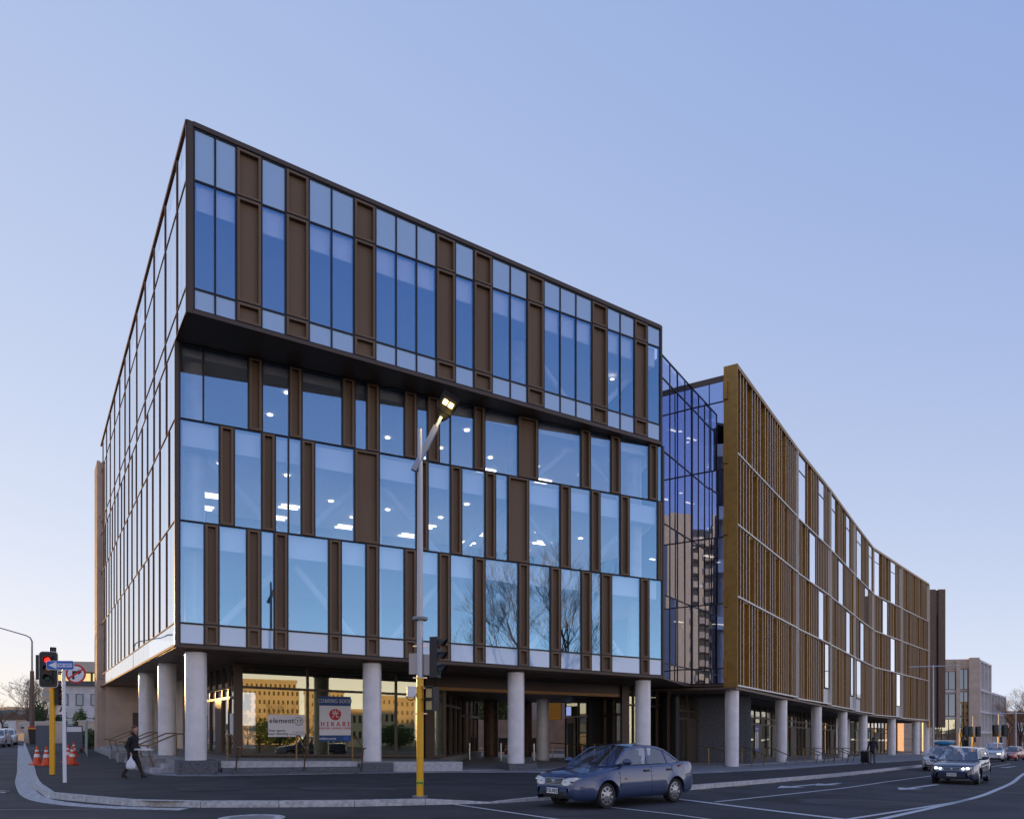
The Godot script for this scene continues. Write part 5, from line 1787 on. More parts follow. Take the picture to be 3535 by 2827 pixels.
func car(called: String, label: String, at: Vector2, dir: Vector2, paint: Material, q: Dictionary) -> Node3D:
	var slope := -FALL
	var o := thing(called, label, "car", Gv(at), atan2(dir.y, dir.x))
	var top: Array = q.top
	var wid: Array = q.wid
	var bot: Array = q.bot
	var R: float = q.get("r", 0.3)
	var xf: float = q.xf
	var xr: float = q.xr
	var arch := R + 0.07
	var x0: float = top[0][0]
	var x1: float = top[-1][0]
	var xs := []
	var x := x0
	while x > x1:
		xs.append(x)
		var near := minf(absf(x - xf), absf(x - xr))
		x -= 0.025 if near < arch + 0.05 or x0 - x < 0.25 or x - x1 < 0.25 else 0.1
	xs.append(x1)
	# body shell
	var shell := MB.new()
	for s in [1.0, -1.0]:
		var rows := []
		for xx in xs:
			var w := along(wid, xx)
			var yt := along(top, xx)
			var yb := along(bot, xx)
			var h := yt - yb
			var row := []
			for k in [[0.90, 0.0], [0.965, 0.06], [0.985, 0.16], [1.0, 0.3], [1.0, 0.46], [0.992, 0.62], [0.975, 0.78], [0.955, 0.90], [0.93, 0.965], [0.88, 1.0]]:
				var y: float = yb + h * k[1]
				for c in [xf, xr]:
					var dx: float = absf(xx - c)
					if dx < arch: y = maxf(y, minf(R + sqrt(arch * arch - dx * dx), yt - 0.04))
				var flare := 0.0
				for c in [xf, xr]:
					var e: float = absf(Vector2(xx - c, y - R).length() - arch)
					if y < yt - 0.1: flare = maxf(flare, 0.018 * exp(-pow(e / 0.05, 2.0)))
				row.append(Vector3(xx, y, s * (w * k[0] + flare)))
			for k in [0.6, 0.3, 0.0]:
				row.append(Vector3(xx, yt + 0.028 * (1.0 - k * k * 1.25), s * w * k))
			rows.append(row)
		shell.grid(rows, Vector3(0, 0.4, 0))
	var ends := [[x0, -1.0], [x1, 1.0]]
	for e in ends:
		var w := along(wid, e[0])
		shell.quad(Vector3(e[0], along(bot, e[0]), w * 0.9), Vector3(e[0], along(bot, e[0]), -w * 0.9), Vector3(e[0], along(top, e[0]) + 0.02, -w * 0.85), Vector3(e[0], along(top, e[0]) + 0.02, w * 0.85), Vector3(0, 0.4, 0))
	put(shell, "body", paint, o)
	var mb := MB.new()
	var cw: float = q.w - 0.1
	mb.box(Vector3((xf + xr) / 2.0, 0.42, 0), Vector3(xf - xr - 2.0 * arch - 0.02, 0.4, cw * 1.9))
	mb.box(Vector3((x0 + x1) / 2.0, 0.42, 0), Vector3(x0 - x1 - 0.3, 0.36, cw * 1.25))
	put(mb, "underbody", M.black_plastic, o)
	# cabin: outline of the side windows from the foot of the windscreen to the foot of the rear window
	var ol: Array = q.roof
	var yb0: float = ol[0][1]
	var hr: float = 0.0
	for p in ol: hr = maxf(hr, p[1])
	var zof := func(y: float) -> float: return lerpf(q.w * 0.90, q.w * 0.70, clampf((y - 0.9) / (hr - 0.9), 0.0, 1.1))
	var P := func(p: Array, s: float, inn := 0.0) -> Vector3: return Vector3(p[0], p[1], s * (zof.call(p[1]) - inn))
	var i_a: int = q.ia
	var i_c: int = q.ic
	# roof
	mb = MB.new()
	var rows := []
	for i in range(i_a, i_c + 1):
		var row := []
		for k in 9:
			var f := -1.0 + k / 4.0
			row.append(Vector3(ol[i][0] + (0.05 if i == i_a else (-0.05 if i == i_c else 0.0)) * (1.0 - f * f), ol[i][1] + 0.045 * (1.0 - f * f), f * zof.call(ol[i][1])))
		rows.append(row)
	mb.grid(rows, Vector3(0, 0, 0))
	put(mb, "roof", paint, o)
	# pillars and frames
	mb = MB.new()
	for s in [1.0, -1.0]:
		for i in ol.size() - 1:
			var a: Array = ol[i]
			var b: Array = ol[i + 1]
			var cx: float = (ol[0][0] + ol[-1][0]) / 2.0
			var cy := yb0 + 0.12
			var th: float = 0.075
			var va := Vector2(a[0], a[1]); var vb := Vector2(b[0], b[1])
			var na := (Vector2(cx, cy) - va).normalized() * th
			var nb := (Vector2(cx, cy) - vb).normalized() * th
			if i >= i_a and i < i_c: na = Vector2(0, -0.06); nb = Vector2(0, -0.06)
			if i == i_a - 1: nb = Vector2(-0.07, -0.06)
			if i == i_c: na = Vector2(0.07, -0.06)
			mb.quad(P.call(a, s), P.call(b, s), P.call([vb.x + nb.x, vb.y + nb.y], s), P.call([va.x + na.x, va.y + na.y], s), Vector3(0, 0.8, 0))
			# return towards the screens
			if i < i_a or i >= i_c:
				mb.quad(P.call(a, s), P.call(b, s), P.call(b, s, 0.07), P.call(a, s, 0.07), Vector3(0, 0.8, 0))
		for c in q.pillars:
			mb.quad(P.call([c[0] + 0.05, yb0 - 0.05], s), P.call([c[0] - 0.05, yb0 - 0.05], s), P.call([c[1] - 0.045, c[2]], s), P.call([c[1] + 0.045, c[2]], s), Vector3(0, 0.8, 0))
	put(mb, "window_frame", paint, o)
	# side glass in one sheet for each side
	for s in [1.0, -1.0]:
		mb = MB.new()
		var poly := PackedVector2Array()
		for p in ol: poly.append(Vector2(p[0], p[1]))
		poly.append(Vector2(ol[-1][0] + 0.1, yb0 - 0.03))
		poly.append(Vector2(ol[0][0] - 0.1, yb0 - 0.03))
		var t := Geometry2D.triangulate_polygon(poly)
		for i in range(0, t.size(), 3):
			mb.tri(P.call([poly[t[i]].x, poly[t[i]].y], s, 0.012), P.call([poly[t[i + 1]].x, poly[t[i + 1]].y], s, 0.012), P.call([poly[t[i + 2]].x, poly[t[i + 2]].y], s, 0.012), Vector3(0, 0.8, 0))
		put(mb, "side_window", M.car_glass, o)
		# black surround above the belt
		mb = MB.new()
		var aa: Array = ol[0]
		mb.quad(P.call([ol[0][0] - 0.02, yb0 + 0.0], s, -0.004), P.call([ol[-1][0], yb0 + 0.0], s, -0.004), P.call([ol[-1][0], yb0 + 0.028], s, -0.004), P.call([ol[0][0] - 0.06, yb0 + 0.028], s, -0.004), Vector3(0, 0.8, 0))
		put(mb, "belt_strip", M.black_plastic, o)
	# screens
	for k in 2:
		var a: Array = ol[0] if k == 0 else ol[-1]
		var b: Array = ol[i_a] if k == 0 else ol[i_c]
		mb = MB.new()
		rows = []
		for i in 7:
			var f := i / 6.0
			var p := [lerpf(a[0], b[0], f), lerpf(a[1], b[1], f)]
			# follow the outline
			var row := []
			for j in 9:
				var g := -1.0 + j / 4.0
				row.append(Vector3(p[0] + (0.14 if k == 0 else -0.1) * (1.0 - g * g) * (1.0 - 0.5 * f), p[1] + 0.04 * (1.0 - g * g) * f, g * (zof.call(p[1]) - 0.05)))
			rows.append(row)
		mb.grid(rows, Vector3(0, 0.6, 0))
		put(mb, "windscreen" if k == 0 else "rear_window", M.car_glass, o)
	# inside
	mb = MB.new()
	for z in [-0.36, 0.36]:
		for xx in [q.seat, q.seat - 0.95]:
			mb.box(Vector3(xx, 0.85, z), Vector3(0.16, 0.6, 0.48), Basis(Vector3(0, 0, 1), 0.2))
			mb.box(Vector3(xx - 0.1, 1.18, z), Vector3(0.1, 0.2, 0.26))
	mb.box(Vector3(ol[0][0] - 0.35, 0.86, 0), Vector3(0.55, 0.14, cw * 1.7))
	put(mb, "seats", M.interior_dark, o)
	# lamps, grille, plate
	var nose: Array = q.nose    # [x, y] of lamp middle
	for s in [1.0, -1.0]:
		mb = MB.new()
		var lw: float = q.get("lamp_w", 0.2)
		var zc: float = q.get("lamp_z", 0.5)
		var hl: Array = []
		for k in 7:
			var row := []
			for j in 13:
				var a := lerpf(-1.0, 1.0, j / 12.0)
				var v := lerpf(-1.0, 1.0, k / 6.0)
				var shape := pow(maxf(0.0, 1.0 - pow(absf(a), 2.6)), 0.6)
				var zz := zc + a * lw
				var yy: float = nose[1] + v * q.get("lamp_h", 0.085) * shape + 0.035 * a
				row.append(Vector3(skin_x(q, yy, zz, 1.0) + 0.012, yy, s * zz))
			hl.append(row)
		mb.grid(hl, Vector3(0, 0.5, 0))
		var hp := put(mb, "headlight", M.headlight_glass, o)
		mb = MB.new()
		for k in 2:
			var bz: float = zc + (lw * 0.25 if k == 0 else -lw * 0.45)
			mb.sphere(Vector3(skin_x(q, nose[1], bz, 1.0) + 0.004, nose[1] + (0.012 if k == 0 else -0.004), s * bz), Vector3(0.026, 0.05, 0.055), 6, 10)
		put(mb, "headlight_bulb", M.headlight_on if q.get("lit", false) else M.steel, hp)
		mb = MB.new()
		var tl := []
		for k in 5:
			var row := []
			for j in 7:
				var yy: float = q.tail + lerpf(-0.11, 0.1, k / 4.0)
				var zz: float = lerpf(0.42, 0.8, j / 6.0)
				row.append(Vector3(skin_x(q, yy, minf(zz, 0.8), -1.0) - 0.012, yy, s * (zz + 0.004)))
			tl.append(row)
		mb.grid(tl, Vector3(0, 0.5, 0))
		put(mb, "tail_light", M.tail_red, o)
		# mirror
		mb = MB.new()
		mb.sphere(Vector3(ol[0][0] - 0.28, yb0 + 0.1, s * (q.w + 0.1)), Vector3(0.075, 0.075, 0.13), 8, 12)
		mb.box(Vector3(ol[0][0] - 0.28, yb0 + 0.04, s * (q.w - 0.02)), Vector3(0.08, 0.05, 0.2))
		put(mb, "mirror", paint, o)
		# door seams, handles, sill strip
		mb = MB.new()
		for d in q.seams:
			for k in 6:
				var ya := lerpf(0.3, yb0 - 0.03, k / 6.0)
				var yc := lerpf(0.3, yb0 - 0.03, (k + 1) / 6.0)
				mb.box(Vector3(d, (ya + yc) / 2.0, s * (side_width(q, d, (ya + yc) / 2.0) + 0.001)), Vector3(0.008, yc - ya, 0.006))
		put(mb, "door_seam", M.black_plastic, o)
		for d in q.handles:
			mb = MB.new()
			mb.box(Vector3(d, yb0 - 0.13, s * (side_width(q, d, yb0 - 0.13) + 0.008)), Vector3(0.19, 0.05, 0.03))
			put(mb, "door_handle", M.black_plastic, o)
		mb = MB.new()
		var sx: float = xf - arch - 0.08
		while sx > xr + arch + 0.12:
			mb.box(Vector3(sx - 0.05, 0.52, s * (side_width(q, sx, 0.52) + 0.004)), Vector3(0.102, 0.07, 0.012))
			sx -= 0.1
		put(mb, "side_strip", q.get("strip", M.black_plastic), o)
		mb = MB.new()
		mb.box(Vector3(xf - 0.62, 0.66, s * (side_width(q, xf - 0.62, 0.66) + 0.004)), Vector3(0.075, 0.04, 0.012))
		put(mb, "side_indicator", M.amber_lens, o)
	mb = MB.new()
	var gw: float = q.grille[0]
	var gh: float = q.grille[1]
	var gg := []
	for k in 5:
		var row := []
		for j in 9:
			var yy: float = nose[1] - 0.01 + gh * (k / 4.0 - 0.5)
			var zz := gw * (j / 8.0 - 0.5) * (0.86 + 0.14 * k / 4.0)
			row.append(Vector3(skin_x(q, yy, absf(zz), 1.0) + 0.008, yy, zz))
		gg.append(row)
	mb.grid(gg, Vector3(0, 0.5, 0))
	var gp := put(mb, "grille", M.black_plastic, o)
	mb = MB.new()
	for k in 5:
		var p := []
		for j in 9:
			p.append(gg[k][j] + Vector3(0.006, 0, 0))
		var rr := []
		rr.resize(9); rr.fill(0.009 if k in [0, 4] else 0.006)
		mb.tube(p, rr, 5)
	for j in [0, 8]:
		mb.tube([gg[0][j], gg[2][j], gg[4][j]], [0.012, 0.012, 0.012], 5)
	put(mb, "grille_bars", M.steel, gp)
	mb = MB.new()
	mb.lathe(gg[2][4] + Vector3(0.006, 0, 0), Vector3(1, 0, 0), [[0.0, 0.045], [0.012, 0.04], [0.014, 0.001]], 14)
	put(mb, "badge", M.steel, gp)
	mb = MB.new()
	var li := []
	for k in 4:
		var row := []
		for j in 11:
			var zz := 1.05 * (j / 10.0 - 0.5)
			row.append(Vector3(skin_x(q, 0.36, absf(zz), 1.0) + 0.006, 0.315 + 0.03 * k, zz * (1.0 - 0.04 * k)))
		li.append(row)
	mb.grid(li, Vector3(0, 0.5, 0))
	put(mb, "lower_intake", M.black_plastic, o)
	mb = MB.new()
	mb.box(Vector3(x0 + 0.022, q.plate_y, 0), Vector3(0.012, 0.125, 0.36))
	var pl := put(mb, "number_plate", M.sign_white, o)
	if q.has("plate"):
		lettering(pl, q.plate, 0.085, M.text_black, Vector3(x0 + 0.029, q.plate_y, 0), Basis(Vector3(0, 0, -1), Vector3.UP, Vector3(1, 0, 0)), 0.95, true)
	for s in [-1.0, 1.0]:
		wheel(o, Vector3(xf, R, s * (q.w - 0.035)), s, R, 0.2, q.get("holes", 9))
		wheel(o, Vector3(xr, R, s * (q.w - 0.035)), s, R, 0.2, q.get("holes", 9))
	return o

func skin_x(q: Dictionary, y: float, z: float, s: float) -> float:     # where the body ends, front or back, at that height and width
	var x: float = q.top[0][0] if s > 0.0 else q.top[-1][0]
	for i in 90:
		if along(q.top, x) + 0.02 >= y and along(q.wid, x) * 0.95 >= z: return x
		x -= 0.01 * s
	return x

func side_width(q: Dictionary, x: float, y: float) -> float:
	var w := along(q.wid, x)
	var yt := along(q.top, x)
	var yb := along(q.bot, x)
	var f := (y - yb) / (yt - yb)
	var k := [[0.0, 0.90], [0.06, 0.965], [0.16, 0.985], [0.3, 1.0], [0.46, 1.0], [0.62, 0.992], [0.78, 0.975], [0.9, 0.955], [1.0, 0.9]]
	for i in k.size() - 1:
		if f <= k[i + 1][0]:
			return w * lerpf(k[i][1], k[i + 1][1], (f - k[i][0]) / (k[i + 1][0] - k[i][0]))
	return w * 0.9

func vehicles() -> void:
	mat("wheel_silver", 0.42, 0.42, 0.44, 0.35, 0.7)
	var m := coated("car_glass", 0.5, 0.55, 0.62, 0.3)
	m.metallic = 0.9
	mat("tail_red", 0.35, 0.012, 0.012, 0.15)
	mat("amber_lens", 0.6, 0.13, 0.01, 0.2)
	m = mat("headlight_glass", 0.62, 0.62, 0.6, 0.08, 0.25)
	m.clearcoat_enabled = true
	var sedan := {
		"w": 0.845, "r": 0.295, "xf": 1.27, "xr": -1.265,
		"top": [[2.22, 0.50], [2.20, 0.60], [2.14, 0.70], [2.02, 0.765], [1.8, 0.815], [1.4, 0.875], [1.0, 0.935], [0.8, 0.955], [0.3, 0.955], [-0.6, 0.965], [-1.3, 0.985], [-1.7, 1.0], [-2.0, 1.0], [-2.15, 0.97], [-2.22, 0.86], [-2.25, 0.7], [-2.27, 0.6]],
		"wid": [[2.22, 0.50], [2.17, 0.62], [2.08, 0.70], [1.9, 0.775], [1.6, 0.825], [1.2, 0.845], [0, 0.85], [-1.2, 0.845], [-1.7, 0.81], [-2.05, 0.74], [-2.2, 0.66], [-2.27, 0.58]],
		"bot": [[2.22, 0.32], [2.12, 0.22], [1.9, 0.2], [-1.8, 0.2], [-2.1, 0.25], [-2.27, 0.4]],
		"roof": [[1.02, 0.955], [0.70, 1.17], [0.42, 1.335], [0.22, 1.39], [-0.1, 1.425], [-0.45, 1.42], [-0.75, 1.39], [-1.0, 1.325], [-1.24, 1.2], [-1.46, 1.06], [-1.55, 1.0]],
		"ia": 3, "ic": 7, "pillars": [[-0.27, -0.33, 1.38], [-1.08, -1.0, 1.28]], "seat": 0.0, "nose": [2.1, 0.64], "tail": 0.83,
		"seams": [0.86, -0.3, -1.12], "handles": [-0.12, -1.0], "grille": [0.62, 0.13], "plate_y": 0.42, "plate": "FSL982", "strip": car_paint("blue_paint", 0.04, 0.066, 0.15), "lamp_w": 0.25, "lamp_h": 0.085, "sweep": 0.4, "holes": 9}
	car("blue_sedan", "blue four-door sedan with silver wheel covers waiting at the stop line", Vector2(2.6, 18.78), Vector2(-2.01, -1.76), M.blue_paint, sedan)
	var wagon := sedan.duplicate()
	wagon.merge({"w": 0.865, "r": 0.32, "xf": 1.34, "xr": -1.33,
		"top": [[2.36, 0.52], [2.33, 0.64], [2.25, 0.74], [2.1, 0.80], [1.8, 0.855], [1.3, 0.92], [0.95, 0.955], [0.3, 0.97], [-0.8, 0.985], [-1.6, 1.0], [-2.1, 1.0], [-2.3, 0.96], [-2.38, 0.8], [-2.4, 0.6]],
		"wid": [[2.36, 0.56], [2.3, 0.68], [2.15, 0.76], [1.8, 0.83], [1.3, 0.865], [0, 0.87], [-1.4, 0.865], [-2.0, 0.81], [-2.3, 0.74], [-2.4, 0.66]],
		"bot": [[2.36, 0.3], [2.2, 0.2], [1.9, 0.19], [-1.9, 0.2], [-2.2, 0.25], [-2.4, 0.4]],
		"roof": [[1.1, 0.965], [0.75, 1.18], [0.45, 1.35], [0.25, 1.42], [-0.1, 1.46], [-0.9, 1.465], [-1.5, 1.44], [-1.85, 1.38], [-2.1, 1.2], [-2.25, 1.0]],
		"ia": 3, "ic": 7, "pillars": [[-0.2, -0.26, 1.4], [-1.2, -1.2, 1.36]], "nose": [2.22, 0.66], "lamp_w": 0.22, "lamp_h": 0.075, "sweep": 0.3, "plate": "KSG687", "grille": [0.62, 0.13], "plate_y": 0.43, "lit": true, "holes": 5, "strip": car_paint("navy_paint", 0.02, 0.032, 0.085)}, true)
	var fwd := Vector2(-0.70, -0.72)
	car("dark_blue_wagon", "dark blue station wagon with headlights on driving towards the camera", Vector2(19.05, 32.2), Vector2(-0.63, -0.775), M.navy_paint, wagon)
	var w2 := wagon.duplicate()
	w2.erase("plate")
	w2.merge({"lit": false, "strip": M.black_plastic}, true)
	var wc := car("white_taxi", "white car with a blue roof sign behind the dark blue wagon", Vector2(25.9, 45.6), Vector2(-0.63, -0.775), car_paint("white_car_paint", 0.6, 0.6, 0.62), w2)
	var mb := MB.new()
	mb.sphere(Vector3(-0.1, 1.62, 0), Vector3(0.3, 0.13, 0.55), 6, 12)
	put(mb, "roof_sign", mat("cyan_plastic", 0.02, 0.2, 0.34, 0.4), wc)
	var suv := wagon.duplicate(true)
	suv.erase("plate")
	for k in ["top", "roof"]:
		for p in suv[k]: p[1] = p[1] * 1.16 + 0.02
	for p in suv.bot: p[1] += 0.08
	suv.merge({"r": 0.37, "nose": [2.22, 0.78], "strip": M.black_plastic, "lit": true, "tail": 1.0, "plate_y": 0.52}, true)
	car("white_suv", "white off-road car with headlights on behind the dark blue wagon", Vector2(45.2, 71.2), Vector2(-0.62, -0.85), M.white_car_paint, suv)
	var s2 := sedan.duplicate()
	s2.erase("plate")
	s2.merge({"strip": car_paint("red_car_paint", 0.28, 0.02, 0.025)}, true)
	car("red_sedan", "dark red sedan farthest down the right street", Vector2(51.6, 78.4), Vector2(-0.85, -0.75), M.red_car_paint, s2)
	var s3 := sedan.duplicate()
	s3.erase("plate")
	s3.merge({"strip": car_paint("silver_car_paint", 0.5, 0.5, 0.52)}, true)
	car("silver_sedan", "pale silver sedan parked at the left kerb facing the camera", Vector2(-41.8, 61.6), Vector2(0.42, -0.9), M.silver_car_paint, s3)
	car("silver_sedan", "second pale car parked behind the silver sedan on the left street", Vector2(-45.6, 68.5), Vector2(0.5, -0.86), M.white_car_paint, s3)
	car("silver_sedan", "small dark car far up the left street", Vector2(-66.0, 92.5), Vector2(0.5, -0.86), M.navy_paint, s3)

# ---------------------------------------------------------------- people: one surface meshed from joined capsules
func figure(parent: Node3D, called: String, bones: Array, cell: float, blend := 0.025) -> MeshInstance3D:
	var lo := Vector3(INF, INF, INF)
	var hi := -lo
	for b in bones:
		var r: float = maxf(b[2], b[3]) + cell * 2.5
		for p in [b[0], b[1]]:
			lo = lo.min(p - Vector3.ONE * r)
			hi = hi.max(p + Vector3.ONE * r)
	var n := Vector3i(((hi - lo) / cell).ceil()) + Vector3i.ONE
	var nx := n.x
	var nxy := n.x * n.y
	var f := PackedFloat32Array()
	f.resize(nxy * n.z)
	f.fill(9.0)
	var owner_ := PackedByteArray()
	owner_.resize(f.size())
	var near := PackedFloat32Array()
	near.resize(f.size())
	near.fill(9.0)
	for bi in bones.size():
		var b: Array = bones[bi]
		var a: Vector3 = b[0]
		var ab: Vector3 = b[1] - b[0]
		var l2 := maxf(ab.length_squared(), 1e-9)
		var r0: float = b[2]
		var r1: float = b[3]
		var sq: Vector3 = b[5] if b.size() > 5 else Vector3.ONE
		var m: float = maxf(r0, r1) * maxf(1.0, 1.0) + blend + cell * 2.0
		var p0 := Vector3i(((a.min(b[1]) - Vector3.ONE * m - lo) / cell).floor()).clamp(Vector3i.ZERO, n - Vector3i.ONE)
		var p1 := Vector3i(((a.max(b[1]) + Vector3.ONE * m - lo) / cell).ceil()).clamp(Vector3i.ZERO, n - Vector3i.ONE)
		for z in range(p0.z, p1.z + 1):
			for y in range(p0.y, p1.y + 1):
				var k := z * nxy + y * nx
				for x in range(p0.x, p1.x + 1):
					var v := (lo + Vector3(x, y, z) * cell - a)
					var t := clampf(v.dot(ab) / l2, 0.0, 1.0)
					var d := ((v - ab * t) / sq).length() - lerpf(r0, r1, t)
					var i := k + x
					if d < near[i]:
						near[i] = d
						owner_[i] = bi
					var o := f[i]
					var h := maxf(blend - absf(o - d), 0.0) / blend
					f[i] = minf(o, d) - h * h * blend * 0.25
	var mb := MB.new()
	var idx := {}
	var corner := [0, 1, nx, nx + 1, nxy, nxy + 1, nxy + nx, nxy + nx + 1]
	for z in n.z - 1:
		for y in n.y - 1:
			var k := z * nxy + y * nx
			for x in n.x - 1:
				var i := k + x
				if f[i] > 0.3: continue
				var neg := 0
				for c in 8:
					if f[i + corner[c]] < 0.0: neg += 1
				if neg == 0 or neg == 8: continue
				var sum := Vector3.ZERO
				var cnt := 0
				for e in [[0, 1], [2, 3], [4, 5], [6, 7], [0, 2], [1, 3], [4, 6], [5, 7], [0, 4], [1, 5], [2, 6], [3, 7]]:
					var fa := f[i + corner[e[0]]]
					var fb := f[i + corner[e[1]]]
					if (fa < 0.0) != (fb < 0.0):
						var t := fa / (fa - fb)
						var ca := Vector3(e[0] & 1, (e[0] >> 1) & 1, e[0] >> 2)
						var cb := Vector3(e[1] & 1, (e[1] >> 1) & 1, e[1] >> 2)
						sum += ca.lerp(cb, t)
						cnt += 1
				idx[i] = mb.v.size()
				mb.v.append(lo + (Vector3(x, y, z) + sum / cnt) * cell)
				var g := Vector3(f[i + 1] - f[i] + f[i + nx + 1] - f[i + nx], f[i + nx] - f[i] + f[i + nx + 1] - f[i + 1], f[i + nxy] - f[i] + f[i + nxy + 1] - f[i + 1])
				mb.n.append(g.normalized())
				mb.c.append(bones[owner_[i]][4])
				mb.uv.append(Vector2.ZERO)
	for i in idx:
		for ax in [[1, nx, nxy], [nx, nxy, 1], [nxy, 1, nx]]:
			var s := f[i] < 0.0
			if s == (f[i + ax[0]] < 0.0): continue
			var q := [i, i - ax[1], i - ax[1] - ax[2], i - ax[2]]
			if not (idx.has(q[1]) and idx.has(q[2]) and idx.has(q[3])): continue
			var a: int = idx[q[0]]; var b: int = idx[q[1]]; var c: int = idx[q[2]]; var d: int = idx[q[3]]
			if s: mb.ix.append_array([a, c, b, a, d, c])
			else: mb.ix.append_array([a, b, c, a, c, d])
	return put(mb, called, M.vertex_paint, parent)

func hand(p: Vector3, fwd: Vector3, down: Vector3, skin: Color, s: float) -> Array:   # palm, four curled fingers and a thumb
	var out := []
	var side := fwd.cross(down).normalized()
	out.append([p, p + fwd * 0.075 * s, 0.026 * s, 0.030 * s, skin])
	for i in 4:
		var o := side * (i - 1.5) * 0.019 * s
		var a := p + fwd * 0.085 * s + o
		var l: float = [0.03, 0.036, 0.034, 0.027][i] * s
		var b := a + (fwd * 0.7 + down * 0.5).normalized() * l
		out.append([a, b, 0.0095 * s, 0.009 * s, skin])
		out.append([b, b + (fwd * 0.1 + down).normalized() * l * 0.9, 0.009 * s, 0.0078 * s, skin])
	var t0 := p + fwd * 0.03 * s + side * 0.028 * s
	out.append([t0, t0 + (fwd * 0.6 + side * 0.5 + down * 0.5).normalized() * 0.035 * s, 0.0115 * s, 0.01 * s, skin])
	return out

func people() -> void:
	var skin := Color(0.42, 0.24, 0.17)
	var coat := Color(0.012, 0.012, 0.015)
	var legs := Color(0.02, 0.016, 0.016)
	var boot := Color(0.035, 0.022, 0.016)
	var hair := Color(0.13, 0.05, 0.022)
	# the woman walks towards the right (+x), seen from her right side
	var w := thing("person", "woman with curly brown hair in a black coat walking with a white bag and papers", "person", G(-11.85, 23.75, 0.13), -0.12)
	var b := []
	var hipc := Vector3(0, 0.86, 0)
	b.append([Vector3(0, 0.90, 0), Vector3(0.02, 1.12, 0), 0.155, 0.15, coat])
	b.append([Vector3(0.02, 1.12, 0), Vector3(0.035, 1.30, 0), 0.15, 0.145, coat])
	b.append([Vector3(0, 0.76, 0.02), Vector3(0, 0.92, 0), 0.165, 0.155, coat])
	b.append([Vector3(0.03, 1.33, -0.13), Vector3(0.03, 1.33, 0.13), 0.085, 0.085, coat])
	b.append([Vector3(0.04, 1.36, 0), Vector3(0.06, 1.46, 0), 0.075, 0.06, coat])
	b.append([Vector3(0.06, 1.44, 0), Vector3(0.085, 1.52, 0), 0.05, 0.05, skin])
	# legs: the right one (near the camera) behind, the left one ahead
	b.append([Vector3(-0.02, 0.80, 0.08), Vector3(-0.08, 0.47, 0.08), 0.095, 0.068, legs])
	b.append([Vector3(-0.08, 0.47, 0.08), Vector3(-0.29, 0.13, 0.08), 0.068, 0.05, boot])
	b.append([Vector3(-0.29, 0.11, 0.08), Vector3(-0.18, 0.045, 0.08), 0.045, 0.04, boot])
	b.append([Vector3(-0.31, 0.10, 0.08), Vector3(-0.31, 0.05, 0.08), 0.042, 0.035, boot])
	b.append([Vector3(0.02, 0.80, -0.08), Vector3(0.17, 0.48, -0.07), 0.095, 0.07, legs])
	b.append([Vector3(0.17, 0.48, -0.07), Vector3(0.30, 0.12, -0.07), 0.07, 0.048, boot])
	b.append([Vector3(0.30, 0.09, -0.07), Vector3(0.44, 0.05, -0.07), 0.045, 0.035, boot])
	b.append([Vector3(0.28, 0.08, -0.07), Vector3(0.285, 0.045, -0.07), 0.045, 0.04, boot])
	# arms: right hangs with the bag, left bent to hold the papers
	b.append([Vector3(0.02, 1.32, 0.19), Vector3(-0.08, 1.06, 0.23), 0.062, 0.055, coat])
	b.append([Vector3(-0.08, 1.06, 0.23), Vector3(0.06, 0.88, 0.25), 0.055, 0.042, coat])
	b.append([Vector3(0.03, 1.32, -0.19), Vector3(-0.02, 1.08, -0.2), 0.062, 0.055, coat])
	b.append([Vector3(-0.02, 1.08, -0.2), Vector3(0.24, 0.97, -0.1), 0.055, 0.042, coat])
	figure(w, "body", b, 0.018)
	var hd := []
	hd.append([Vector3(0.095, 1.585, 0), Vector3(0.105, 1.65, 0), 0.078, 0.085, skin])
	hd.append([Vector3(0.135, 1.545, 0), Vector3(0.145, 1.54, 0), 0.035, 0.03, skin])
	hd.append([Vector3(0.185, 1.60, 0), Vector3(0.195, 1.585, 0), 0.014, 0.014, skin])
	hd.append([Vector3(0.165, 1.552, -0.018), Vector3(0.165, 1.552, 0.018), 0.011, 0.011, Color(0.35, 0.09, 0.08)])
	for z in [-0.032, 0.032]:
		hd.append([Vector3(0.163, 1.618, z), Vector3(0.166, 1.618, z), 0.013, 0.012, Color(0.03, 0.02, 0.015)])
		hd.append([Vector3(0.09, 1.60, z * 2.6), Vector3(0.09, 1.575, z * 2.6), 0.016, 0.012, skin])
	figure(w, "head", hd, 0.008, 0.012)
	var hh := hand(Vector3(0.075, 0.865, 0.25), Vector3(0.5, -0.86, 0).normalized(), Vector3(-0.86, -0.5, 0), skin, 1.0)
	hh += hand(Vector3(0.26, 0.965, -0.09), Vector3(0.9, 0, 0.42).normalized(), Vector3(0, -1, 0), skin, 1.0)
	figure(w, "hand", hh, 0.006, 0.006)
	var mb := MB.new()
	rng.seed = 4
	for i in 46:
		var a := rng.randf() * TAU
		var e := rng.randf_range(-0.5, 1.4)
		var d := Vector3(cos(a) * cos(e), sin(e), sin(a) * cos(e))
		if d.x > 0.45 and d.y < 0.55: continue
		mb.sphere(Vector3(0.075, 1.635, 0) + d * Vector3(0.095, 0.10, 0.10), Vector3.ONE * rng.randf_range(0.03, 0.05), 5, 7)
	for i in 16:
		var a := rng.randf_range(1.9, 4.4)
		mb.sphere(Vector3(0.07 + cos(a) * 0.10, rng.randf_range(1.5, 1.58), sin(a) * 0.11), Vector3.ONE * rng.randf_range(0.03, 0.045), 5, 7)
	put(mb, "hair", mat("brown_hair", hair.r, hair.g, hair.b, 0.7), w)
	var bag := thing("carrier_bag", "white plastic carrier bag hanging from the walking woman's hand", "bag", G(-11.85, 23.75, 0.13), -0.12)
	mb = MB.new()
	var rows := []
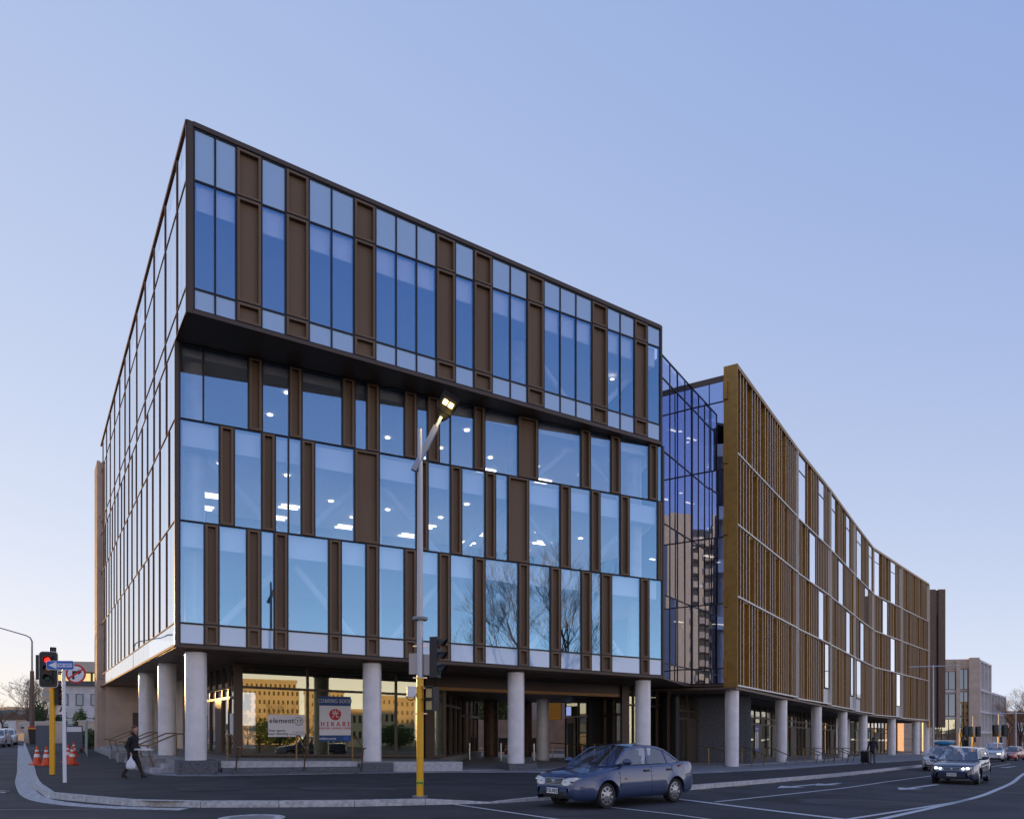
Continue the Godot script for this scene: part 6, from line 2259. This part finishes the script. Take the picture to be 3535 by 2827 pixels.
	for k in [[0.74, 0.02, 0.012], [0.66, 0.05, 0.03], [0.58, 0.12, 0.06], [0.48, 0.155, 0.085], [0.38, 0.165, 0.095], [0.32, 0.15, 0.08], [0.30, 0.02, 0.01]]:
		var row := []
		for i in 19:
			var a := TAU * i / 18.0
			var wob := 1.0 + 0.09 * sin(5.0 * a + k[0] * 30.0)
			row.append(Vector3(0.11 + cos(a) * k[1] * wob, k[0], 0.27 + sin(a) * k[2] * wob))
		rows.append(row)
	mb.grid(rows, Vector3(0.11, 0.45, 0.27))
	put(mb, "sack", mat("bag_plastic", 0.72, 0.72, 0.74, 0.35), bag)
	mb = MB.new()
	for s in [-1, 1]:
		mb.tube([Vector3(0.11 + 0.02 * s, 0.72, 0.27), Vector3(0.115 + 0.01 * s, 0.79, 0.26)], [0.014, 0.008], 6)
	put(mb, "handle", M.bag_plastic, bag)
	var pp := thing("paper_stack", "stack of white papers carried level by the walking woman", "papers", G(-11.85, 23.75, 0.13), -0.12)
	mb = MB.new()
	for i in 4:
		mb.box(Vector3(0.42 - 0.02 * i, 0.945 + 0.016 * i, 0.0 + 0.01 * i), Vector3(0.5 - 0.03 * i, 0.012, 0.34), Basis(Vector3(0.1, 1, 0).normalized(), 0.1 * i))
	put(mb, "sheets", M.sign_white, pp)
	for o in [w, bag, pp]: o.scale = Vector3.ONE * 0.93
	# the man with a case, seen from behind at the gold wing
	var m := thing("person", "man in a dark suit walking away along the gold wing pulling a case", "person", G(24.15, 50.9, 0.13), 0.9)
	b = []
	var suit := Color(0.02, 0.02, 0.024)
	b.append([Vector3(0, 0.86, 0), Vector3(0.05, 1.16, 0), 0.16, 0.17, suit])
	b.append([Vector3(0.05, 1.16, 0), Vector3(0.12, 1.40, 0), 0.17, 0.14, suit])
	b.append([Vector3(0.12, 1.42, -0.15), Vector3(0.12, 1.42, 0.15), 0.085, 0.085, suit])
	b.append([Vector3(0.14, 1.45, 0), Vector3(0.18, 1.56, 0), 0.06, 0.055, skin])
	b.append([Vector3(0.2, 1.62, 0), Vector3(0.2, 1.68, 0), 0.088, 0.095, Color(0.05, 0.035, 0.025)])
	b.append([Vector3(0.23, 1.6, 0), Vector3(0.25, 1.58, 0), 0.07, 0.05, skin])
	var tr := Color(0.16, 0.14, 0.14)
	b.append([Vector3(0, 0.86, -0.09), Vector3(-0.02, 0.48, -0.09), 0.10, 0.075, tr])
	b.append([Vector3(-0.02, 0.48, -0.09), Vector3(-0.16, 0.1, -0.09), 0.075, 0.055, tr])
	b.append([Vector3(-0.16, 0.06, -0.09), Vector3(-0.02, 0.04, -0.09), 0.05, 0.04, boot])
	b.append([Vector3(0, 0.86, 0.09), Vector3(0.13, 0.48, 0.09), 0.10, 0.075, tr])
	b.append([Vector3(0.13, 0.48, 0.09), Vector3(0.15, 0.1, 0.09), 0.075, 0.055, tr])
	b.append([Vector3(0.15, 0.06, 0.09), Vector3(0.29, 0.04, 0.09), 0.05, 0.04, boot])
	b.append([Vector3(0.12, 1.41, 0.21), Vector3(0.10, 1.13, 0.26), 0.065, 0.055, suit])
	b.append([Vector3(0.10, 1.13, 0.26), Vector3(0.25, 0.92, 0.24), 0.055, 0.042, suit])
	b.append([Vector3(0.12, 1.41, -0.21), Vector3(0.0, 1.12, -0.27), 0.065, 0.055, suit])
	b.append([Vector3(0.0, 1.12, -0.27), Vector3(-0.16, 0.9, -0.3), 0.055, 0.042, suit])
	b += hand(Vector3(-0.17, 0.88, -0.3), Vector3(-0.5, -0.86, 0).normalized(), Vector3(0.86, -0.5, 0), skin, 1.0)
	b += hand(Vector3(0.26, 0.9, 0.24), Vector3(0.4, -0.9, 0).normalized(), Vector3(-0.9, -0.4, 0), skin, 1.0)
	figure(m, "body", b, 0.022)
	var cs := thing("suitcase", "black wheeled case pulled behind the man in the dark suit", "suitcase", G(23.5, 50.3, 0.13), 0.9)
	mb = MB.new()
	mb.box(Vector3(0, 0.47, -0.1), Vector3(0.36, 0.75, 0.5), Basis(Vector3(0, 0, 1), 0.25))
	mb.box(Vector3(-0.22, 0.45, -0.1), Vector3(0.12, 0.5, 0.42), Basis(Vector3(0, 0, 1), 0.25))
	put(mb, "shell", M.black_plastic, cs)
	mb = MB.new()
	for z in [-0.28, 0.08]:
		mb.cyl(Vector3(0.05, 0.06, z - 0.02), Vector3(0.05, 0.06, z + 0.02), 0.06, 12)
	put(mb, "wheel", M.rubber, cs)
	mb = MB.new()
	mb.tube([Vector3(0.0, 0.83, -0.1), Vector3(0.30, 0.9, -0.1)], [0.02, 0.02], 6)
	put(mb, "pull_handle", M.grey_metal, cs)
	# the driver of the dark blue wagon
	var dr := thing("person", "driver seen through the windscreen of the dark blue wagon", "person", Gv(Vector2(19.2, 32.2)), atan2(-0.775, -0.63))
	b = []
	b.append([Vector3(0.0, 0.75, 0.36), Vector3(-0.05, 1.05, 0.36), 0.16, 0.15, Color(0.08, 0.03, 0.03)])
	b.append([Vector3(-0.05, 1.06, 0.22), Vector3(-0.05, 1.06, 0.5), 0.08, 0.08, Color(0.08, 0.03, 0.03)])
	b.append([Vector3(-0.04, 1.08, 0.36), Vector3(-0.03, 1.17, 0.36), 0.05, 0.05, skin])
	b.append([Vector3(0.0, 1.23, 0.36), Vector3(-0.01, 1.29, 0.36), 0.08, 0.085, skin])
	b.append([Vector3(-0.03, 1.26, 0.36), Vector3(-0.03, 1.32, 0.36), 0.085, 0.08, Color(0.03, 0.02, 0.015)])
	b.append([Vector3(-0.02, 1.05, 0.52), Vector3(0.2, 0.9, 0.55), 0.055, 0.05, Color(0.08, 0.03, 0.03)])
	b.append([Vector3(0.2, 0.9, 0.55), Vector3(0.42, 0.98, 0.45), 0.05, 0.04, Color(0.08, 0.03, 0.03)])
	b += hand(Vector3(0.43, 0.98, 0.45), Vector3(0.7, 0.7, 0).normalized(), Vector3(0.7, -0.7, 0).normalized(), skin, 1.0)
	figure(dr, "body", b, 0.024)

# ---------------------------------------------------------------- trees and plants
func limb(trunk: MB, twig: MB, a: Vector3, dir: Vector3, length: float, r: float, depth: int, spread: float, lift: float) -> void:
	var p := [a]
	var rr := [r]
	var d := dir
	var n := 4 if depth > 2 else 3
	for i in n:
		d = (d + Vector3(rng.randf_range(-1, 1), rng.randf_range(-0.5, 0.9) * lift, rng.randf_range(-1, 1)) * 0.22).normalized()
		p.append(p[-1] + d * length / n)
		rr.append(r * lerpf(1.0, 0.55, (i + 1.0) / n))
	(trunk if depth > 2 else twig).tube(p, rr, 7 if depth > 3 else (5 if depth > 1 else 3), false)
	if depth == 0:
		return
	var kids := 3 if depth > 1 else 4
	for k in kids:
		var from := rng.randi_range(1, n) if k else n
		var ax := Vector3(rng.randf_range(-1, 1), rng.randf_range(-0.2, 0.6), rng.randf_range(-1, 1)).normalized()
		var nd := (d + ax * spread).normalized()
		limb(trunk, twig, p[from], nd, length * rng.randf_range(0.62, 0.82), maxf(rr[from] * 0.68, 0.011), depth - 1, spread, lift)

func bare_tree(label: String, at: Vector3, height: float, spread := 0.75, m := "twigs", depth := 5, seed_ := 1, group := "") -> Node3D:
	rng.seed = seed_
	var o := thing("bare_tree", label, "tree", at, 0.0, group)
	var trunk := MB.new()
	var twig := MB.new()
	var th := height * 0.2
	trunk.tube([Vector3.ZERO, Vector3(0.03, th * 0.5, 0), Vector3(0, th, 0.04)], [height * 0.026, height * 0.02, height * 0.018], 9, false)
	for k in 4:
		var a := TAU * k / 4.0 + rng.randf()
		limb(trunk, twig, Vector3(0, th * (0.8 + 0.07 * k), 0), Vector3(cos(a) * 0.55, 1.0, sin(a) * 0.55).normalized() if k else Vector3(0, 1, 0), height * 0.27, height * 0.013, depth, spread, 1.0)
	put(trunk, "trunk", M.bark, o)
	put(twig, "crown", M[m], o)
	return o

func leafy(label: String, called: String, at: Vector3, size: Vector3, count: int, seed_: int, leaf := 0.16, stem := 0.0, m := "leaf_green", group := "") -> void:
	rng.seed = seed_
	var o := thing(called, label, "tree" if stem > 0.0 or called.contains("tree") else "shrub", at, 0.0, group)
	var mb := MB.new()
	for i in count:
		var d := Vector3(rng.randfn(), rng.randfn(), rng.randfn()).normalized() * pow(rng.randf(), 0.3)
		d *= 1.0 + 0.18 * sin(d.x * 7.0 + seed_) * cos(d.z * 6.0 + d.y * 5.0)
		var c := d * size / 2.0 + Vector3(0, size.y / 2.0 + stem, 0)
		var u := Vector3(rng.randfn(), rng.randfn(), rng.randfn()).normalized() * leaf * rng.randf_range(0.6, 1.3)
		var v := u.cross(Vector3(rng.randfn(), rng.randfn(), rng.randfn()).normalized()) * 0.6
		mb.quad(c - u, c - v, c + u, c + v, c + Vector3(0, -1, 0))
	put(mb, "crown" if stem > 0.0 else "foliage", M[m], o)
	mb = MB.new()
	mb.tube([Vector3.ZERO, Vector3(0, stem + size.y * 0.5, 0)], [0.08 + size.y * 0.01, 0.04], 7)
	put(mb, "trunk" if stem > 0.0 else "stem", M.bark, o)

# ---------------------------------------------------------------- buildings round about
func block(b: Node3D, f: Face, called: String, m: Material, depth: float, lo: float, hi: float) -> void:
	fbar(b, called, m, f, 0.0, f.length, -depth, 0.0, lo, hi)

func window(b: Node3D, f: Face, t0: float, t1: float, lo: float, hi: float, glass: Material, frame: Material) -> void:
	var mb := MB.new()
	var w := 0.06
	for q in [[t0, t0 + w, lo, hi], [t1 - w, t1, lo, hi], [t0 + w, t1 - w, lo, lo + w], [t0 + w, t1 - w, hi - w, hi]]:
		fbox(mb, f, q[0], q[1], 0.004, 0.06, q[2], q[3])
	var o := put(mb, "window", frame, b, b.position)
	mb = MB.new()
	mb.quad(fp(f, t0 + w, 0.02, lo + w), fp(f, t1 - w, 0.02, lo + w), fp(f, t1 - w, 0.02, hi - w), fp(f, t0 + w, 0.02, hi - w), fp(f, t0, -1.0, lo))
	put(mb, "pane", glass, o, b.position)

func surroundings() -> void:
	var dark := mat("dark_glass", 0.10, 0.12, 0.15, 0.0, 1.0)
	var warm := mat("tinted_glass", 0.8, 0.62, 0.25, 0.02, 1.0)  # gold light on the window band put into the glass colour
	# the white building with the 7, up the left street
	var A := Vector2(-51.0, 84.0)
	var f := Face.new(A, A + Vector2(14, 0.9))
	var b := thing("white_building", "white two-storey building with a window band coloured as if gold-lit, up the left street", "building", S(A.x, A.y, 0))
	var off := b.position
	block(b, f, "wall", M.white_wall, 14.0, -1.0, 6.25)
	fbar(b, "fascia", M.basalt, f, -0.1, 14.1, -14.0, 0.35, 6.25, 6.68)
	fbar(b, "upper_wall", M.cream_wall, f, 0.0, 14.0, -13.0, -0.3, 6.68, 7.75)
	fbar(b, "parapet", M.cream_wall, f, -0.2, 14.2, -14.0, 0.3, 7.75, 8.9)
	for i in 7:
		window(b, Face.new(A + Vector2(0, 0.3), A + Vector2(14, 1.2)), 0.5 + i * 1.9, 2.3 + i * 1.9, 6.72, 7.7, warm, M.frame_dark)
	for i in 7:
		window(b, f, 1.1 + i * 1.6, 1.9 + i * 1.6, 4.05, 5.35, dark, M.frame_dark)
		if i < 5: window(b, f, 0.6 + i * 2.6, 2.8 + i * 2.6, 1.9, 2.7, dark, M.frame_dark)
	for h in [1.5, 3.0, 4.8]:
		fbar(b, "panel_joint", M.beige_wall, f, 0.0, 14.0, 0.0, 0.006, h, h + 0.03)
	for i in 5:
		fbar(b, "panel_joint", M.beige_wall, f, 3.0 * i, 3.0 * i + 0.03, 0.0, 0.005, -0.5, 6.2)
	var mb := MB.new()
	# an unseen block added across the left street to keep low sun off the corner
	var lf := Face.new(Vector2(-126.0, 70.0), Vector2(-82.0, 113.5), Vector2(0, 0))
	var lb := thing("added_sun_block", "added two-storey block out of frame, keeping the low sun off the corner", "building", S(-126, 70, 0))
	fbar(lb, "wall", M.beige_wall, lf, 0.0, lf.length, -12.0, 0.0, -3.0, 10.6)
	fbar(lb, "parapet", M.cream_wall, lf, -0.2, lf.length + 0.2, -12.2, 0.3, 10.6, 11.3)
	for i in 16:
		for r in 2:
			window(lb, lf, 1.2 + 3.8 * i, 3.2 + 3.8 * i, 1.0 + 4.6 * r, 3.6 + 4.6 * r, dark, M.white_paint)
	# garden wall, gate piers and plants before it
	for q in [[-45.8, 71.5, 3.6, 1.95, "low cream garden wall in front of the white building"], [-40.2, 70.6, 2.6, 2.1, "cream gate pier wall beside the stone fins"]]:
		var w := thing("garden_wall", q[4], "wall", G(q[0], q[1], 0.1))
		mb = MB.new()
		mb.box(Vector3(q[2] / 2.0, q[3] / 2.0, 0), Vector3(q[2], q[3], 0.35))
		put(mb, "wall", M.cream_wall, w)
		mb = MB.new()
		mb.box(Vector3(q[2] / 2.0, q[3] + 0.05, 0), Vector3(q[2] + 0.12, 0.1, 0.5))
		put(mb, "coping", M.white_wall, w)
	leafy("clipped green bush beside the far orange cone", "shrub", G(-30.6, 55.0, 0.1), Vector3(1.5, 1.45, 1.3), 2200, 31, 0.07)
	for i in 4:
		leafy(["dark upright conifer nearest the left kerb", "second dark upright conifer on the left street", "third dark upright conifer on the left street", "dark upright conifer against the white building"][i], "conifer_tree", G(-44.8 + 1.15 * i, 72.0 + 1.4 * i, 0.1), Vector3(1.25, 3.9 - 0.3 * i, 1.25), 1800, 40 + i, 0.1, 0.15)
	for i in 6:
		var p: Vector2 = [Vector2(-57, 92), Vector2(-74, 118), Vector2(-70, 128), Vector2(-95, 150), Vector2(-86, 150), Vector2(-118, 176)][i]
		bare_tree(["bare winter tree nearest up the left street", "bare winter tree left of the second lamp post", "bare winter tree behind the conifers", "small bare tree far up the left street", "bare tree just right of the farthest lamp posts", "farthest bare tree up the left street"][i], G(p.x, p.y, 0), 8.5 + 1.2 * (i % 3), 0.8, "twigs", 5 if i < 3 else 4, 60 + i, "bare trees of the left street")
	for i in 5:
		var p: Vector2 = [Vector2(-128, 196), Vector2(-150, 222), Vector2(-140, 235), Vector2(-170, 250), Vector2(-152, 262)][i]
		var h := thing("house", ["low dark house nearest up the left street", "second low house up the left street", "third low house up the left street", "farthest low house on the left", "low house at the end of the left street"][i], "house", S(p.x, p.y, 0))
		var hf := Face.new(p, p + Vector2(9, 0))
		block(h, hf, "wall", [M.beige_wall, M.white_wall][i % 2], 8.0, -2.0, 3.4)
		mb = MB.new()
		mb.plate(PackedVector2Array([Vector2(-0.4, 3.4), Vector2(9.4, 3.4), Vector2(4.5, 6.0)]), S(p.x, p.y, 0) + Vector3(0, 0, 0.4), Vector3(1, 0, 0), Vector3(0, 1, 0), Vector3(0, 0, -8.8))
		put(mb, "roof", M.soffit, h, h.position)
		for k in 2:
			window(h, hf, 1.2 + 4.0 * k, 3.0 + 4.0 * k, 1.0, 2.5, dark, M.white_paint)
	# the beige offices on the right, with a glazed stair and a framed side
	var C0 := Vector2(66.0, 128.0)
	var C1 := Vector2(76.6, 125.0)
	f = Face.new(C0, C1)
	b = thing("beige_building", "beige four-storey office with a glazed stair strip beyond the gold wing", "office building", S(C0.x, C0.y, 0))
	block(b, f, "wall", M.beige_wall, 16.0, -3.0, 14.6)
	var n := f.length
	for r in 4:
		var y0: float = [-1.6, 1.3, 5.2, 9.6][r]
		var y1: float = [0.9, 4.7, 8.9, 12.6][r]
		for i in 3:
			window(b, f, n * (0.42 + 0.095 * i), n * (0.42 + 0.095 * (i + 1)), y0, y1, M.shop_glass if r < 2 else dark, M.frame_dark)
		for i in 2:
			window(b, f, n * (0.757 + 0.057 * i), n * (0.814 + 0.057 * i), y0, y1 + 0.35, dark, M.frame_dark)
		fbar(b, "sill_band", M.white_wall, f, n * 0.41, n * 0.70, 0.0, 0.12, y0 - 0.45, y0 - 0.1)
		fbar(b, "panel_joint", M.basalt, f, 0.0, n, 0.0, 0.02, y1 + 0.42, y1 + 0.47)
	fbar(b, "pier", M.beige_wall, f, n * 0.706, n * 0.755, 0.0, 0.5, -3.0, 14.3)
	fbar(b, "corner_pier", M.beige_wall, f, n * 0.874, n + 0.15, 0.0, 0.5, -3.0, 14.8)
	var s0 := C1
	var s1 := Vector2(96.0, 148.5)
	var sf := Face.new(s0, s1, Vector2(60, 60))
	fbar(b, "side_wall", M.beige_wall, sf, 0.0, 12.5, -6.0, -0.05, -3.0, 14.4)
	fbar(b, "side_wall", M.beige_wall, sf, 12.5, sf.length, -6.0, -0.05, -3.0, 9.4)
	for i in 9:
		var t := sf.length * i / 8.0
		var top := 14.5 if t < 12.6 else 9.8
		fbar(b, "upright_frame", M.white_wall, sf, t, t + 0.35, -0.05, 0.45, -1.0, top)
	for h in [-1.0, 2.4, 5.8, 9.4]:
		fbar(b, "floor_frame", M.white_wall, sf, 0.35, sf.length, -0.05, 0.4, h, h + 0.3)
	fbar(b, "floor_frame", M.white_wall, sf, 0.35, 12.5, -0.05, 0.4, 14.2, 14.5)
	for r in 3:
		for i in 8:
			window(b, sf, sf.length * i / 8.0 + 0.7, sf.length * (i + 1) / 8.0 - 0.4, [-0.4, 3.1, 6.5][r], [2.2, 5.6, 9.0][r], dark, M.beige_wall)
	for i in 3:
		window(b, sf, sf.length * i / 8.0 + 0.7, sf.length * (i + 1) / 8.0 - 0.4, 10.0, 13.8, dark, M.beige_wall)
	# trees, a brick wall and a hoarding at the far right
	for i in 7:
		var p: Vector2 = [Vector2(93, 134), Vector2(99, 138), Vector2(105, 142), Vector2(112, 150), Vector2(98, 150), Vector2(89, 133), Vector2(120, 158)][i]
		bare_tree(["bare tree coloured sunlit gold just right of the beige building", "second bare tree coloured sunlit gold at the far right", "third bare tree coloured sunlit gold at the far right", "bare tree coloured sunlit gold at the right edge of the picture", "bare tree coloured sunlit gold behind the far cross-arm lamp", "small bare tree coloured sunlit gold at the beige building's end", "farthest bare tree coloured sunlit gold at the right edge"][i], G(p.x, p.y, 0), 10.0 + 1.5 * (i % 3), 0.85, "twigs_warm", 5, 80 + i, "bare trees coloured sunlit gold at the far right")
	b = thing("brick_building", "low brick-red building behind the sunlit-coloured trees at the far right", "building", S(104, 165, 0))
	f = Face.new(Vector2(94, 166), Vector2(140, 160))
	block(b, f, "wall", mat("brick_red", 0.2, 0.1, 0.07, 0.9), 10.0, -4.0, 7.0)
	fbar(b, "parapet", M.beige_wall, f, -0.2, f.length + 0.2, -10.0, 0.2, 7.0, 7.5)
	for i in 12:
		window(b, f, 1.0 + i * 3.6, 3.0 + i * 3.6, 2.5, 5.0, dark, M.white_paint)
	for q in [[Vector2(78.5, 117), Vector2(80.5, 117), "green site board at the far end of the right street", mat("board_green", 0.12, 0.32, 0.05, 0.6), 1.9], [Vector2(80.8, 116.5), Vector2(90, 116.5), "long dark timber hoarding at the far end of the right street", M.soffit, 2.0]]:
		var w := thing("hoarding", q[2], "fence", G(q[0].x, q[0].y, 0))
		mb = MB.new()
		var l: float = q[0].distance_to(q[1])
		mb.box(Vector3(l / 2.0, q[4] / 2.0, 0), Vector3(l, q[4], 0.12))
		put(mb, "panel", q[3], w)
		mb = MB.new()
		for i in 3:
			mb.box(Vector3(l * i / 2.0, q[4] / 2.0, 0.1), Vector3(0.12, q[4] + 0.1, 0.1))
		put(mb, "post", M.grey_metal, w)
	# what shows through the passage: a fence, plants, a pinkish house
	b = thing("yard_fence", "pale vertical board fence seen through the passage", "fence", G(-8, 74, 0.1))
	for i in 44:
		mb = MB.new()
		mb.box(Vector3(0.45 * i, 1.35, 0.0 if i % 4 else 0.03), Vector3(0.44, 2.7, 0.06))
		put(mb, "board", M.beige_wall, b)
	b = thing("yard_house", "pale rendered house behind the fence through the passage", "house", S(-3, 92, 0))
	f = Face.new(Vector2(-8, 92), Vector2(14, 92))
	block(b, f, "wall", mat("pink_render", 0.5, 0.38, 0.33, 0.85), 9.0, -1.0, 8.5)
	for i in 4:
		window(b, f, 2.2 + 5.0 * i, 4.0 + 5.0 * i, 3.2, 5.6, warm, M.frame_dark)
	leafy("dark leafy tree above the fence seen through the passage", "leafy_tree", G(-2.3, 78, 0.1), Vector3(5.0, 5.2, 4.0), 5200, 51, 0.17, 1.2)
	var pl := thing("planter_block", "dark stone planter block beyond the passage", "planter", G(0.6, 62, 0.1))
	mb = MB.new()
	mb.box(Vector3(0, 0.55, 0), Vector3(3.4, 1.1, 0.8))
	put(mb, "wall", M.basalt, pl)
	mb = MB.new()
	mb.box(Vector3(0, 1.13, 0), Vector3(3.5, 0.06, 0.9))
	put(mb, "coping", M.terrace_stone, pl)
	# across the street, behind the camera: what the glass reflects
	rng.seed = 90
	var toward := Vector2(-2, 34)
	var far := [[Vector2(124, -152), 22.0, 20.0, "pale seven-storey office across the street mirrored in the shop window", 7], [Vector2(146, -148), 14.0, 17.0, "pale stepped wing of the mirrored office across the street", 6],
		[Vector2(128, -98), 13.0, 12.5, "sandy five-storey building mirrored right of the shop poster", 5], [Vector2(104, -88), 20.0, 8.0, "low roofed hall mirrored in the shop window", 2], [Vector2(74, -116), 9.0, 15.0, "narrow sandy block mirrored at the left of the shop window", 5]]
	for q in far:
		var c: Vector2 = q[0]
		var d := (toward - c).normalized()
		var s := Vector2(-d.y, d.x)
		f = Face.new(c - s * q[1] / 2.0, c + s * q[1] / 2.0, toward)
		b = thing("sandstone_building", q[3], "building", S(c.x, c.y, 0))
		fbar(b, "wall", M.cream_wall, f, 0.0, f.length, -14.0, 0.0, -6.0, q[2] - 0.06 * c.x * 0.0)
		fbar(b, "parapet", M.cream_wall, f, -0.3, f.length + 0.3, -14.2, 0.3, q[2], q[2] + 0.8)
		var cols := int(q[1] / 1.4)
		for r in q[4]:
			for i in cols:
				var t := f.length * (i + 0.22) / cols
				var y: float = q[2] * (r + 0.3) / q[4]
				window(b, f, t, t + f.length * 0.5 / cols, y, y + q[2] * 0.5 / q[4], M.frame_dark, M.cream_wall)
	for i in 9:
		var p := Vector2(44.0 + 6.2 * i, -58.0 + 3.6 * i + 4.0 * sin(i * 2.1))
		leafy(["dark evergreen tree mirrored lowest at the left of the shop window", "dark evergreen tree mirrored second from the left in the shop window", "dark evergreen tree mirrored under the white lettered sign", "dark evergreen tree mirrored left of the poster", "dark evergreen tree mirrored behind the poster", "dark evergreen tree mirrored right of the poster", "dark evergreen tree mirrored beside the second white column", "dark evergreen tree mirrored right of the second white column", "dark evergreen tree mirrored beside the yellow-sleeved lamp post"][i], "evergreen_tree", G(p.x, p.y, 0), Vector3(6.0, 3.2 + 1.2 * absf(sin(i * 1.7)), 5.0), 1500, 120 + i, 0.26, 0.6, "leaf_green", "evergreens across the street")
	mat("tower_paint", 0.8, 0.68, 0.5, 0.8)
	# the banded tower behind the camera, seen twice over in the corner of the glass link
	b = thing("banded_tower", "tall tower with curved balcony bands mirrored in the corner glass", "tower", S(-21, -80, 0))
	f = Face.new(Vector2(-12.5, -77.5), Vector2(-29.5, -84.0), Vector2(-60, 60))
	fbar(b, "wall", M.tower_paint, f, 0.0, 8.5, -14.0, 0.5, -1.0, 47.0)
	fbar(b, "tower_body", M.basalt, f, 8.5, f.length, -12.0, -1.2, -1.0, 45.0)
	for i in 14:
		mb = MB.new()
		var lo := PackedVector3Array()
		var hi := PackedVector3Array()
		var poly := PackedVector2Array()
		for k in 13:
			var t := lerpf(8.4, f.length, k / 12.0)
			poly.append(f.at(t, 0.9 + 0.5 * sin(k * 1.05)))
		poly.append(f.at(f.length, -1.3))
		poly.append(f.at(8.4, -1.3))
		for p in poly:
			lo.append(S(p.x, p.y, 3.0 * i + 2.4))
			hi.append(S(p.x, p.y, 3.0 * i + 3.7))
		mb.prism(poly, lo, hi)
		put(mb, "balcony_band", M.tower_paint, b, b.position)
	for i in 6:
		var p: Vector2 = [Vector2(37.4, 7.6), Vector2(96, -52), Vector2(60, -60), Vector2(110, -70), Vector2(88, -86), Vector2(70, -84)][i]
		bare_tree(["tall bare tree across the street mirrored in the office windows", "bare tree mirrored right of the second white column", "bare tree mirrored at the left of the shop window", "bare tree mirrored before the sandy building", "bare tree mirrored under the shop poster", "bare tree mirrored beside the white lettered sign"][i], G(p.x, p.y, 0), [21.0, 9.0, 11.0, 8.0, 9.0, 10.0][i], 0.64 if i == 0 else 0.72, "twigs", 6 if i == 0 else 4, 100 + i, "trees across the street")

func _ready() -> void:
	rng.seed = 1
	camera_and_light()
	make_materials()
	ground()
	office_building()
	glass_link()
	finned_building()
	surroundings()
	street_pole()
	corner_furniture()
	tall_lamps()
	vehicles()
	people()
